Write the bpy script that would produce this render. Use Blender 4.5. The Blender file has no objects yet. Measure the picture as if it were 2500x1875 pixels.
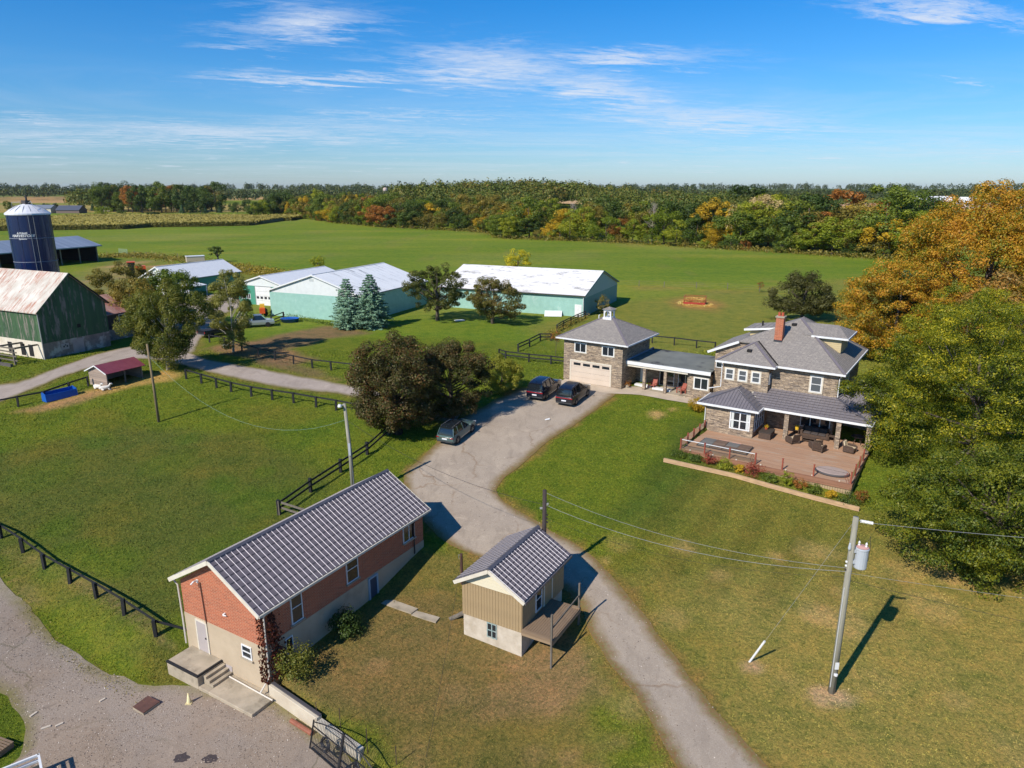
import bpy, bmesh, math, random
import numpy as np
from mathutils import Vector, Matrix
R=math.radians
random.seed(7); RNG=np.random.default_rng(11)
SC=bpy.context.scene; COL=SC.collection
# ---------------------------------------------------------------- camera
CAM_H=21.5
cd=bpy.data.cameras.new('camera'); cam=bpy.data.objects.new('camera',cd); COL.objects.link(cam)
cam.location=(0,0,CAM_H); cam.rotation_euler=(R(90-15.44),0,0)
cd.sensor_width=36; cd.lens=25.0; cd.clip_end=20000; cd.clip_start=.5
SC.camera=cam
# ---------------------------------------------------------------- light
SUN_EL,SUN_AZ=R(40.5),R(222)          # sun behind the left shoulder
sd=bpy.data.lights.new('sun','SUN'); so=bpy.data.objects.new('sun',sd); COL.objects.link(so)
sd.energy=4.9; sd.angle=R(.53); sd.color=(1,.93,.83)
tosun=Vector((math.sin(SUN_AZ)*math.cos(SUN_EL),math.cos(SUN_AZ)*math.cos(SUN_EL),math.sin(SUN_EL)))
so.rotation_euler=tosun.to_track_quat('Z','Y').to_euler(); so.location=(-60,-60,80)
SC.view_settings.view_transform='Standard'; SC.view_settings.look='None'
SC.view_settings.exposure=.18; SC.view_settings.gamma=1; SC.view_settings.use_curve_mapping=False
SC.render.engine='CYCLES'
cy=SC.cycles; cy.use_denoising=True; cy.max_bounces=6; cy.diffuse_bounces=3; cy.glossy_bounces=3; cy.transmission_bounces=4; cy.transparent_max_bounces=8; cy.volume_bounces=0
cy.use_adaptive_sampling=True; cy.adaptive_threshold=.02
W=bpy.data.worlds.new('World'); SC.world=W; W.use_nodes=True
class NT:
    """small helper round a node tree"""
    def __init__(s,t): s.t=t; s.n=t.nodes; s.l=t.links
    def add(s,typ,**k):
        n=s.n.new(typ)
        for a,b in k.items(): setattr(n,a,b)
        return n
    def link(s,a,b): s.l.new(a,b)
    def put(s,sock,v):
        if hasattr(v,'is_output') or isinstance(v,bpy.types.NodeSocket): s.l.new(v,sock)
        else: sock.default_value=v
    def math(s,op,a,b=0.,c=0.,clamp=False):
        n=s.add('ShaderNodeMath',operation=op,use_clamp=clamp); s.put(n.inputs[0],a); s.put(n.inputs[1],b); s.put(n.inputs[2],c); return n.outputs[0]
    def mix(s,f,a,b,mode='MIX'):
        n=s.add('ShaderNodeMix',data_type='RGBA',blend_type=mode); s.put(n.inputs[0],f)
        s.put(n.inputs[6],a if not isinstance(a,tuple) else (*a[:3],1)); s.put(n.inputs[7],b if not isinstance(b,tuple) else (*b[:3],1)); return n.outputs[2]
    def ramp(s,f,stops,interp='LINEAR'):
        n=s.add('ShaderNodeValToRGB'); cr=n.color_ramp; cr.interpolation=interp
        while len(cr.elements)<len(stops): cr.elements.new(.5)
        for e,(p,c) in zip(cr.elements,stops):
            e.position=p; e.color=(*c[:3],1) if isinstance(c,tuple) else (c,c,c,1)
        s.put(n.inputs[0],f); return n.outputs[0]
    def noise(s,vec=None,scale=5,detail=2,rough=.5,dist=0.,dims='3D'):
        n=s.add('ShaderNodeTexNoise',noise_dimensions=dims); 
        if vec is not None: s.put(n.inputs['Vector'],vec)
        n.inputs['Scale'].default_value=scale; n.inputs['Detail'].default_value=detail; n.inputs['Roughness'].default_value=rough; n.inputs['Distortion'].default_value=dist
        return n.outputs[0]
    def mapr(s,v,a,b,c=0.,d=1.):
        n=s.add('ShaderNodeMapRange'); s.put(n.inputs[0],v)
        for i,x in enumerate((a,b,c,d)): s.put(n.inputs[i+1],x)
        return n.outputs[0]
    def vmul(s,v,sc):
        n=s.add('ShaderNodeVectorMath',operation='MULTIPLY'); s.put(n.inputs[0],v); n.inputs[1].default_value=sc; return n.outputs[0]
    def comb(s,x,y,z=0.):
        n=s.add('ShaderNodeCombineXYZ'); s.put(n.inputs[0],x); s.put(n.inputs[1],y); s.put(n.inputs[2],z); return n.outputs[0]
    def sep(s,v):
        n=s.add('ShaderNodeSeparateXYZ'); s.put(n.inputs[0],v); return n.outputs
def build_sky():
    t=NT(W.node_tree); t.n.clear()
    out=t.add('ShaderNodeOutputWorld'); bg=t.add('ShaderNodeBackground'); t.link(bg.outputs[0],out.inputs[0])
    sky=t.add('ShaderNodeTexSky',sky_type='NISHITA'); sky.sun_disc=False; sky.sun_elevation=SUN_EL; sky.sun_rotation=SUN_AZ
    sky.air_density=1.0; sky.dust_density=.3; sky.ozone_density=2.5; sky.altitude=200
    bg.inputs['Strength'].default_value=.088
    tc=t.add('ShaderNodeTexCoord'); d=t.sep(tc.outputs['Generated'])
    dx,dy,dz=d[0],d[1],d[2]
    dzc=t.math('MAXIMUM',dz,0.)
    # deepen the blue away from the horizon (a clear autumn sky)
    el=t.mapr(dzc,0.,.24)
    tint=t.ramp(el,[(0,(.70,.88,1.20)),(.2,(.56,.87,1.24)),(.55,(.34,.85,1.34)),(1,(.12,.78,1.40))])
    base=t.mix(1.,sky.outputs[0],tint,'MULTIPLY')
    # cirrus layer on a flat sheet high above: direction / height
    k=t.math('DIVIDE',1.,t.math('ADD',dzc,.03))
    px=t.math('MULTIPLY',dx,k); py=t.math('MULTIPLY',dy,k)
    rx=t.math('ADD',t.math('MULTIPLY',px,.92),t.math('MULTIPLY',py,.38)); ry=t.math('SUBTRACT',t.math('MULTIPLY',py,.92),t.math('MULTIPLY',px,.38))
    n1=t.noise(t.comb(t.math('MULTIPLY',rx,.42),t.math('MULTIPLY',ry,.75),0.),1.0,9,.66,.5); n2=t.noise(t.comb(t.math('MULTIPLY',rx,.8),t.math('MULTIPLY',ry,2.2),3.3),2.4,9,.72,.5)
    n3=t.noise(t.comb(t.math('MULTIPLY',px,1.5),t.math('MULTIPLY',py,2.4),9.),3.4,7,.72,.8)
    streak=t.noise(t.comb(t.math('MULTIPLY',px,.20),t.math('MULTIPLY',py,.30),7.1),1.3,9,.70,1.2)
    az=t.math('DIVIDE',dx,t.math('MAXIMUM',dy,.05)); e=t.math('DIVIDE',dz,t.math('MAXIMUM',dy,.05))
    az=t.math('ADD',az,t.math('MULTIPLY',t.math('SUBTRACT',n1,.5),.42)); e=t.math('ADD',e,t.math('MULTIPLY',t.math('SUBTRACT',n2,.5),.085))
    front=t.math('GREATER_THAN',dy,.05)
    def blob(cx,cz,wx,wz,tilt=0.):
        u=t.math('SUBTRACT',az,cx); w=t.math('SUBTRACT',t.math('SUBTRACT',e,cz),t.math('MULTIPLY',u,tilt))
        q=t.math('ADD',t.math('POWER',t.math('DIVIDE',t.math('ABSOLUTE',u),wx),2.),t.math('POWER',t.math('DIVIDE',t.math('ABSOLUTE',w),wz),2.))
        return t.math('MULTIPLY',t.math('POWER',2.718,t.math('MULTIPLY',q,-1.)),front)
    m=blob(-.05,.152,.14,.036,-.02)
    for b in ((.16,.162,.16,.014,.01,.9),(-.24,.137,.15,.009,-.02,.95),(.12,.122,.15,.028,-.16,.95),(.27,.088,.24,.022,-.06,.8),(-.27,.203,.11,.024,.08,.95),(-.33,.178,.07,.010,0.,.6),(.57,.218,.13,.014,-.12,.9),(.59,.133,.035,.006,0.,.8),(-.63,.090,.09,.006,-.02,.8),(-.42,.070,.5,.018,0.,.75),(-.13,.093,.19,.007,0.,.7),(.5,.055,.5,.03,0.,.45)):
        m=t.math('MAXIMUM',m,t.math('MULTIPLY',blob(*b[:5]),b[5]))
    wis=t.math('ADD',t.math('ADD',t.math('MULTIPLY',n1,.34),t.math('MULTIPLY',n2,.34)),t.math('MULTIPLY',n3,.32))
    dens=t.mapr(t.math('ADD',t.math('MULTIPLY',t.math('SUBTRACT',wis,.5),1.9),t.math('MULTIPLY',m,.34)),.06,.46)
    dens=t.math('MULTIPLY',dens,t.math('ADD',t.math('MULTIPLY',m,.95),.01),clamp=True)
    low=t.math('MULTIPLY',t.mapr(streak,.42,.78),t.math('MULTIPLY',t.mapr(dzc,.0,.03),t.mapr(dzc,.15,.07)))
    # little fair-weather puffs near the horizon
    pf=t.noise(t.comb(t.math('MULTIPLY',px,.5),t.math('MULTIPLY',py,.5),1.),2.6,5,.6)
    puff=t.math('MULTIPLY',t.mapr(pf,.60,.68),t.math('MULTIPLY',t.mapr(dzc,.012,.02),t.mapr(dzc,.06,.035)))
    dens=t.math('ADD',dens,t.math('MULTIPLY',low,.40)); dens=t.math('ADD',dens,t.math('MULTIPLY',puff,.35),clamp=True)
    cloud=t.mix(1.,base,(7.6,8.4,9.6),'MIX')
    col=t.mix(dens,base,(7.4,8.1,9.3))
    t.link(col,bg.inputs['Color'])
build_sky()
# ---------------------------------------------------------------- colour and materials
def C(r,g,b):
    f=lambda c:(c/255/12.92 if c/255<=.04045 else ((c/255+.055)/1.055)**2.4)
    return (f(r),f(g),f(b))
MATS={}
def newmat(name):
    m=bpy.data.materials.new(name); m.use_nodes=True; t=NT(m.node_tree); MATS[name]=m
    return m,t,t.n['Principled BSDF']
def mat(name,c1,c2=None,scale=3.,rough=.7,bump=0.,bscale=None,metal=0.,spec=.5,detail=4,stretch=None,c3=None,s3=.6,t3=(.5,.7)):
    """plain or noise-mottled principled material in object space"""
    if name in MATS: return MATS[name]
    m,t,p=newmat(name); p.inputs['Roughness'].default_value=rough; p.inputs['Metallic'].default_value=metal; p.inputs['Specular IOR Level'].default_value=spec
    if c2 is None: p.inputs['Base Color'].default_value=(*c1,1); 
    tc=t.add('ShaderNodeTexCoord'); v=tc.outputs['Object']
    if stretch: v=t.vmul(v,stretch)
    if c2 is not None:
        n=t.noise(v,scale,detail,.6); col=t.mix(t.mapr(n,.32,.68),c1,c2)
        if c3 is not None: col=t.mix(t.mapr(t.noise(v,s3,5,.65),*t3),col,c3)
        t.link(col,p.inputs['Base Color'])
    if bump:
        b=t.add('ShaderNodeBump'); b.inputs['Strength'].default_value=bump; b.inputs['Distance'].default_value=.03
        t.link(t.noise(v,bscale or scale*4,4,.6),b.inputs['Height']); t.link(b.outputs[0],p.inputs['Normal'])
    return m
def wallvec(t):
    tc=t.add('ShaderNodeTexCoord'); s=t.sep(tc.outputs['Object'])
    return t.comb(t.math('ADD',s[0],s[1]),s[2],0.),tc.outputs['Object']
def brickmat(name,c1,c2,mortar,bw,bh,msize=.012,rough=.85,c3=None,mottle=.35,bump=.6,offset=.5,nscale=1.2):
    m,t,p=newmat(name); p.inputs['Roughness'].default_value=rough
    v,o=wallvec(t)
    b=t.add('ShaderNodeTexBrick'); t.link(v,b.inputs['Vector']); b.offset=offset
    b.inputs['Color1'].default_value=(*c1,1); b.inputs['Color2'].default_value=(*c2,1); b.inputs['Mortar'].default_value=(*mortar,1)
    b.inputs['Scale'].default_value=1; b.inputs['Brick Width'].default_value=bw; b.inputs['Row Height'].default_value=bh; b.inputs['Mortar Size'].default_value=msize; b.inputs['Bias'].default_value=0
    col=b.outputs[0]
    col=t.mix(t.math('MULTIPLY',t.mapr(t.noise(o,nscale,5,.65),.4,.7),mottle),col,c3 or mortar)
    t.link(col,p.inputs['Base Color'])
    bm=t.add('ShaderNodeBump'); bm.inputs['Strength'].default_value=bump; bm.inputs['Distance'].default_value=.02; bm.invert=True
    t.link(b.outputs['Fac'],bm.inputs['Height']); t.link(bm.outputs[0],p.inputs['Normal']); return m
def stonemat(name,cols,rough=.85):
    """ledge-stone veneer: long thin courses of mixed colour"""
    m,t,p=newmat(name); p.inputs['Roughness'].default_value=rough
    v,o=wallvec(t)
    b=t.add('ShaderNodeTexBrick'); t.link(v,b.inputs['Vector']); b.offset=.37; b.squash=.7; b.squash_frequency=3
    b.inputs['Color1'].default_value=(0,0,0,1); b.inputs['Color2'].default_value=(1,1,1,1); b.inputs['Mortar'].default_value=(.5,.5,.5,1)
    b.inputs['Scale'].default_value=1; b.inputs['Brick Width'].default_value=.46; b.inputs['Row Height'].default_value=.105; b.inputs['Mortar Size'].default_value=.006
    f=t.math('ADD',t.math('MULTIPLY',b.outputs[0],.55),t.math('MULTIPLY',t.noise(t.vmul(v,(1.5,8.,1)),1.3,3,.6),.55))
    n=len(cols); col=t.ramp(f,[(.15+.75*i/(n-1),c) for i,c in enumerate(cols)],'LINEAR')
    col=t.mix(t.math('MULTIPLY',b.outputs['Fac'],.8),col,(.035,.03,.026))
    t.link(col,p.inputs['Base Color'])
    bm=t.add('ShaderNodeBump'); bm.inputs['Strength'].default_value=.8; bm.inputs['Distance'].default_value=.04
    t.link(t.math('SUBTRACT',f,b.outputs['Fac']),bm.inputs['Height']); t.link(bm.outputs[0],p.inputs['Normal']); return m
def shinglemat(name,c1,c2,c3):
    m,t,p=newmat(name); p.inputs['Roughness'].default_value=.9
    tc=t.add('ShaderNodeTexCoord'); s=t.sep(tc.outputs['Object'])
    v=t.comb(t.math('ADD',s[0],t.math('MULTIPLY',s[1],.85)),t.math('MULTIPLY',s[2],1.8),0.)
    b=t.add('ShaderNodeTexBrick'); t.link(v,b.inputs['Vector']); b.offset=.41
    b.inputs['Color1'].default_value=(*c1,1); b.inputs['Color2'].default_value=(*c2,1); b.inputs['Mortar'].default_value=(*[x*.45 for x in c1],1)
    b.inputs['Scale'].default_value=1; b.inputs['Brick Width'].default_value=.34; b.inputs['Row Height'].default_value=.15; b.inputs['Mortar Size'].default_value=.012
    col=t.mix(t.mapr(t.noise(t.vmul(v,(1.,2.,1)),2.6,3,.7),.45,.75),b.outputs[0],c3)
    col=t.mix(t.math('MULTIPLY',t.mapr(t.noise(tc.outputs['Object'],.35,4,.6),.4,.7),.35),col,c1)
    t.link(col,p.inputs['Base Color']); return m
def ribmat(name,c1,c2,axis,period,rough=.5,metal=0.,c3=None,patch=(.5,.7),pscale=.6,pstretch=(1,1,1),bump=.7,spec=.4):
    """ribbed sheet metal: ribs across one object axis, weathering patches"""
    m,t,p=newmat(name); p.inputs['Roughness'].default_value=rough; p.inputs['Metallic'].default_value=metal; p.inputs['Specular IOR Level'].default_value=spec
    tc=t.add('ShaderNodeTexCoord'); o=tc.outputs['Object']; s=t.sep(o)
    a=s['XYZ'.index(axis)] if axis in 'XYZ' else t.math('ADD',s[0],s[1])
    w=t.math('PINGPONG',t.math('DIVIDE',a,period),1.)
    col=t.mix(t.mapr(t.noise(t.vmul(o,pstretch),pscale*2,5,.6),.35,.7),c1,c2)
    if c3 is not None:
        pt=t.mapr(t.noise(t.vmul(o,pstretch),pscale,6,.7),*patch)
        pt=t.math('MULTIPLY',pt,t.mapr(t.noise(t.vmul(o,tuple(8*x for x in pstretch)),pscale,4,.6),.35,.6),clamp=True)
        col=t.mix(pt,col,c3)
    t.link(col,p.inputs['Base Color'])
    b=t.add('ShaderNodeBump'); b.inputs['Strength'].default_value=bump; b.inputs['Distance'].default_value=.04
    t.link(t.math('SMOOTH_MIN',w,.35,.2),b.inputs['Height']); t.link(b.outputs[0],p.inputs['Normal']); return m
def boardmat(name,c1,c2,axis,bw,c3=None,rough=.9,patch=(.5,.62)):
    """weathered painted boards: colour differs board to board, long streaks"""
    m,t,p=newmat(name); p.inputs['Roughness'].default_value=rough
    tc=t.add('ShaderNodeTexCoord'); s=t.sep(tc.outputs['Object'])
    if axis=='V': a=t.math('ADD',s[0],s[1]); l=s[2]
    elif axis=='Y': a=s[1]; l=s[0]
    elif axis=='X': a=s[0]; l=s[1]
    else: a=s[2]; l=t.math('ADD',s[0],s[1])
    cell=t.math('FLOOR',t.math('DIVIDE',a,bw))
    wn=t.add('ShaderNodeTexWhiteNoise',noise_dimensions='1D'); t.link(cell,wn.inputs['W'])
    st=t.noise(t.comb(t.math('MULTIPLY',a,9.),t.math('MULTIPLY',l,.5),0.),1.,5,.7)
    f=t.math('ADD',t.math('MULTIPLY',wn.outputs[0],.4),t.math('MULTIPLY',st,.7))
    col=t.mix(t.mapr(f,.3,.8),c1,c2)
    if c3 is not None:
        col=t.mix(t.mapr(t.math('ADD',t.math('MULTIPLY',t.noise(t.comb(t.math('MULTIPLY',a,1.6),t.math('MULTIPLY',l,.35),4.),1.,5,.7),.8),t.math('MULTIPLY',wn.outputs[0],.16)),*patch),col,c3)
    t.link(col,p.inputs['Base Color']); return m
def leafmat(name,cols,trans=.35,rough=.6,nscale=.35):
    """leaf faces: hue varies leaf to leaf and through the crown, light passes through"""
    m=bpy.data.materials.new(name); m.use_nodes=True; t=NT(m.node_tree); MATS[name]=m; t.n.clear()
    out=t.add('ShaderNodeOutputMaterial'); ge=t.add('ShaderNodeNewGeometry'); oi=t.add('ShaderNodeObjectInfo')
    tc=t.add('ShaderNodeTexCoord')
    cols=[tuple(min(.72,a*b) for a,b in zip(c,(1.36,1.33,.92))) for c in cols]
    f=t.math('ADD',t.math('MULTIPLY',ge.outputs['Random Per Island'],.26),t.math('MULTIPLY',t.noise(tc.outputs['Object'],nscale,4,.65),.85))
    f=t.math('ADD',f,t.math('MULTIPLY',t.math('SUBTRACT',oi.outputs['Random'],.5),.25))
    n=len(cols); col=t.ramp(f,[(.34+.40*i/max(1,n-1),c) for i,c in enumerate(cols)])
    d=t.add('ShaderNodeBsdfDiffuse'); tr=t.add('ShaderNodeBsdfTranslucent'); g=t.add('ShaderNodeBsdfGlossy'); g.inputs['Roughness'].default_value=.5; g.inputs['Color'].default_value=(.6,.6,.5,1)
    t.link(col,d.inputs[0]); t.link(t.mix(.5,col,t.mix(1.,col,(1.2,1.25,.6),'MULTIPLY')),tr.inputs[0])
    mx=t.add('ShaderNodeMixShader'); mx.inputs[0].default_value=trans; t.link(d.outputs[0],mx.inputs[1]); t.link(tr.outputs[0],mx.inputs[2])
    fr=t.add('ShaderNodeMixShader'); fr.inputs[0].default_value=.03; t.link(mx.outputs[0],fr.inputs[1]); t.link(g.outputs[0],fr.inputs[2])
    t.link(fr.outputs[0],out.inputs[0]); return m
def glassmat(name,tint=(.02,.025,.03),rough=.05):
    if name in MATS: return MATS[name]
    m,t,p=newmat(name); p.inputs['Base Color'].default_value=(*tint,1); p.inputs['Roughness'].default_value=rough; p.inputs['Specular IOR Level'].default_value=.8; return m
# ---------------------------------------------------------------- objects
def tag(o,label=None,cat=None,group=None,kind=None):
    if label: o['label']=label
    if cat: o['category']=cat
    if group: o['group']=group
    if kind: o['kind']=kind
    return o
def thing(name,label,cat,loc=(0,0,0),az=0.,group=None):
    o=bpy.data.objects.new(name,None); COL.objects.link(o); o.empty_display_size=.3
    o.location=loc; o.rotation_euler=(0,0,-R(az)); return tag(o,label,cat,group)
def link(name,me,parent=None):
    o=bpy.data.objects.new(name,me); COL.objects.link(o)
    if parent is not None: o.parent=parent
    return o
class MB:
    """collects shapes, builds them as ONE mesh object"""
    def __init__(s): s.v=[]; s.f=[]; s.mi=[]; s.cur=0
    def add(s,vs,fs):
        n=len(s.v); s.v+= [tuple(x) for x in vs]; s.f+=[tuple(i+n for i in f) for f in fs]; s.mi+=[s.cur]*len(fs); return s
    def box(s,x0,x1,y0,y1,z0,z1):
        return s.add([(x0,y0,z0),(x1,y0,z0),(x1,y1,z0),(x0,y1,z0),(x0,y0,z1),(x1,y0,z1),(x1,y1,z1),(x0,y1,z1)],[(0,3,2,1),(4,5,6,7),(0,1,5,4),(1,2,6,5),(2,3,7,6),(3,0,4,7)])
    def obox(s,o,t,n,a0,a1,b0,b1,d0,d1):
        """box on a wall plane: a along t, b up, d along the normal n"""
        o=Vector(o); t=Vector(t); n=Vector(n); up=Vector((0,0,1)); P=lambda a,b,d:o+t*a+up*b+n*d
        return s.add([P(a0,b0,d0),P(a1,b0,d0),P(a1,b0,d1),P(a0,b0,d1),P(a0,b1,d0),P(a1,b1,d0),P(a1,b1,d1),P(a0,b1,d1)],[(0,3,2,1),(4,5,6,7),(0,1,5,4),(1,2,6,5),(2,3,7,6),(3,0,4,7)])
    def poly(s,pts): return s.add(pts,[tuple(range(len(pts)))])
    def slab(s,pts,th,d=(0,0,-1)):
        """polygon thickened along d"""
        n=len(pts); p=[Vector(x) for x in pts]; dd=Vector(d)*th; q=[x+dd for x in p]
        return s.add(p+q,[tuple(range(n)),tuple(range(2*n-1,n-1,-1))]+[(i,n+i,n+(i+1)%n,(i+1)%n) for i in range(n)])
    def bar(s,a,b,w,h=None):
        """square bar from a to b"""
        a=Vector(a); b=Vector(b); h=h or w; d=(b-a).normalized(); up=Vector((0,0,1)) if abs(d.z)<.95 else Vector((0,1,0))
        x=d.cross(up).normalized(); y=x.cross(d).normalized(); X=x*w/2; Y=y*h/2
        return s.add([a-X-Y,a+X-Y,a+X+Y,a-X+Y,b-X-Y,b+X-Y,b+X+Y,b-X+Y],[(0,3,2,1),(4,5,6,7),(0,1,5,4),(1,2,6,5),(2,3,7,6),(3,0,4,7)])
    def tube(s,pts,r,n=6,cap=True):
        pts=[Vector(p) for p in pts]; r=r if isinstance(r,(list,tuple)) else [r]*len(pts); base=len(s.v); vs=[]; fs=[]
        ref=Vector((.3,.2,1)) if abs((pts[-1]-pts[0]).normalized().z)<.9 else Vector((1,.2,.1))
        for i,p in enumerate(pts):
            d=(pts[min(i+1,len(pts)-1)]-pts[max(i-1,0)]).normalized(); x=d.cross(ref).normalized(); y=d.cross(x)
            for k in range(n):
                a=2*math.pi*k/n; vs.append(p+(x*math.cos(a)+y*math.sin(a))*r[i])
        for i in range(len(pts)-1):
            for k in range(n):
                a=i*n+k; b=i*n+(k+1)%n; fs.append((a,b,b+n,a+n))
        if cap: fs.append(tuple(range(n))[::-1]); fs.append(tuple(range((len(pts)-1)*n,len(pts)*n)))
        return s.add(vs,fs)
    def lathe(s,prof,c=(0,0,0),n=16,sx=1.,sy=1.,a0=0.,a1=2*math.pi):
        full=abs(a1-a0-2*math.pi)<1e-6; m=n if full else n+1; vs=[];fs=[]
        for r,z in prof:
            for k in range(m):
                a=a0+(a1-a0)*k/n; vs.append((c[0]+r*math.cos(a)*sx,c[1]+r*math.sin(a)*sy,c[2]+z))
        for i in range(len(prof)-1):
            for k in range(n):
                a=i*m+k; b=i*m+((k+1)%m); fs.append((a,b,b+m,a+m))
        return s.add(vs,fs)
    def ell(s,c,rx,ry,rz,n=10,m=6):
        return s.lathe([(math.cos(-math.pi/2+math.pi*i/m)*1.,0) for i in range(0)] or [(max(.001,math.cos(-math.pi/2+math.pi*i/m)),math.sin(-math.pi/2+math.pi*i/m)*rz) for i in range(m+1)],c,n,rx,ry)
    def mesh(s,name,mats,smooth=False):
        me=bpy.data.meshes.new(name); me.from_pydata(s.v,[],s.f); mats=mats if isinstance(mats,(list,tuple)) else [mats]
        for m in mats: me.materials.append(m)
        if len(mats)>1: me.polygons.foreach_set('material_index',s.mi)
        if smooth: me.polygons.foreach_set('use_smooth',[True]*len(me.polygons))
        me.update(); return me
    def build(s,name,mats,parent=None,smooth=False,label=None,kind=None,bevel=0):
        o=link(name,s.mesh(name,mats,smooth),parent)
        if bevel:
            b=o.modifiers.new('bevel','BEVEL'); b.width=bevel; b.segments=1
        if label: o['label']=label
        if kind: o['kind']=kind
        return o
def copytree(o,parent=None):
    c=o.copy(); COL.objects.link(c)
    if parent is not None: c.parent=parent
    for ch in list(o.children): copytree(ch,c)
    return c
# ---------------------------------------------------------------- terrain
KY=[5,20,34,45.7,60,72,84,1e5]; KZ=[-5.0,-4.75,-4.2,-3.34,-1.75,-.5,0,0]
WALL_A=(-12.65,34.0); LOT_Z=-5.85
LOTPOLY=[(-80,5),(-80,70),(-60,64),(-46,53),(-34.9,43.6),(-32,41.4),(-29.7,39.7),(-27,37.8),(-24.9,36.5),(-21.8,34.9),(-20.2,36.0),(-18.2,37.3),(-13.1,34.6),(-13.2,33.8),(-9.75,30.98),(-4.7,26.4),(4,19),(16,8)]
def sdist(px,py,poly):
    """signed distance of points to a polygon (negative inside)"""
    P=np.array(poly,float); Q=np.roll(P,-1,0); best=np.full(px.shape,1e9); ins=np.zeros(px.shape,bool)
    for (x0,y0),(x1,y1) in zip(P,Q):
        ex,ey=x1-x0,y1-y0; t=np.clip(((px-x0)*ex+(py-y0)*ey)/(ex*ex+ey*ey),0,1)
        best=np.minimum(best,np.hypot(px-x0-t*ex,py-y0-t*ey))
        c=((y0>py)!=(y1>py)); 
        with np.errstate(divide='ignore',invalid='ignore'): xi=(x1-x0)*(py-y0)/(y1-y0)+x0
        ins^=(c&(px<xi))
    return np.where(ins,-best,best)
def sstep(a,b,x):
    t=np.clip((x-a)/(b-a),0,1); return t*t*(3-2*t)
def Hn(x,y):
    x=np.asarray(x,float); y=np.asarray(y,float)
    z=np.interp(y,KY,KZ)
    z=z-.75*sstep(46.5,40.5,y)*sstep(5.5,.5,x)
    near=(y<48)&(x<16)
    if np.any(near):
        d=sdist(x,y,LOTPOLY); soft=np.where(x<-15.5,sstep(3.0,-.3,d),sstep(.42,-.05,d))*sstep(-37,-25,x)
        z=np.where(near,z*(1-soft)+LOT_Z*soft,z)
    cu,su=math.cos(R(34.)),math.sin(R(34.)); du=(x-6.04)*cu-(y-80.72)*su; dv=(x-6.04)*su+(y-80.72)*cu     # ground kept low under the deck
    k=sstep(18.7,19.3,du)*sstep(33.3,32.7,du)*sstep(-11.1,-10.5,dv)*sstep(1.2,.4,dv); z=np.where(k>0,z*(1-k)+np.minimum(z,-2.1)*k,z)
    z=z+9*np.exp(-(((x+5)/150)**2+((y-640)/130)**2))
    z=z+sstep(750,2600,y)*9
    return z
def h(x,y): return float(Hn(np.array([x]),np.array([y]))[0])
def on(p,dz=0.): return (p[0],p[1],h(p[0],p[1])+dz)

# ---------------------------------------------------------------- the ground: one sheet to the horizon
def grow(a,b,step,far,g=1.09):
    r=list(np.arange(a,b+1e-6,step)); s=step
    while r[-1]<far: s=min(s*g,400); r.append(r[-1]+s)
    return r
def vnoise(x,y,s,seed=0):
    """cheap smooth value noise, -1..1"""
    r=np.random.default_rng(seed); t=r.uniform(-1,1,(128,128)); X=x/s; Y=y/s
    xi=np.floor(X).astype(int); yi=np.floor(Y).astype(int); fx=X-xi; fy=Y-yi; fx=fx*fx*(3-2*fx); fy=fy*fy*(3-2*fy)
    T=lambda i,j:t[(xi+i)%128,(yi+j)%128]
    return (T(0,0)*(1-fx)+T(1,0)*fx)*(1-fy)+(T(0,1)*(1-fx)+T(1,1)*fx)*fy
def fbm(x,y,s,seed=0,o=4): return sum(vnoise(x,y,s/2**i,seed+i)*.6**i for i in range(o))/1.6
DRIVE=[  # pairs (left edge, right edge)
 ((5.65,80.29),(12.04,76.77)),((3.76,78.57),(11.01,74.21)),((1.57,77.07),(8.70,70.32)),((-0.67,74.49),(6.04,66.30)),((-2.99,70.85),(3.47,63.01)),
 ((-5.51,67.26),(1.05,58.69)),((-7.16,62.23),(-0.42,56.27)),((-7.69,60.81),(-0.99,55.02)),((-8.55,58.23),(-1.21,53.76)),((-9.16,56.41),(-0.89,52.48)),
 ((-8.24,52.73),(-0.06,51.26)),((-6.80,49.45),(0.95,50.20)),((-5.07,46.86),(2.95,48.02)),((-2.90,45.26),(5.13,45.60)),((0.56,43.38),(5.89,44.32)),
 ((3.72,40.84),(6.82,42.22)),((4.63,37.34),(8.13,38.48)),((5.27,34.54),(9.22,34.53)),((6.44,31.83),(10.19,31.53)),((7.22,29.09),(11.09,29.17)),
 ((7.66,27.07),(11.85,27.07)),((8.25,24.40),(12.90,24.40)),((8.59,20.88),(14.05,20.88))]
LANE=[((-62.58,75.05),(-56.71,67.26)),((-58.59,78.42),(-54.50,72.46)),((-56.90,80.13),(-53.87,76.04)),((-56.22,86.20),(-53.23,81.25)),((-55.71,92.04),(-52.03,85.57)),((-54.14,96.80),(-50.16,89.25)),((-51.12,98.67),(-46.63,89.71)),((-46.14,96.02),(-42.54,87.48)),
 ((-40.02,90.17),(-37.29,83.60)),((-35.58,87.48),(-33.22,81.25)),((-27.53,82.91),(-25.79,77.21)),((-18.67,78.27),(-17.66,74.49)),((-12.99,74.63),(-12.48,71.39)),((-8.17,71.39),(-8.27,68.25)),((-5.09,70.32),(-5.67,66.78))]
YARD=[((-50.21,93.99),(-42.02,91.09)),((-51.27,102.05),(-43.93,96.54)),((-53.81,111.52),(-45.82,102.63)),((-58.19,122.82),(-49.04,115.06)),((-63.73,134.03),(-50.96,127.08)),((-70.22,142.84),(-49.99,132.58)),((-77.24,150.37),(-52.34,139.09)),((-84.80,160.06),(-58.30,146.23))]
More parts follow.
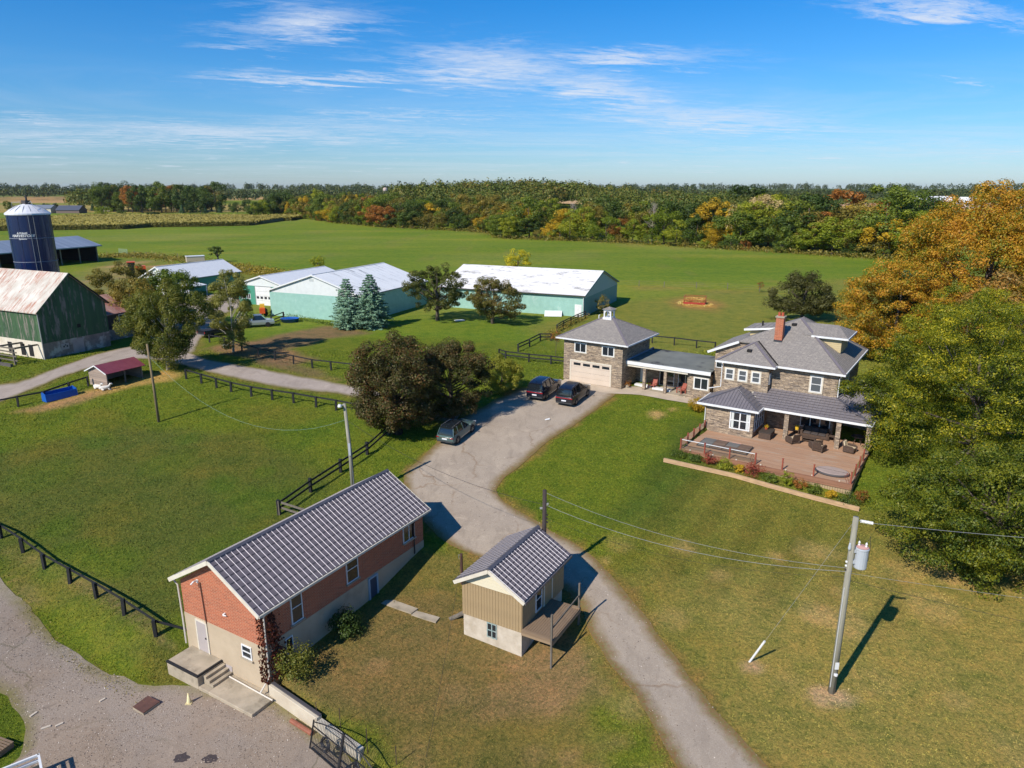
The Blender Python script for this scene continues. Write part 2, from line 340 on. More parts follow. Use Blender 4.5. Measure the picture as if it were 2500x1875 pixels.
LOT=[((-70,70),(-78,62)),((-46,52.8),(-55,44)),((-34.9,43.3),(-42,38)),((-32.0,41.2),(-36,36)),((-29.7,39.4),(-31,34.6)),((-27.0,37.6),(-28.0,33.2)),((-24.9,36.3),(-25.9,31.6)),((-21.8,34.8),(-24.6,29)),((-19.4,34.4),(-25.3,26)),((-13.6,33.5),(-20,20)),((-9.95,30.7),(-14,14)),((-4.65,26.35),(-8,12)),((4.1,18.95),(2,10))]
def strip(pairs,step=.7,cross=8,jit=.18,seed=3):
    """two edges of a way, resampled and made a little ragged"""
    Lp=np.array([p[0] for p in pairs],float); Rp=np.array([p[1] for p in pairs],float)
    ts=[0.]
    n=[max(1,int(max(np.hypot(*(Lp[i+1]-Lp[i])),np.hypot(*(Rp[i+1]-Rp[i])))/step)) for i in range(len(pairs)-1)]
    def cm(P):
        out=[]
        for i in range(len(P)-1):
            p0=P[max(i-1,0)];p1=P[i];p2=P[i+1];p3=P[min(i+2,len(P)-1)]
            for k in range(n[i]):
                t=k/n[i]; out.append(.5*((2*p1)+(-p0+p2)*t+(2*p0-5*p1+4*p2-p3)*t*t+(-p0+3*p1-3*p2+p3)*t**3))
        out.append(P[-1]); return np.array(out)
    A=cm(Lp);B=cm(Rp); d=B-A; d/=np.maximum(1e-6,np.hypot(d[:,0],d[:,1]))[:,None]
    A=A+d*(fbm(A[:,0],A[:,1],1.6,seed)*jit)[:,None]; B=B+d*(fbm(B[:,0],B[:,1],1.6,seed+9)*jit)[:,None]
    return A,B
def sheet(name,pairs,m,dz,step=.7,cross=10,jit=.18,seed=3):
    A,B=strip(pairs,step,cross,jit,seed); n=len(A); f=np.linspace(0,1,cross+1)
    P=A[:,None,:]*(1-f[None,:,None])+B[:,None,:]*f[None,:,None]; X=P[...,0].ravel();Y=P[...,1].ravel()
    Z=Hn(X,Y)+dz
    if name=='parking_lot': Z=np.where(X>-19.5,LOT_Z+dz,Z)
    me=bpy.data.meshes.new(name); c=cross+1
    idx=[(i*c+j,i*c+j+1,(i+1)*c+j+1,(i+1)*c+j) for i in range(n-1) for j in range(cross)]
    me.from_pydata(np.stack([X,Y,Z],1).tolist(),[],idx); me.materials.append(m)
    ed=np.minimum(f,1-f)[None,:]*np.hypot(*(B-A).T)[:,None]
    at=me.attributes.new('edge','FLOAT','POINT'); at.data.foreach_set('value',ed.ravel().astype('f'))
    me.update(); o=link(name,me); o['kind']='structure'
    if me.polygons[0].normal.z<0: me.flip_normals()
    return o,np.vstack([A,B[::-1]])
def asphalt(name,c1,c2,crack,leaf,ecol,scale=1.,crk=.5,gravel=0.):
    m,t,p=newmat(name); p.inputs['Roughness'].default_value=.92; p.inputs['Specular IOR Level'].default_value=.25
    tc=t.add('ShaderNodeTexCoord'); o=tc.outputs['Object']
    col=t.mix(t.mapr(t.noise(o,.35*scale,6,.65),.3,.7),c1,c2)
    col=t.mix(t.math('MULTIPLY',t.mapr(t.noise(o,14,3,.7),.25,.75),.38),col,t.mix(1.,col,(.42,.42,.42),'MULTIPLY'))
    col=t.mix(t.math('MULTIPLY',t.mapr(t.noise(o,26,2,.6),.56,.72),.45),col,(.62,.57,.5))
    st=t.math('MULTIPLY',t.mapr(t.noise(t.vmul(o,(.9,.35,1)),1.1,5,.7,.6),.50,.72),.55); col=t.mix(st,col,tuple(.62*x for x in c1))
    st=t.math('MULTIPLY',t.mapr(t.noise(o,.5,6,.75,.3),.56,.70),.5); col=t.mix(st,col,tuple(min(.7,1.25*x) for x in c2))
    st=t.math('MULTIPLY',t.mapr(t.noise(o,1.3,4,.7,.8),.64,.72),.6); col=t.mix(st,col,tuple(.5*x for x in c1))
    # cracks: edges of big wobbly cells
    wob=t.add('ShaderNodeTexNoise'); wob.inputs['Scale'].default_value=.7; wob.inputs['Detail'].default_value=4; t.link(o,wob.inputs['Vector'])
    va=t.add('ShaderNodeVectorMath',operation='MULTIPLY_ADD'); t.link(wob.outputs['Color'],va.inputs[0]); va.inputs[1].default_value=(2.2,2.2,0); t.link(o,va.inputs[2])
    vo=t.add('ShaderNodeTexVoronoi',feature='DISTANCE_TO_EDGE',voronoi_dimensions='2D'); vo.inputs['Scale'].default_value=.16*scale; t.link(va.outputs[0],vo.inputs['Vector'])
    ck=t.mapr(vo.outputs['Distance'],.022,.004); ck=t.math('MULTIPLY',ck,t.mapr(t.noise(o,.22,3,.6),.44,.60),clamp=True)
    col=t.mix(t.math('MULTIPLY',ck,crk),col,crack)
    v2=t.add('ShaderNodeTexVoronoi',feature='DISTANCE_TO_EDGE',voronoi_dimensions='2D'); v2.inputs['Scale'].default_value=1.1; t.link(va.outputs[0],v2.inputs['Vector'])
    alg=t.math('MULTIPLY',t.mapr(v2.outputs['Distance'],.05,.01),t.mapr(t.noise(o,.16,3,.6),.56,.68),clamp=True)
    col=t.mix(t.math('MULTIPLY',alg,.35),col,tuple(.4*x for x in c1))
    at=t.add('ShaderNodeAttribute',attribute_name='edge')
    e=t.math('SUBTRACT',at.outputs['Fac'],t.math('MULTIPLY',t.noise(o,1.4,5,.7),1.1))
    col=t.mix(t.math('MULTIPLY',t.mapr(e,.45,-.35),.9,clamp=True),col,t.mix(t.mapr(t.noise(o,9,3,.7),.4,.6),leaf,ecol))
    if gravel: col=t.mix(t.math('MULTIPLY',t.mapr(t.noise(o,.13,5,.6),.42,.58),gravel),col,t.mix(t.mapr(t.noise(o,22,2,.8),.4,.6),(.16,.13,.105),(.42,.355,.295)))
    t.link(col,p.inputs['Base Color'])
    b=t.add('ShaderNodeBump'); b.inputs['Strength'].default_value=.35; b.inputs['Distance'].default_value=.02; t.link(t.math('ADD',t.noise(o,30,3,.7),t.math('MULTIPLY',ck,-1.)),b.inputs['Height']); t.link(b.outputs[0],p.inputs['Normal'])
    return m
m_drive=asphalt('driveway_asphalt',C(160,145,128),C(178,162,142),C(124,98,70),C(120,84,44),C(110,104,52))
m_lot=asphalt('worn_lot',C(146,128,110),C(160,142,123),C(96,88,60),C(128,116,76),C(118,112,66),crk=.85,gravel=.75)
m_lane=asphalt('lane_gravel',C(162,147,133),C(178,162,147),C(128,112,88),C(126,108,70),C(104,104,50),crk=.0)
m_yard=asphalt('yard_gravel',C(156,142,128),C(172,156,141),C(120,105,84),C(126,108,70),C(104,104,50),crk=.0)
drive_o,drive_out=sheet('driveway',DRIVE,m_drive,.035,seed=5)
lane_o,lane_out=sheet('farm_lane',LANE,m_lane,.028,seed=15,jit=.3)
yard_o,yard_out=sheet('gravel_yard',YARD,m_yard,.022,seed=25,jit=.5,cross=16)
lot_o,lot_out=sheet('parking_lot',LOT,m_lot,.03,seed=35,jit=.3,cross=24)
def build_ground():
    xs=sorted([-x for x in grow(50,50.4,.5,6000)[1:]]+list(np.arange(-50,-22.01,.5))+list(np.arange(-22,0,.25))+list(np.arange(0,50.01,.5))+grow(50,50.4,.5,6000)[1:])
    ys=[-60,-30,-10,0,5]+list(np.arange(8,18,.5))+list(np.arange(18,38,.25))+list(np.arange(38,96.01,.5))+grow(96,96.4,.5,9000)[1:]
    X,Y=np.meshgrid(np.array(xs),np.array(ys)); x=X.ravel(); y=Y.ravel(); z=Hn(x,y)
    col=np.empty((len(x),3)); col[:]=C(100,121,34)
    wob=fbm(x,y,9,1)*2.2+fbm(x,y,2.,7)*.6
    def put(poly,c,soft=1.5,amt=1.,w=1.):
        d=sdist(x,y,poly)+wob*w; k=(sstep(soft,-soft,d)*amt)[:,None]; col[:]=col*(1-k)+np.array(c)*k
    def spot(p,r,c,amt=1.,w=.7,asp=1.):
        d=np.hypot(x-p[0],(y-p[1])/asp)-r+wob*w*min(1,r/2); k=(sstep(r*.5,-r*.4,d)*amt)[:,None]; col[:]=col*(1-k)+np.array(c)*k
    LUSH=C(70,112,26); OLIVE=C(92,100,38); DRY=C(150,136,74); DIRT=C(136,108,78); BROWN=C(122,104,64); STRAW=C(178,146,86); MID=C(98,111,32)
    # pasture: long soft bands
    k=(.5+.5*np.sin(y*.045+x*.012+fbm(x,y,60,3)*3))[:,None]*.5; col[:]=col*(1-k)+np.array(C(118,132,44))*k
    k=np.clip(fbm(x*.35,y,26,13)*1.1-.1,0,1)[:,None]*.7; col[:]=col*(1-k)+np.array(C(132,134,66))*k
    k=np.clip(fbm(x*.3,y,17,17)*1.1-.15,0,1)[:,None]*.6; col[:]=col*(1-k)+np.array(C(84,114,30))*k
    k=(np.abs(np.mod(y*.97-x*.2+fbm(x,y,40,19)*3,18)-9)<.55)[:,None]*.35*(y>120)[:,None]; col[:]=col*(1-k)+np.array(C(120,118,62))*k
    # the near parts of the farm
    put([(-90,14),(-90,88),(-38,104),(20,100),(60,108),(140,190),(160,100),(90,10)],MID,3)
    put([(12,86),(2,112),(26,142),(80,172),(140,190),(140,110),(60,86),(34,78)],C(118,122,50),3)                # paddock behind the house
    put([(-85,34),(-52,60),(-36,66),(-26,64),(-14,55),(-18,46),(-22,37),(-34,43)],C(88,97,40),2)      # big paddock
    put([(-48,56),(-34,46),(-24,38.5),(-19,37),(-19,34),(-26,37),(-35,43.5),(-48,54)],C(106,106,46),1.0,.9); put([(-48,54.5),(-35,44.6),(-27,38.4),(-21.5,35.4),(-21.5,34.5),(-27,37.2),(-35,43),(-48,53)],C(146,126,82),.5,.75)
    put([(6,50),(14,60),(18,69),(24,60),(13,46)],C(82,98,34),1.5)
    put([(1,40),(9,47),(19,58),(34,46),(60,40),(60,5),(3,5),(6,28)],C(114,112,48),3)                     # front lawn, drier
    put([(10,42),(30,46),(60,42),(60,5),(8,5)],DRY,4,.62)
    put([(-14,34),(-8,30),(6,16),(8,24),(4,32),(6,38),(-2,46),(-7,46)],C(112,104,52),1.2)                     # lawn between the two brick sheds
    put([(-13,33),(-8,30),(-2,31),(0,37),(-4,42),(-8,42)],BROWN,1.6,.72)
    put([(-1,31),(6,31),(6,36),(2,38)],C(138,112,78),1.2,.8)
    put([(-9,30),(-2,22),(4,20),(4,28)],C(128,110,66),2.,.45)
    ms=.5+.5*np.sign(np.sin((x*math.cos(R(34))-y*math.sin(R(34)))*2*math.pi/3.2+fbm(x,y,6,31)*.5)); km=sstep(3,-3,sdist(x,y,[(7,46),(10,54),(17,68),(22,62),(19,52),(30,46),(24,36),(12,40)]))*.17; col[:]=col*(1-(km*ms)[:,None]*.9)+0
    dn=sdist(x,y,drive_out.tolist()); dl=np.minimum(sdist(x,y,lane_out.tolist()),sdist(x,y,yard_out.tolist()))
    lf=(sstep(.55,-.1,dn+fbm(x,y,1.3,21)*.8)*.75)[:,None]; col[:]=col*(1-lf)+np.array(C(132,108,60))*lf
    lf=(sstep(1.1,.0,dl+fbm(x,y,2.,23)*.9)*.6)[:,None]; col[:]=col*(1-lf)+np.array(C(126,112,62))*lf
    # trodden earth
    put([(-42.39,96.54),(-40.82,100.62),(-35.81,99.78),(-28.99,93.50),(-26.02,89.71),(-28.27,86.62),(-35.02,91.09),(-40.30,93.50)],DIRT,1.2,.9,.5)
    put([(-37.95,99.22),(-34.99,106.59),(-29.78,113.26),(-24.78,111.52),(-21.56,106.59),(-27.28,103.22),(-29.33,98.67),(-31.86,96.54)],C(124,100,76),1.2,.85,.5)
    put([(-38.10,93.50),(-30.11,85.99),(-23.86,81.75),(-19.53,79.81),(-24.62,84.54),(-33.02,91.57)],C(118,98,72),.8,.7,.4)
    put([(-48.95,71.94),(-47.17,76.04),(-45.26,79.81),(-42.42,83.94),(-39.89,82.75),(-40.49,79.81),(-43.05,78.27),(-45.24,74.63),(-47.01,70.85)],STRAW,1.0,.85,.4)
    put([(-51.02,69.79),(-46.76,75.33),(-45.58,77.07),(-45.49,71.94),(-48.71,69.48)],C(164,128,88),.8,.8,.3)
    put([(-33.96,44.93),(-32.23,43.94),(-26.82,41.14),(-21.22,37.21),(-20.48,37.21),(-26.11,41.34),(-32.12,44.72)],C(134,112,84),.5,.85,.25)
    put([(-37.02,46.50),(-33.26,44.72),(-31.34,43.38),(-34.57,44.52),(-38.62,46.26)],C(136,124,76),.6,.6,.2)
    spot((35.42,135.51),4.5,C(150,116,66),.9,.6,1.5); spot((35.42,135.51),2.6,C(196,150,74),.9,.4,1.5)
    for q,r in (((14.87,69.27),.9),((16.55,70.32),.6),((14.50,68.46),.5)): spot(q,r,C(176,146,96),.8)
    spot((16.33,31.68),.75,C(176,150,118),.85,.6); spot((17.33,31.50),.6,C(176,150,118),.7,.6); spot((13.40,33.95),.75,C(170,146,112),.85,.6)
    r=np.random.default_rng(5)
    for i in range(46): spot((r.uniform(6,40),r.uniform(20,46)),r.uniform(.5,1.7),C(176,150,96),r.uniform(.2,.5))
    for i in range(30): spot((r.uniform(-9,6),r.uniform(21,36)),r.uniform(.4,1.2),C(140,116,78),r.uniform(.25,.6))
    for i in range(26): spot((r.uniform(-50,-16),r.uniform(42,70)),r.uniform(.8,3.),C(108,104,40),r.uniform(.2,.5))
    for i in range(22): spot((r.uniform(-48,-16),r.uniform(42,70)),r.uniform(.8,2.5),C(80,104,28),r.uniform(.3,.6))
    # rough verge round the farm yard and worn tracks
    put([(-123.78,214.78),(-120.71,230.36),(-101.72,214.78),(-82.65,197.98),(-63.58,181.78),(-47.11,167.21),(-44.25,156.70),(-66.34,167.21),(-81.72,167.21),(-109.32,192.93)],C(112,108,52),3,.7,1.)
    for a,b in (((-126.65,224.93),(-95.43,201.13)),((-120.10,214.78),(-88.45,167.21)),((-100.95,167.21),(-97.72,185.35))):
        for q in np.linspace(0,1,9): spot((a[0]*(1-q)+b[0]*q,a[1]*(1-q)+b[1]*q),1.6,C(168,140,104),.6,.5)
    put([(-105.76,167.21),(-113.82,201.13),(-104.17,197.98),(-86.53,167.21),(-75.14,136.51),(-77.55,127.08)],C(140,122,84),3,.6,1.)
    put([(16.20,165.73),(28.57,160.06),(40.47,156.04),(53.60,149.77),(53.23,146.23),(39.36,151.60),(15.80,161.44)],C(128,118,62),1.,.6,.5)
    # far fields of stubble and crops
    def field(px0,px1,y0,y1,c): 
        put([(px0[0]*y0,y0),(px1[0]*y0,y0),(px1[1]*y1,y1),(px0[1]*y1,y1)],c,6,1.,.6)
    field((-.95,-.95),(-.30,-.30),640,960,C(150,136,76)); field((-.72,-.72),(-.48,-.50),1000,1500,C(168,138,92)); field((-.30,-.30),(-.18,-.2),900,1300,C(186,158,112))
    field((-.40,-.42),(-.25,-.27),1250,1700,C(176,148,98)); field((.03,.03),(.11,.11),900,1200,C(192,160,116)); field((.36,.38),(.62,.7),520,1000,C(180,148,112)); field((.24,.24),(.32,.32),1000,1500,C(178,150,106))
    far=sstep(1300,1700,y)[:,None]*.6; col[:]=col*(1-far)+np.array(C(70,84,40))*far
    global GRID; GRID=(np.array(xs),np.array(ys),col.reshape(len(ys),len(xs),3))
    me=bpy.data.meshes.new('ground'); nx,ny=len(xs),len(ys)
    i=np.arange((ny-1)*(nx-1)); r0=(i//(nx-1))*nx+i%(nx-1); f=np.stack([r0,r0+1,r0+nx+1,r0+nx],1)
    me.vertices.add(len(x)); me.vertices.foreach_set('co',np.stack([x,y,z],1).ravel().astype('f'))
    me.loops.add(f.size); me.loops.foreach_set('vertex_index',f.ravel().astype('i')); me.polygons.add(len(f)); me.polygons.foreach_set('loop_start',np.arange(0,f.size,4).astype('i'))
    me.polygons.foreach_set('use_smooth',np.ones(len(f),bool)); me.update(); me.validate()
    a=me.attributes.new('soil','FLOAT_COLOR','POINT'); a.data.foreach_set('color',np.concatenate([col,np.ones((len(x),1))],1).ravel().astype('f'))
    m,t,p=newmat('turf'); p.inputs['Roughness'].default_value=.95; p.inputs['Specular IOR Level'].default_value=.1
    at=t.add('ShaderNodeAttribute',attribute_name='soil'); tc=t.add('ShaderNodeTexCoord'); o=tc.outputs['Object']
    c=at.outputs['Color']
    big=t.noise(o,.12,5,.62); mid=t.noise(o,.55,6,.72,.5); fin=t.noise(o,5.0,5,.8,.3); tiny=t.noise(o,16,3,.85)
    c=t.mix(t.math('MULTIPLY',t.mapr(big,.35,.7),.30),c,t.mix(1.,c,(1.25,1.02,.85),'MULTIPLY'))
    c=t.mix(t.math('MULTIPLY',t.mapr(mid,.48,.68),.55),c,t.mix(1.,c,(1.6,1.25,1.3),'MULTIPLY'))
    c=t.mix(t.math('MULTIPLY',t.mapr(mid,.48,.32),.70),c,t.mix(1.,c,(.50,.70,.55),'MULTIPLY'))
    c=t.mix(t.math('MULTIPLY',t.mapr(fin,.50,.66),.7),c,t.mix(1.,c,(1.75,1.5,1.35),'MULTIPLY'))
    c=t.mix(t.math('MULTIPLY',t.mapr(fin,.50,.34),.85),c,t.mix(1.,c,(.34,.48,.36),'MULTIPLY'))
    c=t.mix(t.math('MULTIPLY',t.mapr(tiny,.5,.75),.40),c,t.mix(1.,c,(1.5,1.4,1.2),'MULTIPLY'))
    c=t.mix(t.math('MULTIPLY',t.mapr(tiny,.5,.28),.50),c,t.mix(1.,c,(.5,.55,.5),'MULTIPLY'))
    so_=t.sep(o); far_=t.mapr(so_[1],125,150)
    band=t.noise(t.vmul(o,(.012,.05,1.)),1.,5,.6,.4); c=t.mix(t.math('MULTIPLY',t.math('MULTIPLY',t.mapr(band,.50,.66),.55),far_),c,t.mix(1.,c,(1.5,1.15,1.35),'MULTIPLY'))
    c=t.mix(t.math('MULTIPLY',t.math('MULTIPLY',t.mapr(band,.50,.36),.5),far_),c,t.mix(1.,c,(.70,.86,.75),'MULTIPLY'))
    ln=t.math('PINGPONG',t.math('DIVIDE',t.math('ADD',t.math('ADD',so_[1],t.math('MULTIPLY',so_[0],.33)),t.math('MULTIPLY',t.noise(o,.02,2,.5),14.)),11.),1.)
    c=t.mix(t.math('MULTIPLY',t.math('MULTIPLY',t.mapr(ln,.10,.02),.45),far_),c,t.mix(1.,c,(1.35,1.1,1.2),'MULTIPLY'))
    t.link(c,p.inputs['Base Color'])
    b=t.add('ShaderNodeBump'); b.inputs['Strength'].default_value=.8; b.inputs['Distance'].default_value=.16; t.link(t.math('ADD',fin,t.math('MULTIPLY',mid,.8)),b.inputs['Height']); t.link(b.outputs[0],p.inputs['Normal'])
    me.materials.append(m); o=link('ground',me); o['kind']='structure'
build_ground()

# ---------------------------------------------------------------- shared materials of the buildings
white=mat('white_paint',C(226,226,224),C(212,212,210),2.,.5); cream=mat('cream_trim',C(214,206,188),C(200,190,172),2.,.6)
glass=glassmat('window_glass'); glass_b=glassmat('window_glass_pale',(.09,.10,.11),.1)
concrete=mat('concrete',C(178,164,142),C(150,138,118),1.2,.9,.25,12,c3=C(110,100,84),s3=.9,t3=(.55,.75))
stucco=mat('stucco',C(186,168,142),C(174,156,130),.8,.9,.12,20,c3=C(150,134,112),s3=.5,t3=(.55,.8))
stucco_g=stucco
brick=brickmat('red_brick',C(182,94,60),C(144,66,42),C(180,142,114),.44,.098,.017,c3=C(192,110,76),mottle=.4)
tile=mat('roof_tile_metal',C(112,103,106),C(98,91,95),1.5,.5,spec=.3); rib=mat('roof_rib_glint',C(208,202,202),None,1,.4,spec=.5)  # pale second colour paints the sun glint along the tile ribs
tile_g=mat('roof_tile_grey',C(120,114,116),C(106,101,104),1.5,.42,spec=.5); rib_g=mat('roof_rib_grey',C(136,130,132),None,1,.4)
lip_shade=mat('tile_lip_shade',C(50,46,50),None,rough=.8); ridge_m=mat('ridge_metal',C(92,90,96),C(82,80,86),2,.4,spec=.6)  # dark lip colour paints the shadow line below each tile row
stone=stonemat('ledge_stone',[C(66,58,52),C(116,102,88),C(162,142,118),C(134,120,106),C(192,170,142),C(98,88,80)])
shingle=shinglemat('grey_shingle',C(134,127,120),C(152,144,134),C(112,106,102))
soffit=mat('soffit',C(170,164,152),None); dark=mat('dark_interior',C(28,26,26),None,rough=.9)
beige=mat('beige_siding',C(190,172,130),C(180,162,122),1.,.7); tan=mat('tan_board',C(164,140,104),C(150,128,95),.9,.7)
whitestone=mat('limewashed_stone',C(200,188,170),C(176,162,142),1.6,.95,.5,7,c3=C(190,160,110),s3=.5,t3=(.6,.75))
downpipe=mat('white_pipe',C(205,196,182),None,rough=.5); door_m=mat('grey_door',C(176,166,162),C(168,158,154),1,.5)
wood_grey=boardmat('weathered_plank',C(150,126,98),C(118,98,78),'H',.14); post_grey=mat('grey_timber',C(120,112,100),C(92,84,74),2.,.9,stretch=(6,6,.6))
blackrail=mat('black_rail',C(34,34,36),C(26,26,28),2,.7)
class Bld:
    """a thing whose parts are given in its own frame: x along the front, y back, z absolute"""
    def __init__(s,name,label,cat,xy,az,zb,group=None):
        s.zb=zb; s.root=thing(name,label,cat,(xy[0],xy[1],zb),az,group)
    def P(s,name,mb,m,label=None,kind=None,parent=None,smooth=False,bevel=0):
        o=mb.mesh(name,m,smooth); o.transform(Matrix.Translation((0,0,-s.zb)))
        ob=link(name,o,parent or s.root)
        if bevel: b=ob.modifiers.new('bevel','BEVEL'); b.width=bevel; b.segments=1
        if label: ob['label']=label
        if kind: ob['kind']=kind
        return ob
    def box(s,name,m,*a,**k): return s.P(name,MB().box(*a),m,**k)
    def window(s,o,t,n,w,hh,nx=1,ny=2,frame=white,fw=.07,casing=None,cw=.12,pane=glass,name='window',sill=False,label=None):
        o=Vector(o); fr=MB()
        if casing is not None:
            c=MB(); c.obox(o,t,n,-cw,0,-cw,hh+cw,-.02,.035).obox(o,t,n,w,w+cw,-cw,hh+cw,-.02,.035).obox(o,t,n,0,w,hh,hh+cw,-.02,.035).obox(o,t,n,0,w,-cw,0,-.02,.035)
        fr.obox(o,t,n,0,fw,0,hh,-.02,.05).obox(o,t,n,w-fw,w,0,hh,-.02,.05).obox(o,t,n,fw,w-fw,0,fw,-.02,.05).obox(o,t,n,fw,w-fw,hh-fw,hh,-.02,.05)
        for i in range(1,nx): x=w*i/nx; fr.obox(o,t,n,x-fw*.5,x+fw*.5,fw,hh-fw,-.02,.045)
        for j in range(1,ny): z=hh*j/ny; fr.obox(o,t,n,fw,w-fw,z-fw*.4,z+fw*.4,-.02,.04)
        wob=s.P(name,fr,frame,label=label)
        if casing is not None: s.P('casing',c,casing,parent=wob)
        for i in range(nx):
            for j in range(ny):
                p=MB().obox(o,t,n,w*i/nx+(fw if i==0 else fw*.5),w*(i+1)/nx-(fw if i==nx-1 else fw*.5),hh*j/ny+(fw if j==0 else fw*.4),hh*(j+1)/ny-(fw if j==ny-1 else fw*.4),-.02,.012)
                s.P('pane',p,pane,parent=wob)
        if sill: s.P('sill',MB().obox(o,t,n,-.08,w+.08,-.09-.0,-.003,-.02,.12),concrete,parent=wob)
        return wob
    def tiles(s,o,ax,dn,na,nd,w,l,mats,joined=False,name='roof_tile',keep=None):
        """metal roof tiles laid on a slope; o = top corner, ax along the ridge, dn down the slope"""
        ax=Vector(ax).normalized(); dn=Vector(dn).normalized(); nn=ax.cross(dn).normalized(); 
        if nn.z<0: nn=-nn
        o=Vector(o)-Vector((0,0,s.zb))
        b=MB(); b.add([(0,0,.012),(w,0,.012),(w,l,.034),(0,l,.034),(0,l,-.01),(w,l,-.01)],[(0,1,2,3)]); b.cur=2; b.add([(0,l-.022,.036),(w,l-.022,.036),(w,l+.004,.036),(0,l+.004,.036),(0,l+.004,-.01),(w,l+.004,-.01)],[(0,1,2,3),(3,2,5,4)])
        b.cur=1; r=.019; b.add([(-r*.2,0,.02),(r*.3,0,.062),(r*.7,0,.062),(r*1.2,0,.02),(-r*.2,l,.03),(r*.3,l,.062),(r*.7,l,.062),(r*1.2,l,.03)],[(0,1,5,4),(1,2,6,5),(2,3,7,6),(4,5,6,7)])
        M=Matrix((( ax.x,dn.x,nn.x,0),(ax.y,dn.y,nn.y,0),(ax.z,dn.z,nn.z,0),(0,0,0,1)))
        if joined:
            big=MB()
            for i in range(na):
                for j in range(nd):
                    if keep and not keep(i,j): continue
                    T=Matrix.Translation(o+ax*(w*i)+dn*(l*j))@M
                    n0=len(big.v); big.v+=[tuple(T@Vector(v)) for v in b.v]; big.f+=[tuple(q+n0 for q in f) for f in b.f]; big.mi+=b.mi
            ob=link(name,big.mesh(name,mats),s.root); ob['kind']='stuff'; return
        me=b.mesh(name,mats)
        for i in range(na):
            for j in range(nd):
                if keep and not keep(i,j): continue
                ob=link(name,me,s.root); ob.matrix_local=Matrix.Translation(o+ax*(w*i)+dn*(l*j))@M
X_,Y_,Z_=Vector((1,0,0)),Vector((0,1,0)),Vector((0,0,1))
def gable_roof(B,name,u0,u1,v0,v1,ze,zr,th,m,along='y',ur=None,label=None):
    """two roof slopes as slabs; eave height ze at the outer edges, ridge zr"""
    if along=='y':
        um=(u0+u1)/2 if ur is None else ur
        a=[(u0,v0,ze),(um,v0,zr),(um,v1,zr),(u0,v1,ze)]; b=[(um,v0,zr),(u1,v0,ze),(u1,v1,ze),(um,v1,zr)]
    else:
        vm=(v0+v1)/2 if ur is None else ur
        a=[(u0,v0,ze),(u1,v0,ze),(u1,vm,zr),(u0,vm,zr)]; b=[(u0,vm,zr),(u1,vm,zr),(u1,v1,ze),(u0,v1,ze)]
    return B.P(name,MB().slab(a,th),m,label=label),B.P(name,MB().slab(b,th),m,label=label)
# ================================================================ red brick building
BX,BAZ=(-13.58,33.67),30.4
B=Bld('brick_building','long red brick building on a beige basement with ribbed grey tile roof','building',BX,BAZ,-5.9)
ze,zr,ur=-.42,1.76,-3.45
B.box('foundation',stucco,-6.85,0,0,14.35,-6.4,-2.79)
w=MB(); w.box(-6.83,-.02,.02,14.33,-2.79,-.62)
w.add([(-6.83,.02,-.62),(-.02,.02,-.62),(ur,.02,1.50),(-6.83,14.33,-.62),(-.02,14.33,-.62),(ur,14.33,1.50)],[(0,1,2),(4,3,5),(0,2,5,3),(1,4,5,2)])
B.P('wall',w,brick)
sl=MB(); sl.slab([(ur,-.4,zr-.07),(.32,-.4,ze-.07),(.32,14.8,ze-.07),(ur,14.8,zr-.07)],.1)
B.P('roof_deck',sl,soffit); sl=MB().slab([(-7.25,-.4,ze-.07),(ur-.002,-.4,zr-.07),(ur-.002,14.8,zr-.07),(-7.25,14.8,ze-.07)],.1); B.P('roof_deck',sl,soffit)
L=math.hypot(.32-ur,zr-ze); nd=9; na=42
B.tiles((ur,-.4,zr-.06),(0,1,0),(.32-ur,0,ze-zr),na,nd,15.2/na,L/nd,[tile,rib,lip_shade],keep=lambda i,j:i<33)
B.tiles((ur,-.4,zr-.06),(0,1,0),(.32-ur,0,ze-zr),na,nd,15.2/na,L/nd,[tile,rib,lip_shade],joined=True,name='far_roof_tiles',keep=lambda i,j:i>=33)
B.tiles((ur,14.8,zr-.06),(0,-1,0),(-7.25-ur,0,ze-zr),na,nd,15.2/na,L/nd,[tile_g,rib_g,lip_shade],joined=True,name='rear_roof_tiles')
B.P('ridge_cap',MB().add([(ur-.16,-.42,zr-.06),(ur,-.42,zr+.05),(ur+.16,-.42,zr-.06),(ur-.16,14.82,zr-.06),(ur,14.82,zr+.05),(ur+.16,14.82,zr-.06)],[(0,3,4,1),(1,4,5,2),(0,1,2),(5,4,3)]),ridge_m)
for side in (-.41,14.8):
    for (xa,za,xb,zb) in ((.34,ze,ur,zr),(-7.27,ze,ur,zr)): B.P('bargeboard',MB().bar((xa,side,za-.16),(xb,side,zb-.14),.05,.24),cream)
for x in (.36,-7.30): B.P('gutter',MB().box(x-.06,x+.06,-.4,14.8,ze-.2,ze-.06),cream)
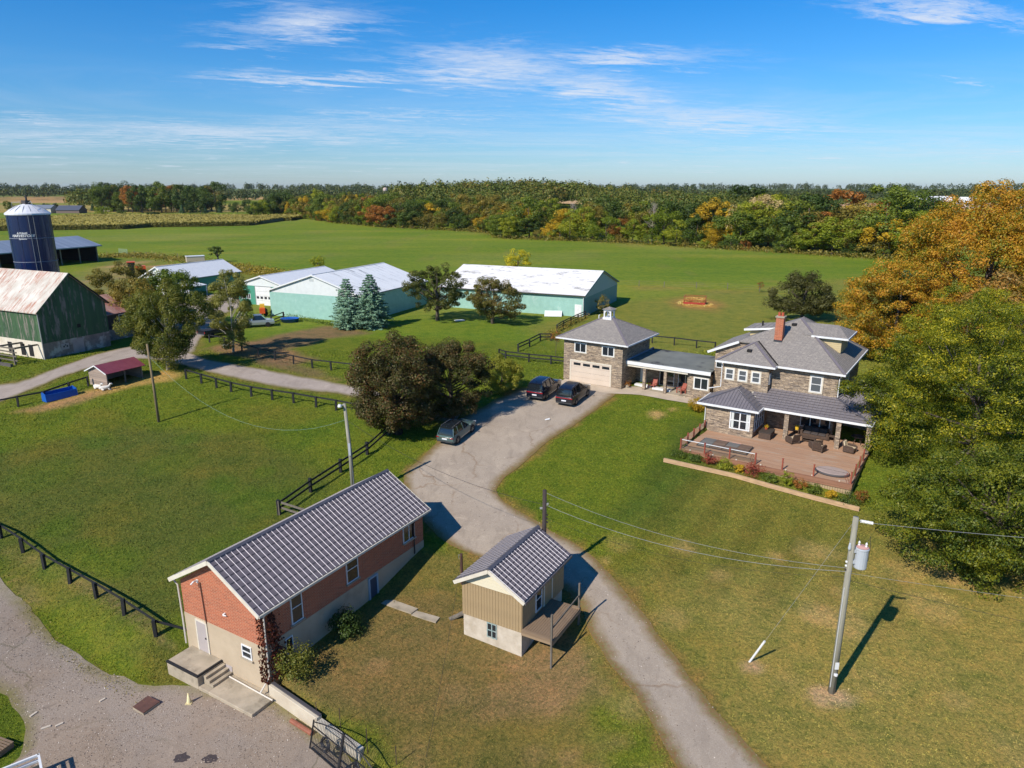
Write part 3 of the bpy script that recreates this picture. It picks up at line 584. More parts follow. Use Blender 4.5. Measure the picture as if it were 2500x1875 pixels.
# front: door, window, hatch, lamp
dr=B.box('door',door_m,-5.72,-4.88,-.05,-.0,-4.93,-2.98,label='grey steel basement door')
B.P('handle',MB().box(-5.02,-4.95,-.1,-.05,-3.98,-3.9),dark,parent=dr)
B.P('door_frame',MB().box(-5.82,-5.72,-.06,.02,-4.95,-2.88).box(-4.88,-4.78,-.06,.02,-4.95,-2.88).box(-5.72,-4.88,-.06,.02,-2.98,-2.88),cream)
B.window((-1.87,-.0,-4.0),X_,-Y_,.82,.84,1,2,fw=.08,sill=True)
B.box('wall_hatch',door_m,-3.74,-2.95,-.03,.0,-5.78,-5.12)
lm=MB().box(-5.25,-5.1,-.03,.02,-.35,-.15).tube([(-5.17,0,-.2),(-5.17,-.25,-.16),(-5.2,-.42,-.28)],.05,6); B.P('wall_lamp',lm,white)
B.P('conduit',MB().tube([(-4.93,-.03,-.25),(-4.8,-.03,-2.9)],.03,5),mat('brown_pipe',C(84,52,42),None))
B.P('wall_bracket',MB().box(-3.05,-2.95,-.12,.0,-1.75,-1.6).tube([(-3.1,-.1,-1.7),(-2.8,-.1,-1.68)],.03,5),white)
B.P('downpipe',MB().tube([(-7.2,-.2,ze-.2),(-6.95,-.1,-.95),(-6.93,-.08,-3.),(-6.93,-.08,-4.9)],.055,6),downpipe)
B.P('downpipe',MB().tube([(.34,.1,ze-.2),(.1,.1,-.9),(.08,.1,-4.7),(-.1,-.45,-5.4)],.05,6),downpipe)
B.P('downpipe',MB().tube([(.30,13.2,ze-.2),(.08,13.2,-1.),(.07,13.2,-3.3)],.05,6),mat('dark_pipe',C(58,48,46),None))
# right side windows and door
B.window((0,2.05,-2.55),Y_,X_,.85,1.95,1,2,fw=.06,sill=True,pane=glassmat('dull_glass',(.06,.05,.045),.25)); B.window((0,6.55,-2.3),Y_,X_,1.05,1.75,1,2,fw=.06,sill=True)
B.window((0,12.1,-2.05),Y_,X_,1.25,1.6,2,1,fw=.06,sill=True); B.window((0,1.45,-4.2),Y_,X_,.55,1.05,1,1,fw=.06)
B.box('door',mat('blue_door',C(52,66,84),None),0,.04,8.55,9.2,-4.9,-3.0,label='dark blue side door'); 
B.P('door_frame',MB().box(0,.08,9.2,9.34,-4.9,-2.88).box(0,.08,8.42,8.55,-4.9,-2.88).box(0,.08,8.55,9.2,-3.0,-2.88),mat('pale_blue_paint',C(150,168,180),None))
# concrete stoop, a thing of its own
S=Bld('concrete_stoop','stained concrete stoop with three steps below the grey basement door','steps',BX,BAZ,-5.9)
S.P('landing',MB().box(-6.5,-3.75,-1.7,-.003,-6.3,-4.96),concrete,bevel=.02); 
for i in range(3): S.P('step',MB().box(-3.75+.27*i,-3.48+.27*i,-1.35,-.003,-6.3,-5.12-.17*i),concrete)
S.P('slab',MB().box(-2.94,.65,-1.7,-.003,-6.3,-5.62).box(-3.75,-2.94,-1.7,-1.352,-6.3,-5.622),concrete,bevel=.02); 
S.P('edge_strip',MB().box(-6.52,-3.74,-1.73,-1.60,-5.05,-4.945).box(-3.84,-3.735,-1.6,-.02,-5.05,-4.944),blackrail)
t_=Bld('drain_pipe','white drain pipe lying on the concrete slab along the wall','pipe',BX,BAZ,-5.6); t_.P('tube',MB().tube([(-2.9,-.28,-5.57),(.8,-.42,-5.55)],.045,6),downpipe)
# ================================================================ small shed
SX,SAZ=(.566,35.63),29.5
B=Bld('tan_shed','small tan board shed on a whitewashed stone base with a tile roof','shed',SX,SAZ,-4.9)
B.box('foundation',whitestone,-4.02,-.03,.03,5.4,-5.4,-3.2)
w=MB().box(-4.05,0,0,5.5,-3.2,-.98); B.P('wall',w,tan)
g_=MB().add([(-4.05,.0,-.98),(0,.0,-.98),(-2.03,.0,.30),(-4.05,.06,-.98),(0,.06,-.98),(-2.03,.06,.30)],[(0,1,2),(5,4,3)])
B.P('gable',g_,cream); B.P('gable',MB().add([(-4.05,5.5,-.98),(0,5.5,-.98),(-2.03,5.5,.30)],[(1,0,2)]),cream)
lapm=mat('lap_board',C(206,196,170),None,rough=.6)
for i in range(6):
    z0=-.97+i*.2; q=lambda z:2.025*(1-(z+.98)/1.28)
    if q(z0+.2)<.1: break
    B.P('lap_board',MB().add([(-2.03-q(z0),-.035,z0),(-2.03+q(z0),-.035,z0),(-2.03+q(z0+.2),-.012,z0+.2),(-2.03-q(z0+.2),-.012,z0+.2),(-2.03-q(z0),-.001,z0),(-2.03+q(z0),-.001,z0)],[(0,1,2,3),(4,5,1,0)]),lapm)
bw=4.05/21
me=MB().box(.008,bw-.008,-.03,-.001,-3.2,-1.0).mesh('siding_board',tan); me.transform(Matrix.Translation((0,0,4.9)))
for i in range(21): o=link('siding_board',me,B.root); o.location=(-4.05+bw*i,random.uniform(-.006,0),0)
me2=MB().box(.001,.03,.008,.212,-3.2,-1.0).mesh('siding_board',tan); me2.transform(Matrix.Translation((0,0,4.9)))
for i in range(25):
    v=.22*i
    if 1.4<v<3.9: continue
    o=link('siding_board',me2,B.root); o.location=(random.uniform(-.006,0),v,0)
B.P('side_panel',MB().box(.001,.02,1.54,3.96,-3.2,-1.0),tan)
gable_roof(B,'roof_deck',-4.40,.32,-.35,5.85,-.95,.42,.1,soffit)
ur,ze,zr=-2.03,-.90,.46; L=math.hypot(.32-ur,zr-ze)
B.tiles((ur,-.35,zr),(0,1,0),(.32-ur,0,ze-zr),18,8,6.2/18,L/8,[tile,rib,lip_shade]); B.tiles((ur,5.85,zr),(0,-1,0),(-4.4-ur,0,ze-zr),17,7,6.2/17,L/7,[tile_g,rib_g,lip_shade],joined=True,name='rear_roof_tiles')
B.P('ridge_cap',MB().add([(ur-.16,-.37,zr),(ur,-.37,zr+.1),(ur+.16,-.37,zr),(ur-.16,5.87,zr),(ur,5.87,zr+.1),(ur+.16,5.87,zr)],[(0,3,4,1),(1,4,5,2),(0,1,2),(5,4,3)]),ridge_m)
for (xa,xb) in ((.34,ur),(-4.42,ur)): B.P('bargeboard',MB().bar((xa,-.36,ze-.14),(xb,-.36,zr-.12),.05,.22),cream)
B.P('gutter',MB().box(.33,.43,-.35,5.85,ze-.18,ze-.05),ridge_m)
B.window((0.03,1.6,-2.8),Y_,X_,.8,1.55,1,2,fw=.07,frame=white)
d_=B.box('door',tan,.03,.06,2.75,3.72,-2.95,-1.2,label='tan side door'); B.P('door_frame',MB().box(.03,.08,2.65,2.75,-2.95,-1.1).box(.03,.08,3.72,3.82,-2.95,-1.1).box(.03,.08,2.75,3.72,-1.2,-1.1),cream)
B.window((-2.36,.03,-4.25),X_,-Y_,.68,1.0,2,2,fw=.06,frame=mat('teal_frame',C(120,150,148),C(170,170,160),4))
# porch on the shed: part of the shed
P_=MB()
for i in range(13): P_.box(.06+.148*i,.06+.148*i+.135,-.1,3.6,-3.0,-2.955)
B.P('porch_deck',P_,wood_grey,kind='stuff')
B.P('porch_beam',MB().box(.04,2.0,-.16,-.102,-3.24,-2.95).box(.04,2.0,3.602,3.66,-3.24,-2.95).box(2.0,2.06,-.16,3.66,-3.24,-2.95),wood_grey)
B.P('porch_edge',MB().box(.04,2.06,-.14,.02,-2.953,-2.92).box(1.6,2.06,3.4,3.62,-2.953,-2.9),wood_grey)
for v in (-.12,3.6): B.P('porch_post',MB().box(1.94,2.04,v-.05-.065,v+.05-.065,-4.95,-1.25),post_grey)
B.P('porch_rail',MB().bar((1.99,-.12,-2.15),(1.99,3.55,-2.05),.05,.1),post_grey)
# ================================================================ retaining wall, gate and yard clutter
Wd=Bld('retaining_wall','low cream concrete retaining wall running from the brick building to the iron gate','wall',(-13.35,33.55),127.5,-5.9)
def wallblock(B,name,x0,x1,y0,y1,z0,z1,m): return B.P(name,MB().box(x0,x1,y0,y1,z0,z1),m,bevel=.02)
wallblock(Wd,'wall_body',-.17,.17,0,4.2,-6.4,-4.98,mat('wall_render',C(202,190,168),C(186,172,150),.9,.9,.15,15)); wallblock(Wd,'wall_cap',-.19,.02,0.01,4.2,-4.98,-4.93,mat('dark_cap',C(74,70,72),None))
wallblock(Wd,'wall_body',-.16,.16,4.2,7.5,-6.4,-5.15,mat('wall_render_old',C(192,184,168),C(170,160,144),1,.9,.2,12))

# ================================================================ garage, breezeway and house share one frame
HX,HAZ=(6.04,80.72),34.
B=Bld('stone_garage','two storey ledge stone garage with a wide beige door and hip roof','garage',HX,HAZ,-.5)
B.box('wall',stone,0,7.45,0,7.4,-1.2,4.72)
e=4.86; ap=(3.72,3.75,7.15); ap2=(3.72,3.75,7.15); c=[(-.78,-.5),(8.23,-.5),(8.23,8.1),(-.78,8.1)]; a1=(3.2,3.8,7.0); a2=(4.25,3.8,7.0)
for pts in ([(*c[0],e),(*c[1],e),a2,a1],[(*c[1],e),(*c[2],e),a2],[(*c[2],e),(*c[3],e),a1,a2],[(*c[3],e),(*c[0],e),a1]): B.P('roof',MB().slab(pts,.08),shingle)
B.P('soffit',MB().box(-.76,8.21,-.48,8.08,4.70,4.76),soffit)
B.P('gutter',MB().box(-.82,8.27,-.56,-.46,4.72,4.88).box(8.2,8.3,-.46,8.12,4.72,4.88).box(-.85,-.76,-.46,8.12,4.72,4.88),white)
hipcap=mat('hip_cap_shingle',C(120,112,116),C(106,100,104),5,.9)
for q,a in ((c[0],a1),(c[1],a2),(c[2],a2),(c[3],a1)): B.P('hip_cap',MB().bar((*q,e+.0),(a[0],a[1],a[2]+.0),.26,.06),hipcap)
# garage door: frame, four rows of panels, four lights
B.P('door_frame',MB().box(.86,1.0,-.06,.02,-.2,2.35).box(6.02,6.16,-.06,.02,-.2,2.35).box(1.0,6.02,-.06,.02,2.2,2.35),cream)
gd=mat('garage_door_paint',C(204,188,170),C(196,180,162),.7,.5)
for i in range(4): B.P('door_panel',MB().box(1.0,6.02,-.03,.01,-.22+.605*i,-.22+.605*i+.588),gd,bevel=.012)
for i in range(4): B.P('door_light',MB().box(1.35+1.22*i,2.25+1.22*i,-.045,-.028,1.76,2.06),glass)
for u in (1.45,4.95): B.window((u,0,3.32),X_,-Y_,1.45,1.05,2,1,fw=.07,casing=cream,cw=.09)
cu=B.P('cupola',MB().box(3.2,4.3,3.3,4.4,6.55,7.0).box(3.28,3.42,3.36,3.5,7.0,7.75).box(4.08,4.22,3.36,3.5,7.0,7.75).box(3.28,3.42,4.2,4.34,7.0,7.75).box(4.08,4.22,4.2,4.34,7.0,7.75).box(3.25,4.25,3.33,4.37,7.75,7.92),white)
for y0 in (3.37,4.24):
    ar=MB(); n=8; pts=[]
    for i in range(n):
        a=math.pi*i/n; b=math.pi*(i+1)/n; f=lambda t,r:(3.75-r*math.cos(t),y0,7.42+r*math.sin(t))
        p=[f(a,.31),f(b,.31),(3.75-.33*math.cos(b),y0,7.76),(3.75-.33*math.cos(a),y0,7.76)]
        ar.slab(p,.06,(0,1,0))
    B.P('arch',ar,white,parent=cu)
B.P('cupola_roof',MB().add([(3.08,3.16,7.92),(4.42,3.16,7.92),(4.42,4.54,7.92),(3.08,4.54,7.92),(3.75,3.85,8.22)],[(0,1,4),(1,2,4),(2,3,4),(3,0,4),(3,2,1,0)]),shingle,parent=cu)
B.P('bell',MB().lathe([(.02,.3),(.1,.28),(.13,.1),(.2,.0)],(3.75,3.85,7.2),10),mat('bell_metal',C(190,186,180),None,rough=.4),parent=cu)
B.P('roof_vent',MB().tube([(2.1,4.5,6.2),(2.1,4.5,6.95),(2.25,4.5,7.0)],.06,6),white)
# breezeway ------------------------------------------------------------------
B=Bld('breezeway','flat roofed stone breezeway with an open porch between garage and house','breezeway',HX,HAZ,-.5)
B.box('wall',stone,14.45,16.95,1.55,8.2,-1.2,2.34); B.box('rear_wall',stone,7.47,14.45,4.0,8.2,-1.2,2.34)
flat=mat('roll_roofing',C(118,120,112),C(100,102,96),.5,.9,.1,10,c3=C(52,50,50),s3=.45,t3=(.56,.68))
B.P('roof',MB().slab([(6.98,1.12,2.80),(17.05,1.12,2.80),(17.05,8.6,2.86),(7.46,8.6,2.86),(7.46,1.125,2.80)],.08),flat)
B.P('fascia',MB().box(6.95,17.1,1.02,1.12,2.46,2.84),white); B.P('fascia_lower',MB().box(7.46,14.6,1.12,1.26,2.22,2.46),cream)
B.P('flashing',MB().bar((7.5,1.1,2.9),(7.5,8.6,2.96),.06,.16),mat('blue_grey_flashing',C(120,140,160),None))
B.P('ceiling',MB().box(7.46,14.45,1.2,4.0,2.25,2.30),soffit)
for u in (9.6,12.05): B.box('porch_post',stone,u-.16,u+.16,1.2,1.52,-1.2,2.24)
B.P('porch_floor',MB().box(7.46,14.45,1.3,4.0,-.9,-.26),concrete)
B.window((10.3,4.0,-.2),X_,-Y_,1.75,2.1,2,1,fw=.06,frame=white,name='sliding_door'); B.window((12.5,4.0,-.2),X_,-Y_,1.75,2.1,2,1,fw=.06,name='sliding_door')
B.P('door',MB().box(7.95,8.75,3.96,4.02,-.2,1.9),white); B.window((15.2,1.55,.72),X_,-Y_,1.55,1.25,2,1,fw=.08,casing=cream,cw=.09)
B.P('porch_step',MB().box(8.0,9.9,2.3,2.9,-.26,-.06),white); B.P('porch_step',MB().box(10.3,12.4,2.0,2.6,-.26,-.06),white)
st=sheet('front_walk',[((HX[0]+math.cos(R(HAZ))*u+math.sin(R(HAZ))*v0,HX[1]-math.sin(R(HAZ))*u+math.cos(R(HAZ))*v0),(HX[0]+math.cos(R(HAZ))*u+math.sin(R(HAZ))*v1,HX[1]-math.sin(R(HAZ))*u+math.cos(R(HAZ))*v1)) for u,v0,v1 in ((.3,-.01,-1.9),(3,-.01,-2.1),(6.2,-.01,-2.1),(7.6,1.6,-1.7),(10,1.6,-.6),(13,1.6,-.5),(15.2,1.5,-.3),(17.5,1.5,-.4))],mat('walk_concrete',C(190,172,150),C(172,156,134),.8,.9,.2,14),.05,jit=.02)
# house ----------------------------------------------------------------------
B=Bld('stone_farmhouse','large ledge stone farmhouse with grey hip roof and red brick chimney','house',HX,HAZ,-1.6)
B.P('wall',MB().box(17.0,29.55,2.4,11.9,-2.4,4.78).box(23.4,29.55,0,2.4,-2.4,4.6),stone); B.P('wall',MB().box(18.95,23.45,-.9,2.4,-2.4,4.72),stone); 
B.P('wall',MB().slab([(17.0,2.4,4.7),(20.9,2.4,4.7),(20.9,2.4,6.15),(19.3,2.4,6.15),(17.0,2.4,5.05)],.3,(0,1,0)),stone)
B.P('wall',MB().box(18.7,23.3,-4.4,-.9,-2.6,1.12),stone,label='low sunroom walls')
# shingled roofs
A0=(24.4,6.3,8.55); A1=(24.4,7.3,8.55)
def rf(pts,th=.1): B.P('roof',MB().slab(pts,th),shingle)
rf([(24.02,-.5,4.83),(30.12,-.5,4.83),A0,(19.4,2.1,6.30),(20.9,2.1,6.30),(21.2,2.35,6.42)])
rf([(30.12,-.5,4.83),(30.12,12.5,4.83),A1,A0]); rf([(30.12,12.5,4.83),(16.3,10.5,4.87),(19.0,10.2,6.1),A1])
rf([(16.3,2.1,4.87),(19.4,2.1,6.30),A0,A1,(16.3,10.5,4.87)])
bl=[(18.35,-1.4),(24.05,-1.4)]; br=(21.2,1.45,6.5); 
rf([(18.35,-1.4,4.85),(24.05,-1.4,4.85),br]); rf([(24.05,-1.4,4.85),(24.05,-.3,4.85),(21.2,2.6,6.5),br]); rf([(18.35,-1.4,4.85),br,(21.2,2.6,6.5),(19.2,2.6,5.34),(18.35,2.6,4.85)])
B.P('soffit',MB().box(18.4,24.0,-1.35,.0,4.66,4.72).box(23.5,30.08,-.45,.0,4.66,4.712).box(29.5,30.08,.0,12.4,4.66,4.715),soffit)
B.P('gutter',MB().box(18.28,24.12,-1.5,-1.38,4.68,4.86),white); B.P('gutter',MB().box(24.02,30.2,-.6,-.48,4.66,4.84),white); B.P('gutter',MB().box(24.02,24.12,-1.38,-.6,4.68,4.86),white); B.P('gutter',MB().box(30.1,30.2,-.48,12.5,4.66,4.84),white)
B.P('bargeboard',MB().bar((16.25,2.05,4.78),(19.45,2.05,6.22),.06,.24),white)
for p,q in (((30.12,-.5,4.86),A0),((24.05,-1.4,4.88),br),((18.35,-1.4,4.88),br),((30.12,12.5,4.86),A1)): B.P('hip_cap',MB().bar(p,q,.28,.06),hipcap)
B.P('valley_flashing',MB().bar((24.1,-.45,4.9),(21.35,2.3,6.5),.14,.03),dark)
# dormers
for nm in ('dormer',):
    d=B.P('dormer',MB().add([(26.2,4.3,7.3),(28.75,4.3,7.3),(28.75,4.3,5.75),(26.2,8.2,7.3),(28.75,8.2,7.3),(28.75,8.2,5.75)],[(2,1,0),(3,4,5),(1,2,5,4)]),beige)
    B.P('dormer_roof',MB().slab([(25.2,3.9,7.36),(29.35,3.9,7.36),(28.0,6.25,8.2),(24.8,6.25,8.2)],.1).slab([(29.35,3.9,7.36),(29.35,8.6,7.36),(28.0,6.25,8.2)],.1).slab([(29.35,8.6,7.36),(25.2,8.6,7.36),(24.8,6.25,8.2),(28.0,6.25,8.2)],.1),shingle,parent=d)
    B.P('fascia',MB().box(26.0,29.4,3.82,3.9,7.18,7.36).box(29.35,29.43,3.82,8.65,7.18,7.36),white,parent=d)
    for i in range(7): B.P('lap_board',MB().add([(28.75-(7.22-(5.85+.2*i))*.0-2.45*((5.85+.2*i-5.75)/1.55)**1.0,4.27,5.85+.2*i),(28.76,4.27,5.85+.2*i),(28.76,4.29,5.85+.2*i+.19),(28.76-2.45*((6.04+.2*i-5.75)/1.55),4.29,5.85+.2*i+.19)],[(0,1,2,3)]),beige,parent=d)
d=B.P('dormer',MB().add([(19.7,5.0,7.05),(22.2,5.0,7.05),(19.7,5.0,6.2),(19.7,8.0,7.05),(22.2,8.0,7.05),(19.7,8.0,6.2)],[(0,2,1),(3,4,5),(0,3,5,2)]),beige)
B.P('dormer_roof',MB().slab([(19.2,4.6,7.2),(23.1,4.6,7.75),(23.1,8.3,7.75),(19.2,8.3,7.2)],.1),shingle,parent=d); B.P('fascia',MB().bar((19.15,4.56,7.08),(23.1,4.56,7.62),.07,.2),white,parent=d)
B.P('plumbing_vent',MB().tube([(20.6,6.2,7.3),(20.6,6.2,7.9)],.09,8),dark)
for q in ((24.0,5.2,8.02),(21.1,.2,5.85)): B.P('roof_vent',MB().box(q[0]-.22,q[0]+.22,q[1]-.2,q[1]+.2,q[2]-.1,q[2]+.12),dark)
ch=B.P('chimney',MB().box(22.75,23.5,2.65,3.4,5.8,9.0),brick,label='tall red brick chimney'); B.P('chimney_cap',MB().box(22.68,23.57,2.58,3.47,9.0,9.14),concrete,parent=ch)
B.P('chimney_base',MB().box(22.72,23.53,2.6,3.42,6.2,6.75),mat('lead_flashing',C(48,52,58),None),parent=ch)
for x in (22.95,23.28): B.P('chimney_pot',MB().lathe([(.14,0),(.12,.38),(.09,.38)],(x,3.02,9.14),10),mat('terracotta',C(170,78,50),None),parent=ch)
# windows upstairs and down
for u in (19.25,20.55,21.85): B.window((u,-.9,2.98),X_,-Y_,.78,1.05,1,2,fw=.07,casing=cream,cw=.12,pane=glass_b)
B.window((27.15,0,2.68),X_,-Y_,.98,1.5,1,2,fw=.07,casing=cream,cw=.13,pane=glass_b); B.window((23.45,-.7,2.9),Y_,X_,.5,1.1,1,2,fw=.06)
B.window((29.55,1.4,2.6),Y_,X_,.9,1.6,1,2,fw=.06,casing=white); B.window((29.55,4.2,2.6),Y_,X_,1.7,1.8,2,2,fw=.08,casing=white)
B.window((17.15,2.4,3.15),X_,-Y_,.7,.75,1,1,fw=.07)
curtain=mat('pale_curtain',C(196,200,196),None)
B.window((21.05,-4.4,-.95),X_,-Y_,1.95,1.75,2,2,fw=.11,name='window')
for x in (21.2,22.62): B.P('curtain',MB().box(x,x+.24,-4.42,-4.405,-.82,.68),curtain)
for i in range(4): B.window((23.3,-4.05+.8*i,-1.0),Y_,X_,.74,1.85,1,2,fw=.07)
B.P('downpipe',MB().tube([(18.5,-1.4,4.7),(18.86,-.98,4.4),(18.86,-.98,2.1),(17.6,-.9,1.7)],.05,6),white); B.P('downpipe',MB().tube([(29.9,-.5,4.7),(29.66,-.1,4.3),(29.66,-.1,2.5)],.05,6),white)
B.P('downpipe',MB().tube([(18.05,-4.6,1.1),(18.62,-4.45,.8),(18.62,-4.45,-2)],.045,6),white)
# sunroom hip and porch roofs of metal
seam=tile_g
ez=1.25; sa=(20.85,-2.0,2.45)
B.P('metal_roof',MB().slab([(17.93,-4.78,ez),(23.75,-4.78,ez),sa],.05),seam); B.P('metal_roof',MB().slab([(17.93,-4.78,ez),sa,(20.85,-.9,2.45),(17.93,-.9,ez)],.05),seam)
B.P('metal_roof',MB().slab([(23.75,-4.78,ez),(23.75,-2.8,ez),(21.9,-.9,2.02),(20.85,-.9,2.45),sa],.05),seam)
sm=MB()
for i in range(1,19):
    u=17.93+5.82*i/19; k=1-abs(u-20.84)/2.91; sm.bar((u,-4.78,ez+.02),(u,-4.78+2.78*k,ez+.02+1.2*k),.03,.05)
B.P('seam',sm,ridge_m,kind='stuff')
sm=MB()
for i in range(1,13):
    v=-4.78+3.88*i/13; k=min(1,(v+4.78)/2.78); sm.bar((23.75,v,ez+.03),(23.75-2.9*k,v,ez+.03+1.2*k),.025,.045)
for j in range(1,8):
    k=j/8; sm.bar((23.75-2.9*k,-4.78+2.78*k,ez+.03+1.2*k),(23.75-2.9*k,-.92,ez+.03+1.2*k),.02,.03)
B.P('seam',sm,ridge_m,kind='stuff')
for p,q in (((17.93,-4.78,ez+.03),sa),((23.75,-4.78,ez+.03),sa),(sa,(20.85,-.9,2.45))): B.P('hip_cap',MB().bar(p,q,.16,.08),ridge_m)
B.P('gutter',MB().box(17.86,23.82,-4.9,-4.78,1.08,1.27).box(23.75,23.85,-4.78,-3.1,1.08,1.27).box(17.83,17.93,-4.78,-.9,1.08,1.27),white)
B.P('roof_deck',MB().slab([(22.0,-.02,2.40),(22.0,-3.05,1.22),(33.2,-3.05,1.22),(29.6,-.02,2.40)],.06).slab([(29.56,-.02,2.40),(33.2,-3.05,1.22),(33.2,8.5,1.22),(29.56,8.5,2.40)],.06),soffit)
L=math.hypot(3.05,1.18); na=28
B.tiles((21.8,0,2.42),(1,0,0),(0,-3.05,-1.18),na,8,11.4/na,L/8,[tile_g,rib_g,lip_shade],keep=lambda i,j:(i+.6)*11.4/na+21.8<29.6+(j+1)/8*3.6 and (i+.6)*11.4/na+21.8>21.6+j/8*2.0)
B.tiles((29.6,8.5,2.42),(0,-1,0),(3.6,0,-1.18),28,9,11.6/28,math.hypot(3.6,1.18)/9,[tile_g,rib_g,lip_shade],joined=True,name='side_roof_tiles',keep=lambda i,j:8.5-(i+.4)*11.6/28>-(j+1)/9*3.05)
B.P('hip_cap',MB().bar((29.6,0,2.46),(33.2,-3.05,1.28),.18,.08),ridge_m)
B.P('gutter',MB().box(23.72,33.3,-3.16,-3.04,1.05,1.25).box(33.2,33.3,-3.04,8.5,1.05,1.25),white)
for u in (25.95,30.5,33.0): B.box('porch_post',stone,u-.2,u+.2,-3.0,-2.6,-1.6,1.1)
B.box('porch_post',stone,32.8,33.2,1.0,1.4,-1.6,1.1)
B.P('side_wing',MB().box(29.56,33.0,3.0,8.4,-2.4,1.2),stone)
B.P('picture_window',MB().box(26.6,29.3,-.05,.02,-.9,.75),white); 
for i in range(3): B.P('pane',MB().box(26.68+.88*i,27.46+.88*i,-.07,-.052,-.8,.66),glass)
B.P('house_number_plate',MB().box(26.0,26.3,-.06,.0,.1,.5),white)
ds=thing('satellite_dish','white satellite dish on the grey metal porch roof beside the trees','dish',(HX[0]+math.cos(R(HAZ))*33+math.sin(R(HAZ))*4.2,HX[1]-math.sin(R(HAZ))*33+math.cos(R(HAZ))*4.2,1.2),HAZ)
MB().lathe([(.01,0),(.2,.02),(.36,.08),(.42,.13)],(0,0,0),14).build('reflector',white,ds).rotation_euler=(R(70),0,R(160)); MB().tube([(0,0,.05),(0,0,-.35),(.1,.1,-.45)],.03,6).build('mast',white,ds)
for o in ds.children: o.location=(0,0,.55)
# ================================================================ deck
D=Bld('timber_deck','broad reddish timber deck with glass balustrade in front of the farmhouse','deck',HX,HAZ,-2.6)
deckm=boardmat('deck_board',C(176,138,108),C(150,116,90),'Y',.147,c3=C(168,144,122)); fasc=mat('deck_fascia',C(150,108,82),C(134,94,72),1.,.7,stretch=(.6,.6,4)); redpost=mat('red_post',C(150,74,54),C(132,62,46),2,.6)
dk=MB(); u0,u1,v0,v1=18.65,33.15,-11.05,.0; v=v0+.1
while v<v1:
    a,b=(u0+.02,u1-.02) if v<-4.56 else ((23.32,u1-.02))
    cuts=[a]+sorted(random.uniform(a+1,b-1) for _ in range(2))+[b]
    for i in range(3): dk.box(cuts[i]+.002,cuts[i+1]-.002,v,min(v+.139,v1-.01),-1.6,-1.555+random.uniform(-.003,.003))
    v+=.147
D.P('deck_boards',dk,deckm,kind='stuff')
D.P('sub_frame',MB().box(u0+.05,u1-.05,v0+.05,-4.5,-1.75,-1.602).box(23.35,u1-.05,-4.5,-.05,-1.75,-1.604),dark)
D.P('fascia',MB().box(u0-.02,u1+.04,v0-.04,v0,-1.86,-1.56).box(u1,u1+.04,v0,-2.5,-1.86,-1.561).box(u0-.04,u0,v0,-4.45,-1.86,-1.562),fasc)
D.P('border_board',MB().box(u0-.04,u1+.06,v0-.06,v0+.09,-1.558,-1.535),fasc)
D.P('lower_fascia',MB().box(u0,u1+.02,v0+.0,v0+.03,-2.05,-1.862),fasc)
sk=mat('skirt_board',C(176,152,118),C(160,138,106),1,.8)
n=74; smh=MB().box(0,(u1-u0)/n-.02,.08,.12,0,1.4).mesh('skirt_board',sk)
for i in range(n): o=link('skirt_board',smh,D.root); o.location=(u0+(u1-u0)/n*i,v0,-3.2+2.6-.0-.08)
D.P('skirt_side',MB().box(u1-.05,u1,v0+.1,-2.5,-3.4,-1.87).box(u0,u0+.05,v0+.1,-4.6,-3.2,-1.87),sk)
def gpost(u,v,hh=1.0): return D.P('balustrade_post',MB().box(u-.055,u+.055,v-.055,v+.055,-1.55,-1.55+hh).box(u-.07,u+.07,v-.07,v+.07,-1.55+hh,-1.52+hh),redpost)
fr=[20.6,22.78,24.95,27.1,29.4,31.6]
gm=bpy.data.materials.new('balustrade_glass'); gm.use_nodes=True; t=NT(gm.node_tree); t.n.clear(); oo=t.add('ShaderNodeOutputMaterial'); tr=t.add('ShaderNodeBsdfTransparent'); gl=t.add('ShaderNodeBsdfGlossy'); gl.inputs['Roughness'].default_value=.05; tr.inputs[0].default_value=(.86,.9,.88,1); mx=t.add('ShaderNodeMixShader'); fz=t.add('ShaderNodeFresnel'); fz.inputs[0].default_value=1.45; t.link(fz.outputs[0],mx.inputs[0]); t.link(tr.outputs[0],mx.inputs[1]); t.link(gl.outputs[0],mx.inputs[2]); t.link(mx.outputs[0],oo.inputs[0])
pts=[(18.75,-4.7),(18.72,-6.0),(18.72,-7.6),(18.72,-9.2),(18.72,-10.95),(20.95,-10.95),(23.2,-10.95),(25.45,-10.95),(27.7,-10.95),(30.2,-10.95),(33.05,-10.95),(33.05,-8.9),(33.05,-6.8),(33.05,-4.8)]
for p in pts: gpost(*p)
for i in range(len(pts)-1):
    if 4<=i<=9 and i in (7,8,9): continue
    a,b=Vector((*pts[i],0)),Vector((*pts[i+1],0)); d=(b-a).normalized()*.09
    q=MB(); A=a+d; E_=b-d; q.add([(A.x,A.y,-1.42),(E_.x,E_.y,-1.42),(E_.x,E_.y,-.66),(A.x,A.y,-.66)],[(0,1,2,3)]); D.P('glass_panel',q,gm)
    if i in (4,5,6): D.P('top_rail',MB().bar((A.x,A.y,-.62),(E_.x,E_.y,-.62),.05,.05),white)
for p in ((25.45,-10.95),(33.05,-10.95)):
    s_=MB(); 
    for k in range(3): s_.tube([(p[0]-.12-.13*k+.1*math.sin(z*5+k),p[1]+.02,-1.5+z*.8) for z in np.linspace(0,1,9)],.015,4)
    D.P('scroll_panel',s_,redpost)
for i in range(7): D.P('deck_light',MB().lathe([(.001,.09),(.06,.08),(.07,0)],(19.6+2.1*i,v0+.16,-1.55),8),cream)

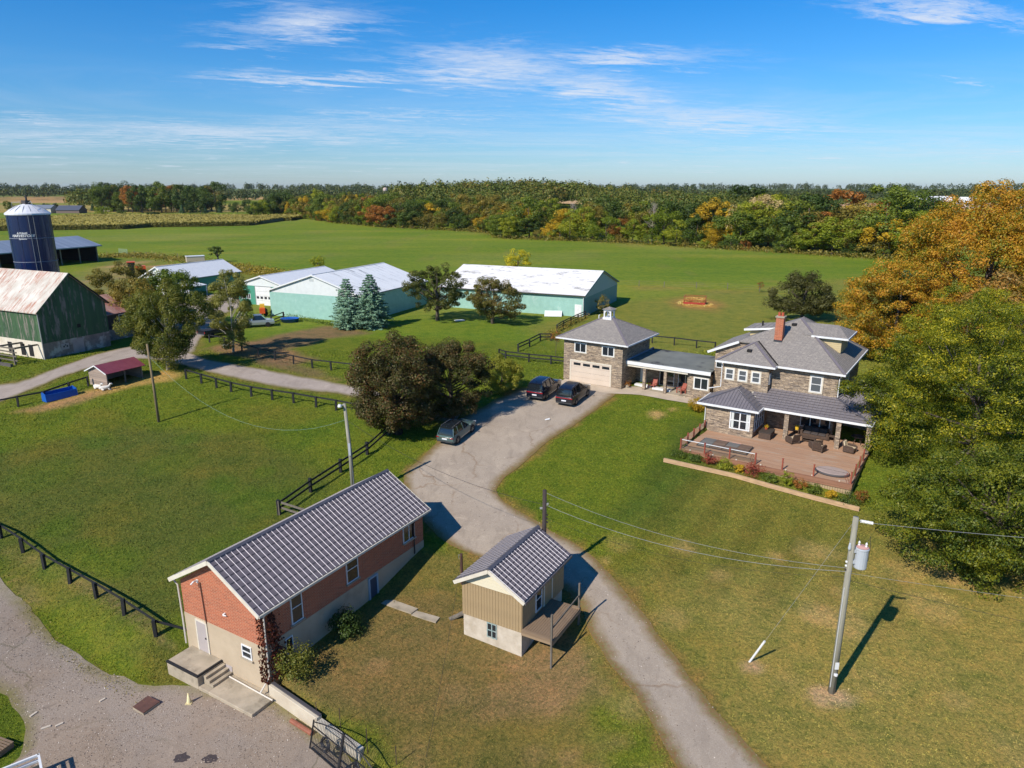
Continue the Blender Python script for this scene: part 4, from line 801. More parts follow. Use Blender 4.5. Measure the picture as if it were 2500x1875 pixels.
# ================================================================ the steel sheds
teal_f=ribmat('faded_teal_steel',C(140,180,168),C(152,192,180),'A',.28,.55,c3=C(192,202,196),patch=(.58,.8)); teal=ribmat('teal_steel',C(76,146,122),C(68,138,116),'A',.28,.5)
wht_s=ribmat('white_steel',C(214,218,216),C(204,208,206),'A',.28,.5)
roof_w=ribmat('white_steel_roof',C(236,235,230),C(224,224,220),'Y',.4,.45,c3=C(140,140,138),patch=(.54,.68),pscale=.55,pstretch=(.25,1.6,.3)); roof_wx=ribmat('white_steel_roof_worn',C(232,228,222),C(218,215,210),'X',.4,.5,c3=C(128,122,114),patch=(.53,.66),pscale=.5,pstretch=(.5,1.4,.4))
roof_p=ribmat('pale_steel_roof',C(222,222,220),C(212,213,213),'Y',.4,.4); galv=ribmat('galvanised_roof',C(140,148,158),C(166,174,182),'X',.5,.35,metal=.35,c3=C(196,204,210),patch=(.55,.7),pscale=.2,pstretch=(2.5,.1,.1))
def shed_front(B,u0,u1,v0,v1,ze,zr,split,mlow,mgab,mroof,over=.3,zb=-1.6):
    """gable end faces the front"""
    B.P('wall',MB().box(u0,u1,v0,v1,zb,split),mlow)
    um=(u0+u1)/2; ze2=ze-.12; k=(zr-ze)/((u1-u0)/2+over)
    zw=ze+k*over-.16; zt=zr-.16
    for v in (v0,v1-.02): B.P('gable',MB().add([(u0,v,split),(u1,v,split),(u1,v,zw),(um,v,zt),(u0,v,zw),(u0,v+.02,split),(u1,v+.02,split),(u1,v+.02,zw),(um,v+.02,zt),(u0,v+.02,zw)],[(0,1,2,3,4),(9,8,7,6,5),(1,0,5,6)]),mgab)
    B.P('eave_wall',MB().box(u0+.01,u0+.04,v0,v1,split,zw).box(u1-.04,u1-.01,v0,v1,split,zw),mlow)
    gable_roof(B,'roof',u0-over,u1+over,v0-over,v1+over,ze,zr,.12,mroof)
    for xa in (u0-over,u1+over): B.P('bargeboard',MB().bar((xa,v0-over-.02,ze-.08),(um,v0-over-.02,zr-.08),.05,.22),white)
    B.P('gutter',MB().box(u1+over,u1+over+.1,v0-over,v1+over,ze-.16,ze-.02),mat('grey_gutter',C(120,124,124),None))
    B.P('ridge_cap',MB().bar((um,v0-over,zr+.02),(um,v1+over,zr+.02),.3,.05),white)
def roller(B,u0,u1,v,z1,lights=4,zl=1.1):
    d=B.P('overhead_door',MB().box(u0,u1,v-.04,v,-.1,z1),white)
    for i in range(1,4): B.P('door_joint',MB().box(u0,u1,v-.05,v-.042,z1*i/4-.015,z1*i/4+.015),mat('joint_grey',C(150,150,148),None),parent=d)
    w=(u1-u0)/lights
    for i in range(lights): B.P('door_light',MB().box(u0+w*(i+.18),u0+w*(i+.82),v-.055,v-.043,zl,zl+.45),glass,parent=d)
    B.P('door_frame',MB().box(u0-.12,u0,v-.06,v,-.1,z1+.12).box(u1,u1+.12,v-.06,v,-.1,z1+.12).box(u0,u1,v-.06,v,z1,z1+.12),mat('grey_trim',C(130,134,134),None),parent=d)
B=Bld('steel_shed','large pale teal steel shed with white gable and worn white roof behind the two spruces','shed',(-42.07,123.12),23,0)
shed_front(B,0,18.8,0,21.5,4.41,7.46,4.1,teal_f,wht_s,roof_w); B.P('gable_vent',MB().box(8.7,9.6,-.03,.0,6.35,6.75),mat('vent_grey',C(180,186,184),None))
B=Bld('steel_barn','long low teal steel barn with a weathered white roof beyond the apple trees','barn',(12.3,121.14),24,0)
B.P('wall',MB().box(-28.2,0,0,20.4,-1.4,3.6),teal_f,)
B.P('side_wall',MB().box(.0,.05,-.02,20.42,-1.4,3.2),ribmat('side_teal_steel',C(98,150,146),C(88,142,140),'A',.28,.5))
B.P('gable',MB().add([(.06,-.02,3.2),(.06,20.42,3.2),(.06,20.42,3.55),(.06,10.1,6.75),(.06,-.02,3.55)],[(0,1,2,3,4)]),ribmat('pale_teal_gable',C(154,180,176),C(144,172,170),'A',.28,.5))
gable_roof(B,'roof',-28.5,.35,-.35,20.75,3.72,6.92,.14,roof_wx,along='x')
B.P('gutter',MB().box(-28.5,.38,-.48,-.35,3.56,3.72),mat('dark_gutter',C(70,66,62),None)); B.P('bargeboard',MB().bar((.37,-.35,3.66),(.37,10.2,6.86),.05,.2),mat('teal_trim',C(60,110,112),None)); B.P('bargeboard',MB().bar((.37,20.75,3.66),(.37,10.2,6.86),.05,.2),mat('teal_trim',C(60,110,112),None))
B.P('downpipe',MB().tube([(-.1,-.3,3.6),(-.05,-.12,3.3),(-.05,-.1,0)],.06,6),white); B.P('small_door',MB().box(-1.6,-.35,-.05,0,0,2.1),white)
B=Bld('workshop','narrow green steel workshop with a smooth pale roof behind the barn trees','workshop',(-69.18,146.5),24,0)
shed_front(B,-10.2,0,0,17.8,3.12,5.68,3.1,teal,wht_s,roof_p,zb=-.6); roller(B,-6.6,-2.9,0,3.45,4,.9)
B.P('doorway',MB().box(-1.45,-.2,-.03,.0,0,2.15),dark); B.P('door_frame',MB().box(-1.58,-1.45,-.06,0,0,2.28).box(-.2,-.07,-.06,0,0,2.28).box(-1.45,-.2,-.06,0,2.15,2.28),white)
B.P('lean_to_roof',MB().slab([(.05,-1.3,2.75),(5.0,-1.3,2.15),(5.0,3.4,2.15),(.05,3.4,2.75)],.1),roof_p,label='pale lean-to roof over the propane tank')
for v in (-1.2,3.3): B.P('lean_to_post',MB().box(4.8,4.92,v-.06,v+.06,-.2,2.05),white)
B=Bld('machine_shed','white fronted steel workshop with a wide overhead door half hidden by the large shed','workshop',(-48.7,134.66),24,0)
shed_front(B,-4.2,7.5,0,18.6,3.75,5.55,3.6,teal,wht_s,roof_p,zb=-.6); roller(B,.1,3.9,0,3.5,4,1.2)
B.P('porch_roof',MB().slab([(-10.5,1.0,2.5),(-4.2,1.0,2.7),(-4.2,6,2.7),(-10.5,6,2.5)],.12),roof_p); 
for q in ((-10.3,1.1),(-7.4,1.1)): B.P('porch_post',MB().box(q[0],q[0]+.14,q[1],q[1]+.14,-.2,2.45),white)
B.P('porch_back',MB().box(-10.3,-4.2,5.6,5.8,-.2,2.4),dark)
for u in (-3.6,-2.2): B.window((u,0,1.0),X_,-Y_,1.0,1.0,2,1,fw=.08)
# ================================================================ old green barn
grn=boardmat('green_barn_board',C(66,96,62),C(48,74,52),'V',.24,c3=C(128,120,110),patch=(.50,.60)); rustroof=None
def rusty():
    m,t,p=newmat('rusty_barn_roof'); p.inputs['Roughness'].default_value=.65; tc=t.add('ShaderNodeTexCoord'); o=tc.outputs['Object']; s=t.sep(o)
    col=t.mix(t.mapr(t.noise(o,.5,5,.6),.35,.65),C(206,200,188),C(184,176,162))
    st=t.noise(t.vmul(o,(2.6,.45,.45)),1.0,4,.75,.2); ms=t.noise(o,.16,3,.6)
    f=t.mapr(t.math('ADD',t.math('MULTIPLY',st,.75),t.math('MULTIPLY',ms,.42)),.555,.69)
    col=t.mix(t.math('MULTIPLY',f,.9),col,t.mix(t.mapr(t.noise(o,3,3,.6),.35,.65),C(150,84,58),C(176,124,96)))
    t.link(col,p.inputs['Base Color']); b=t.add('ShaderNodeBump'); b.inputs['Strength'].default_value=.5; b.inputs['Distance'].default_value=.03; t.link(t.math('PINGPONG',t.math('MULTIPLY',s[0],2.),1.),b.inputs['Height']); t.link(b.outputs[0],p.inputs['Normal']); return m
rust=rusty()
fieldstone=mat('fieldstone_wall',C(150,132,120),C(112,100,94),1.1,.95,.6,5,c3=C(186,176,162),s3=.8,t3=(.5,.62)); limew=mat('limewash',C(222,212,194),C(204,192,170),1.,.9,.3,8,c3=C(196,160,116),s3=.6,t3=(.58,.75))
B=Bld('green_barn','weathered green board barn on a stone base with a rust streaked pale metal roof','barn',(-60.48,89.73),25,0)
B.P('stone_base',MB().box(-.02,0,0,9.3,-.4,2.1).box(-24,-.02,9.2,9.3,-.4,2.1),fieldstone); B.P('stone_base',MB().box(-24,-.02,-.02,.02,-.4,2.35),limew,label='whitewashed lower barn wall')
B.P('inner_wall',MB().box(-24,-.06,.06,9.2,2.1,6.1),dark)
gb=MB(); n=38
for i in range(n):
    a=9.3*i/n; b=9.3*(i+1)/n-.012; zt=lambda v:6.35+(4.2)*(1-abs(v-4.65)/4.65)-.12; d=random.uniform(-.012,.015)
    gb.add([(-.03,a,2.08),(-.03,b,2.08),(-.03,b,zt(b)),(-.03,a,zt(a)),(.03+d,a,2.08),(.03+d,b,2.08),(.03+d,b,zt(b)),(.03+d,a,zt(a))],[(4,5,6,7),(0,4,7,3),(5,1,2,6),(3,7,6,2)])
B.P('gable_boards',gb,grn,kind='stuff')
sb=MB(); n=92
for i in range(n): sb.box(-24+24*i/n,-24+24*(i+1)/n-.012,-.05+random.uniform(-.012,.012),.0,2.3,6.2)
B.P('side_boards',sb,grn,kind='stuff')
B.P('loft_opening',MB().box(.03,.06,4.85,5.35,3.35,3.85),dark); B.P('basement_door',MB().box(.0,.04,3.86,5.42,-.1,1.9),mat('faded_door',C(176,158,150),C(160,144,138),1)); 
bwin=B.P('block_window',MB().box(.0,.03,2.3,3.35,.8,1.6),mat('block_grey',C(170,158,150),None)); B.P('vent_hole',MB().box(.031,.04,2.55,2.75,1.1,1.3).box(.031,.04,2.78,2.95,1.3,1.45).box(.031,.04,3.0,3.2,1.1,1.3),dark,parent=bwin)
gable_roof(B,'roof',-24,.35,-.35,9.65,6.12,10.7,.12,rust,along='x')
B.P('bargeboard',MB().bar((.36,-.35,6.05),(.36,4.65,10.62),.06,.2),grn); B.P('bargeboard',MB().bar((.36,9.65,6.05),(.36,4.65,10.62),.06,.2),dark)
B.P('corner_pipe',MB().tube([(.06,-.12,6.0),(.06,-.1,0)],.07,6),mat('galv_pipe',C(150,150,146),None))
for u in (-2.6,-4.3,-7): B.P('stable_opening',MB().box(u-.45,u+.45,-.05,-.025,.2,1.75),dark)
B=Bld('lean_to_shed','small dark shed with rust red striped roof behind the green barn','shed',(-60.48,89.73),25,0)
B.P('stone_base',MB().box(-8,-3,9.4,15.4,-.3,1.6),fieldstone); B.P('wall',MB().box(-8,-3,9.4,15.4,1.6,4.0),boardmat('dark_board',C(72,66,62),C(52,48,46),'V',.2)); B.window((-3,13.2,2.1),Y_,X_,1.1,1.5,1,2,fw=.1)
B.P('roof',MB().slab([(-2.5,9.35,3.9),(-2.5,15.7,3.9),(-8.2,15.7,6.0),(-8.2,9.35,6.0)],.12),ribmat('red_striped_roof',C(150,92,80),C(186,166,154),'Y',.6,.6,c3=C(120,66,54),patch=(.4,.6),pscale=.8,pstretch=(.2,1.6,.2)))
B=Bld('timber_pen','broken pole pen of grey timbers against the whitewashed barn wall','pen',(-60.48,89.73),25,0)
for u in (-.6,-3.8,-7.0,-10): B.P('pen_post',MB().bar((u,-3.4,-.2),(u,-3.4,2.2),.22),post_grey)
for z,dv in ((2.1,0),(1.6,.06),(1.1,0),(.55,.05)): B.P('pen_rail',MB().bar((-11,-3.5+dv,z+.1),(0,-3.45+dv,z),.08,.16),post_grey)
for i in range(7): B.P('pen_brace',MB().bar((-5.5-.5*i,-3.9+random.uniform(-.5,.5),-.1),(-5.2-.6*i+random.uniform(-1,1),-3.2,random.uniform(.8,2.1)),.1),wood_grey)
for u in (-1.,-4.2): B.P('pen_beam',MB().bar((u,-3.5,2.0),(u,-.1,1.9),.16,.2),post_grey)
B=Bld('barnyard_wall','low dark concrete wall holding the barnyard above the lane','wall',(-60.48,89.73),25,0); B.P('wall_body',MB().box(-26,.1,-4.4,-4.1,-.6,.35),mat('dark_concrete',C(92,86,82),C(76,72,70),1,.95))
# ================================================================ silo, bin, open shed
def silo():
    x,y=(-73.88,111.50,17.64)[:2]; zr=(-73.88,111.50,17.64)[2]; r=2.9
    B=Bld('blue_silo','tall dark blue steel silo with a white domed cap and white lettering','silo',(x,y),25,0)
    bl=mat('silo_blue',C(15,36,82),C(11,27,66),.5,.25,spec=.6,c3=C(70,52,60),s3=.35,t3=(.60,.72),stretch=(1.,1.,.12))
    n=5; hz=zr/n
    for i in range(n): B.P('silo_ring',MB().lathe([(r,i*hz),(r,(i+1)*hz-.03)],(0,0,0),40),bl,smooth=True)
    for i in range(1,n): B.P('seam_band',MB().lathe([(r+.03,i*hz-.05),(r+.05,i*hz),(r+.03,i*hz+.05)],(0,0,0),40),mat('seam_pale',C(120,124,138),None))
    for k in range(10):
        a=k*math.pi/5+.2; B.P('seam_strip',MB().box(r-.02,r+.02,-.03,.03,0,zr).mesh and MB().bar((r*math.cos(a),r*math.sin(a),0),(r*math.cos(a),r*math.sin(a),zr),.05),mat('seam_dark',C(26,38,74),None))
    B.P('dome',MB().lathe([(r+.12,zr-.1),(r+.12,zr+.12),(r*.82,zr+.62),(r*.45,zr+1.2),(.25,zr+1.52),(.01,zr+1.55)],(0,0,0),32),mat('dome_white',C(220,220,222),C(206,206,210),1,.5))
    for k in range(16):
        a=k*math.pi/8; B.P('dome_rib',MB().tube([(r*math.cos(a),r*math.sin(a),zr+.16),(r*.82*math.cos(a),r*.82*math.sin(a),zr+.66),(r*.45*math.cos(a),r*.45*math.sin(a),zr+1.24)],.035,4),mat('dome_seam',C(150,150,154),None))
    B.P('hatch',MB().box(-.5,.5,-.4,.4,zr+1.4,zr+2.0).tube([(.2,0,zr+1.9),(.2,0,zr+2.8)],.14,8),mat('cap_dark',C(66,60,60),None)); B.P('cap_rail',MB().tube([(-2.2,-.8,zr+.8),(-2.2,-.8,zr+1.7),(-.4,-.6,zr+1.75),(-.4,-.6,zr+1.4)],.04,5).tube([(.6,0,zr+1.6),(1.5,-.2,zr+1.9),(2.1,-.3,zr+1.2)],.04,5),mat('galv_pipe',C(150,150,146),None))
    B.P('ladder',MB().tube([(r*.86,-r*.55,.5),(r*.86,-r*.55,zr)],.04,4).tube([(r*.95,-r*.35,.5),(r*.95,-r*.35,zr)],.04,4),mat('galv_pipe',C(150,150,146),None))
    # lettering wrapped on the steel, facing the yard
    ang0=math.atan2(-y,-x)+R(25)-.42   # direction towards the yard in the silo frame
    for txt,size,dz in (('A.O.Smith',.34,.62),('HARVESTORE',.52,.16),('Systems',.34,-.20)):
        cu=bpy.data.curves.new('lettering','FONT'); cu.body=txt; cu.size=size; cu.align_x='CENTER'; cu.extrude=.0; cu.offset=.012
        if dz!=.42: cu.shear=.35
        tmp=bpy.data.objects.new('tmp',cu); COL.objects.link(tmp); bpy.context.view_layer.update()
        me=bpy.data.meshes.new_from_object(tmp.evaluated_get(bpy.context.evaluated_depsgraph_get())); bpy.data.objects.remove(tmp)
        bm=bmesh.new(); bm.from_mesh(me); bmesh.ops.triangulate(bm,faces=bm.faces[:]); bmesh.ops.subdivide_edges(bm,edges=[e for e in bm.edges if abs(e.verts[0].co.x-e.verts[1].co.x)>.3],cuts=2)
        for v in bm.verts:
            a=ang0+v.co.x/r; zz=v.co.y+zr-3.45+dz; v.co=(math.cos(a)*(r+.03),math.sin(a)*(r+.03),zz)
        bm.to_mesh(me); bm.free(); me.materials.clear(); me.materials.append(white); link('lettering',me,B.root)
silo()
x_,y_=(-64.07,112.00,7.10)[:2]
B=Bld('silver_bin','short silver grain bin with a blue grey cap among the barn trees','bin',(x_,y_),0,0); B.P('bin_wall',MB().lathe([(1.3,0),(1.3,4.4)],(0,0,0),20),ribmat('bin_steel',C(150,158,166),C(130,140,150),'Z',.3,.4)); B.P('bin_cap',MB().lathe([(1.4,4.35),(.3,5.1),(.01,5.12)],(0,0,0),20),mat('bin_cap',C(70,92,120),None,rough=.4))
B=Bld('open_cattle_shed','long open fronted shed with a grey metal roof behind the blue silo','shed',(-125.12,217.36),-67,0)
# long axis runs along x; the open side faces -y
sdk=mat('shed_dark_board',C(44,38,36),C(32,28,28),1,.95)
B.P('rear_wall',MB().box(-70,0,17.8,18,0,4.7),sdk); 
for u in (-.2,-70): B.P('end_wall',MB().box(u,u+.2,.3,17.8,0,4.7),sdk); B.P('gable',MB().slab([(u,0,4.7),(u,18,4.7),(u,9,7.0)],.15,(1,0,0)),sdk)
for i in range(13): B.P('shed_post',MB().box(-.3-5.7*i,-.02-5.7*i,-.15,.12,0,4.75),mat('shed_post',C(122,112,96),None))
for u0,u1 in ((-70.8,-47),(-46.98,-23.5),(-23.48,1.2)): B.P('roof',MB().slab([(u0,-.9,4.72),(u1,-.9,4.72),(u1,9,7.3),(u0,9,7.3)],.15),galv)
B.P('roof',MB().slab([(-70.8,9,7.3),(1.2,9,7.3),(1.2,18.9,4.72),(-70.8,18.9,4.72)],.15),galv); B.P('fascia',MB().box(-70.8,1.2,-1.0,-.9,4.45,4.75),mat('fascia_blue',C(110,132,140),None))
# ================================================================ run-in shed and its yard
B=Bld('run_in_shed','small weathered board run in shed with a maroon metal roof in the paddock corner','shed',(-45.46,77.07),27,-.4)
plank=boardmat('silver_plank',C(168,148,132),C(140,124,112),'H',.2)
for i in range(9): B.P('wall_board',MB().box(-3.15,0,-.03,.01,-.55+.23*i,-.55+.23*i+.215),plank)
B.P('rear_wall',MB().box(-3.15,-3.1,0,4.4,-.5,1.5).box(-3.1,0,4.35,4.4,-.5,1.5),plank); B.P('gable',MB().slab([(-3.15,0,1.5),(0,0,1.5),(-1.57,0,2.15)],.03,(0,1,0)),plank)
maroon=ribmat('maroon_roof',C(118,56,68),C(132,70,80),'Y',.3,.45)
gable_roof(B,'roof',-3.5,.3,-.25,4.7,1.42,2.22,.07,maroon); B.P('bargeboard',MB().bar((.32,-.27,1.38),(-1.6,-.27,2.18),.04,.12),white); B.P('bargeboard',MB().bar((-3.5,-.27,1.38),(-1.6,-.27,2.18),.04,.12),white)
for v in (.06,2.2,4.3): B.P('corner_post',MB().box(-.12,.0,v-.06,v+.06,-.5,1.4),post_grey)

# ================================================================ trees
def quadmesh(name,c,nrm,size,asp,mats,tri=None):
    """many leaf faces at once: centres, normals, sizes"""
    N=len(c); r=RNG.normal(size=(N,3)); nrm=nrm/np.linalg.norm(nrm,axis=1)[:,None]; t=np.cross(nrm,r); t/=np.maximum(1e-6,np.linalg.norm(t,axis=1))[:,None]; b=np.cross(nrm,t)
    s=size[:,None]; a=asp
    V=np.stack([c-t*s*.5,c-b*s*a*.5+t*s*.05,c+t*s*.5,c+b*s*a*.5-t*s*.05],1).reshape(-1,3); off=0
    F=np.arange(4*N).reshape(N,4)
    me=bpy.data.meshes.new(name)
    if tri is None: tv=np.zeros((0,3)); tf=[]
    else: tv=np.array(tri.v,float); tf=tri.f
    nv=4*N+len(tv); me.vertices.add(nv); me.vertices.foreach_set('co',np.vstack([V,tv]).ravel().astype('f'))
    ls=[]; st=[]; k=0
    flat=F.ravel().tolist(); st=list(range(0,4*N,4)); k=4*N
    for f in tf: st.append(k); flat+= [i+4*N for i in f]; k+=len(f)
    me.loops.add(len(flat)); me.loops.foreach_set('vertex_index',np.array(flat,'i')); me.polygons.add(len(st)); me.polygons.foreach_set('loop_start',np.array(st,'i'))
    mats=mats if isinstance(mats,list) else [mats]
    for m in mats: me.materials.append(m)
    if len(tf): me.polygons.foreach_set('material_index',np.array([0]*N+[1]*len(tf),'i'))
    me.update(); me.validate(); return me
def crown_points(rng,shape,ncl,nleaf,rcl,flat=.75,fill=.35,droop=0.):
    """clump centres through the crown volume, leaves round each clump. shape(u) -> points on the unit crown"""
    d=rng.normal(size=(ncl,3)); d/=np.linalg.norm(d,axis=1)[:,None]; rad=rng.uniform(fill,1,size=ncl)**.5
    cc=shape(d,rad); per=max(1,nleaf//ncl)
    k=np.repeat(np.arange(ncl),per); v=rng.normal(size=(len(k),3)); v/=np.linalg.norm(v,axis=1)[:,None]
    rr=rng.uniform(.25,1,size=len(k))**.45; cs=rng.uniform(.6,1.25,size=ncl)*rcl
    p=v*rr[:,None]*cs[k][:,None]*np.array([1,1,flat]); 
    if droop: p[:,2]-=droop*(p[:,0]**2+p[:,1]**2)/np.maximum(.05,cs[k])
    c=cc[k]+p; n=v*np.array([1,1,1.2])+rng.normal(size=v.shape)*.40+np.array([0,0,.30])
    return c,n,cc
def limbs(rng,h0,cc,r0,nb=14,lean=(0,0),top=.75,n=7,twig=True,sub=0):
    """tapered trunk with limbs reaching to clump centres"""
    mb=MB(); topz=cc[:,2].max()*top+cc[:,2].min()*(1-top); ax=np.array([cc[:,0].mean()+lean[0],cc[:,1].mean()+lean[1]])
    trunk=[(0,0,-.3)]; m=6
    for i in range(1,m+1):
        f=i/m; trunk.append((ax[0]*f+rng.normal()*.05*r0*4,ax[1]*f+rng.normal()*.05*r0*4,topz*f))
    mb.tube(trunk,[r0*(1.25 if i==0 else 1-.8*i/m) for i in range(m+1)],n)
    idx=rng.choice(len(cc),min(nb,len(cc)),replace=False)
    for i in idx:
        e=cc[i]; f=np.clip((e[2]*.55)/topz,.18,.9); b=np.array([ax[0]*f,ax[1]*f,topz*f]); mid=b*.45+e*.55+np.array([0,0,-.06*np.linalg.norm(e-b)])+rng.normal(size=3)*.12
        mb.tube([b,mid,e],[r0*.42*(1-f*.5),r0*.2,r0*.05],5)
    return mb
bark=mat('grey_bark',C(104,92,80),C(76,66,58),3.,.95,stretch=(3,3,.6)); birchbark=mat('birch_bark',C(206,200,188),C(150,142,132),2.,.9,stretch=(1,1,5)); darkbark=mat('dark_bark',C(66,56,50),C(48,42,38),3.,.95)
LF=dict(
 maple=leafmat('copper_maple_leaf',[C(38,42,30),C(54,56,38),C(74,62,46),C(66,74,40),C(92,66,48)],.2),
 apple=leafmat('apple_leaf',[C(52,62,32),C(76,80,42),C(94,96,50),C(102,86,56)],.3),
 birch=leafmat('birch_leaf',[C(64,76,36),C(92,98,46),C(116,112,54),C(78,88,44)],.4),
 locust=leafmat('locust_leaf',[C(44,58,22),C(72,86,26),C(110,114,30),C(158,148,40),C(188,172,50)],.4,nscale=.16),
 orange=leafmat('orange_maple_leaf',[C(92,102,38),C(118,116,40),C(154,126,44),C(184,138,52),C(156,110,46)],.4,nscale=.25),
 darkg=leafmat('dark_green_leaf',[C(44,60,32),C(60,78,38),C(78,92,46)],.25), green=leafmat('mid_green_leaf',[C(58,76,34),C(82,98,40),C(104,114,50)],.3),
 yellowg=leafmat('yellow_green_leaf',[C(84,100,34),C(112,124,40),C(142,142,50)],.35), olive=leafmat('olive_leaf',[C(84,84,42),C(114,104,52),C(136,118,62)],.3),
 gold=leafmat('golden_leaf',[C(128,108,32),C(168,138,40),C(186,156,56)],.35), rust=leafmat('rust_leaf',[C(104,78,42),C(140,92,50),C(162,108,60)],.35), red=leafmat('red_leaf',[C(136,54,40),C(164,66,48)],.3),
 grey=leafmat('grey_brown_leaf',[C(120,104,86),C(156,135,109),C(179,161,130)],.2), spruce=leafmat('blue_spruce_needle',[C(57,81,75),C(94,125,120),C(135,166,159)],.1,nscale=1.2), pine=leafmat('dark_pine_needle',[C(34,55,42),C(52,78,55)],.1),
 burg=leafmat('burgundy_leaf',[C(91,39,44),C(143,62,60),C(117,78,65)],.25), ivy=leafmat('red_ivy_leaf',[C(58,30,30),C(88,42,38),C(52,54,34)],.2))
def ball(rx,ry,rz,cz,under=.55,seed=0,lump=.18):
    rr=np.random.default_rng(seed); lob=rr.normal(size=(9,3)); lob/=np.linalg.norm(lob,axis=1)[:,None]; amp=rr.uniform(-1,1,9)
    def f(d,rad):
        k=1+lump*np.clip((d@lob.T),0,1)**3@amp
        z=np.where(d[:,2]<0,d[:,2]*under,d[:,2]); return np.stack([d[:,0]*rx*rad*k,d[:,1]*ry*rad*k,cz+z*rz*rad*k],1)
    return f
def tree(name,label,cat,p,shape,ncl,nleaf,rcl,leaf,lm,bk=None,r0=.25,nb=16,flat=.75,fill=.35,seed=0,group=None,asp=.6,lean=(0,0),dz=0.,droop=0.,top=.75,extra=None):
    rng=np.random.default_rng(seed+100); t=thing(name,label,cat,on(p,dz),0,group)
    c,n,cc=crown_points(rng,shape,ncl,nleaf,rcl,flat,fill,droop)
    if extra is not None: c,n,cc=extra(rng,c,n,cc)
    o=link('crown',quadmesh('crown',c,n,rng.uniform(.6,1.3,len(c))*leaf,asp,LF[lm] if isinstance(lm,str) else lm),t); o.location=(0,0,0)
    limbs(rng,0,cc,r0,nb,lean,top).build('trunk',bk or bark,t,smooth=True); return t
def overhang(rng,c,n,cc):
    """an outlying limb reaching over the porch roof"""
    C2=[];N2=[];ex=[]
    for (x,y,z,r) in ((-8.2,3.0,7.0,1.2),(-9.4,2.6,6.6,1.1),(-8.0,1.6,6.0,1.2),(-8.6,0.2,5.6,1.1),(-8.0,-1.5,4.6,1.1),(-10.6,2.2,6.2,.7)):
        for k in range(7):
            o=np.array([x,y,z])+rng.normal(size=3)*r*.5; v=rng.normal(size=(190,3)); v/=np.linalg.norm(v,axis=1)[:,None]; C2.append(o+v*rng.uniform(.2,1,190)[:,None]**.5*np.array([.8,.8,.5])); N2.append(v+np.array([0,0,.5])); ex.append(o)
    return np.vstack([c]+C2),np.vstack([n]+N2),np.vstack([cc]+[np.array(ex)])
# the copper maple over the drive: two crowns grown together
tree('copper_maple','dense dark bronze leaved maple shading the grey car on the driveway','tree',(-10.94,64.62),ball(4.1,4.0,4.4,5.1,1.0,2,.25),200,70000,.95,.18,'maple',darkbark,.4,14,.8,.4,2)
tree('hawthorn_tree','loose reddish brown crowned tree growing into the right side of the bronze maple','tree',(-6.08,68.25),ball(4.0,3.7,4.1,4.2,1.08,5,.28),160,44000,.8,.18,leafmat('hawthorn_leaf',[C(54,60,34),C(78,72,48),C(102,76,56),C(80,86,46)],.25),bark,.3,30,.75,.4,5)
tree('weeping_shrub','soft yellow green feathery shrub at the edge of the driveway beside the parked dark cars','shrub',(-1.27,75.61),ball(2.5,2.4,2.1,2.2,.95,8),60,16000,.6,.15,leafmat('weeping_leaf',[C(96,104,42),C(128,128,52),C(150,142,64)],.35),bark,.12,10,.8,.3,8,droop=.25)
# birches by the lane
tree('birch_tree','large drooping birch with white limbs between the green barn and the lane','tree',(-42.10,84.33),ball(4.3,4.1,5.0,5.7,1.0,12,.5),130,64000,.95,.18,'birch',birchbark,.2,26,.9,.35,11,droop=.25,lean=(.6,0))
tree('slim_birch','slim open birch with a white trunk beside the dark parked pickup','tree',(-37.73,93.99),ball(2.8,2.7,4.4,6.2,1.0,14,.45),95,32000,.75,.18,leafmat('slim_birch_leaf',[C(91,96,57),C(130,127,73),C(114,117,68)],.4),birchbark,.15,22,.85,.3,14,droop=.2)
# apple trees in front of the sheds
tree('apple_tree','spreading gnarled apple tree between the two teal sheds','tree',(-12.53,118.05),ball(5.0,4.7,3.6,5.3,1.0,17,.4),130,24000,.75,.22,'apple',bark,.32,30,.75,.35,17)
tree('low_apple_tree','low round apple tree with pinkish fruit tint in front of the long teal barn','tree',(-3.16,115.06),ball(5.2,4.7,3.3,4.4,.95,20,.4),130,24000,.75,.22,'apple',bark,.3,26,.75,.35,20)
def spruce(name,label,p,H_,rb,seed,lm='spruce',n=9000,cat='tree',group=None,size=.3):
    rng=np.random.default_rng(seed); t=thing(name,label,cat,on(p),0,group); nw=int(H_*2.6); C_=[];N_=[];mb=MB().tube([(0,0,-.2),(0,0,H_*.97)],[.02*H_,.01],6)
    for i in range(nw):
        f=i/nw; z=H_*(.04+.93*f); R_=rb*(1-f)**.62*min(1,.62+2.2*f)*rng.uniform(.85,1.12)+.1; nb=max(4,int(11*(1-f)+4)); a0=rng.uniform(0,6.28)
        for k in range(nb):
            a=a0+6.28*k/nb+rng.normal()*.15; L=R_*rng.uniform(.8,1.12); m=max(3,int(n/nw/nb*(.4+1.2*(1-f)))); s=rng.uniform(.12,1,m)**.7
            w=.18*L*(1-s)+.07; x=s*L; y=rng.normal(size=m)*w; zz=z-.28*x+.16*x*x/max(L,.3)+rng.normal(size=m)*.05+.05
            C_.append(np.stack([x*math.cos(a)-y*math.sin(a),x*math.sin(a)+y*math.cos(a),zz],1)); N_.append(np.stack([np.full(m,math.cos(a)*.4),np.full(m,math.sin(a)*.4),np.ones(m)],1)+rng.normal(size=(m,3))*.45)
            if f<.9: mb.tube([(0,0,z),(L*.9*math.cos(a),L*.9*math.sin(a),z-.12*L)],[.03,.01],3)
    c=np.vstack(C_); nn=np.vstack(N_); link('crown',quadmesh('crown',c,nn,rng.uniform(.7,1.3,len(c))*size,.45,LF[lm]),t); mb.build('trunk',darkbark,t); return t
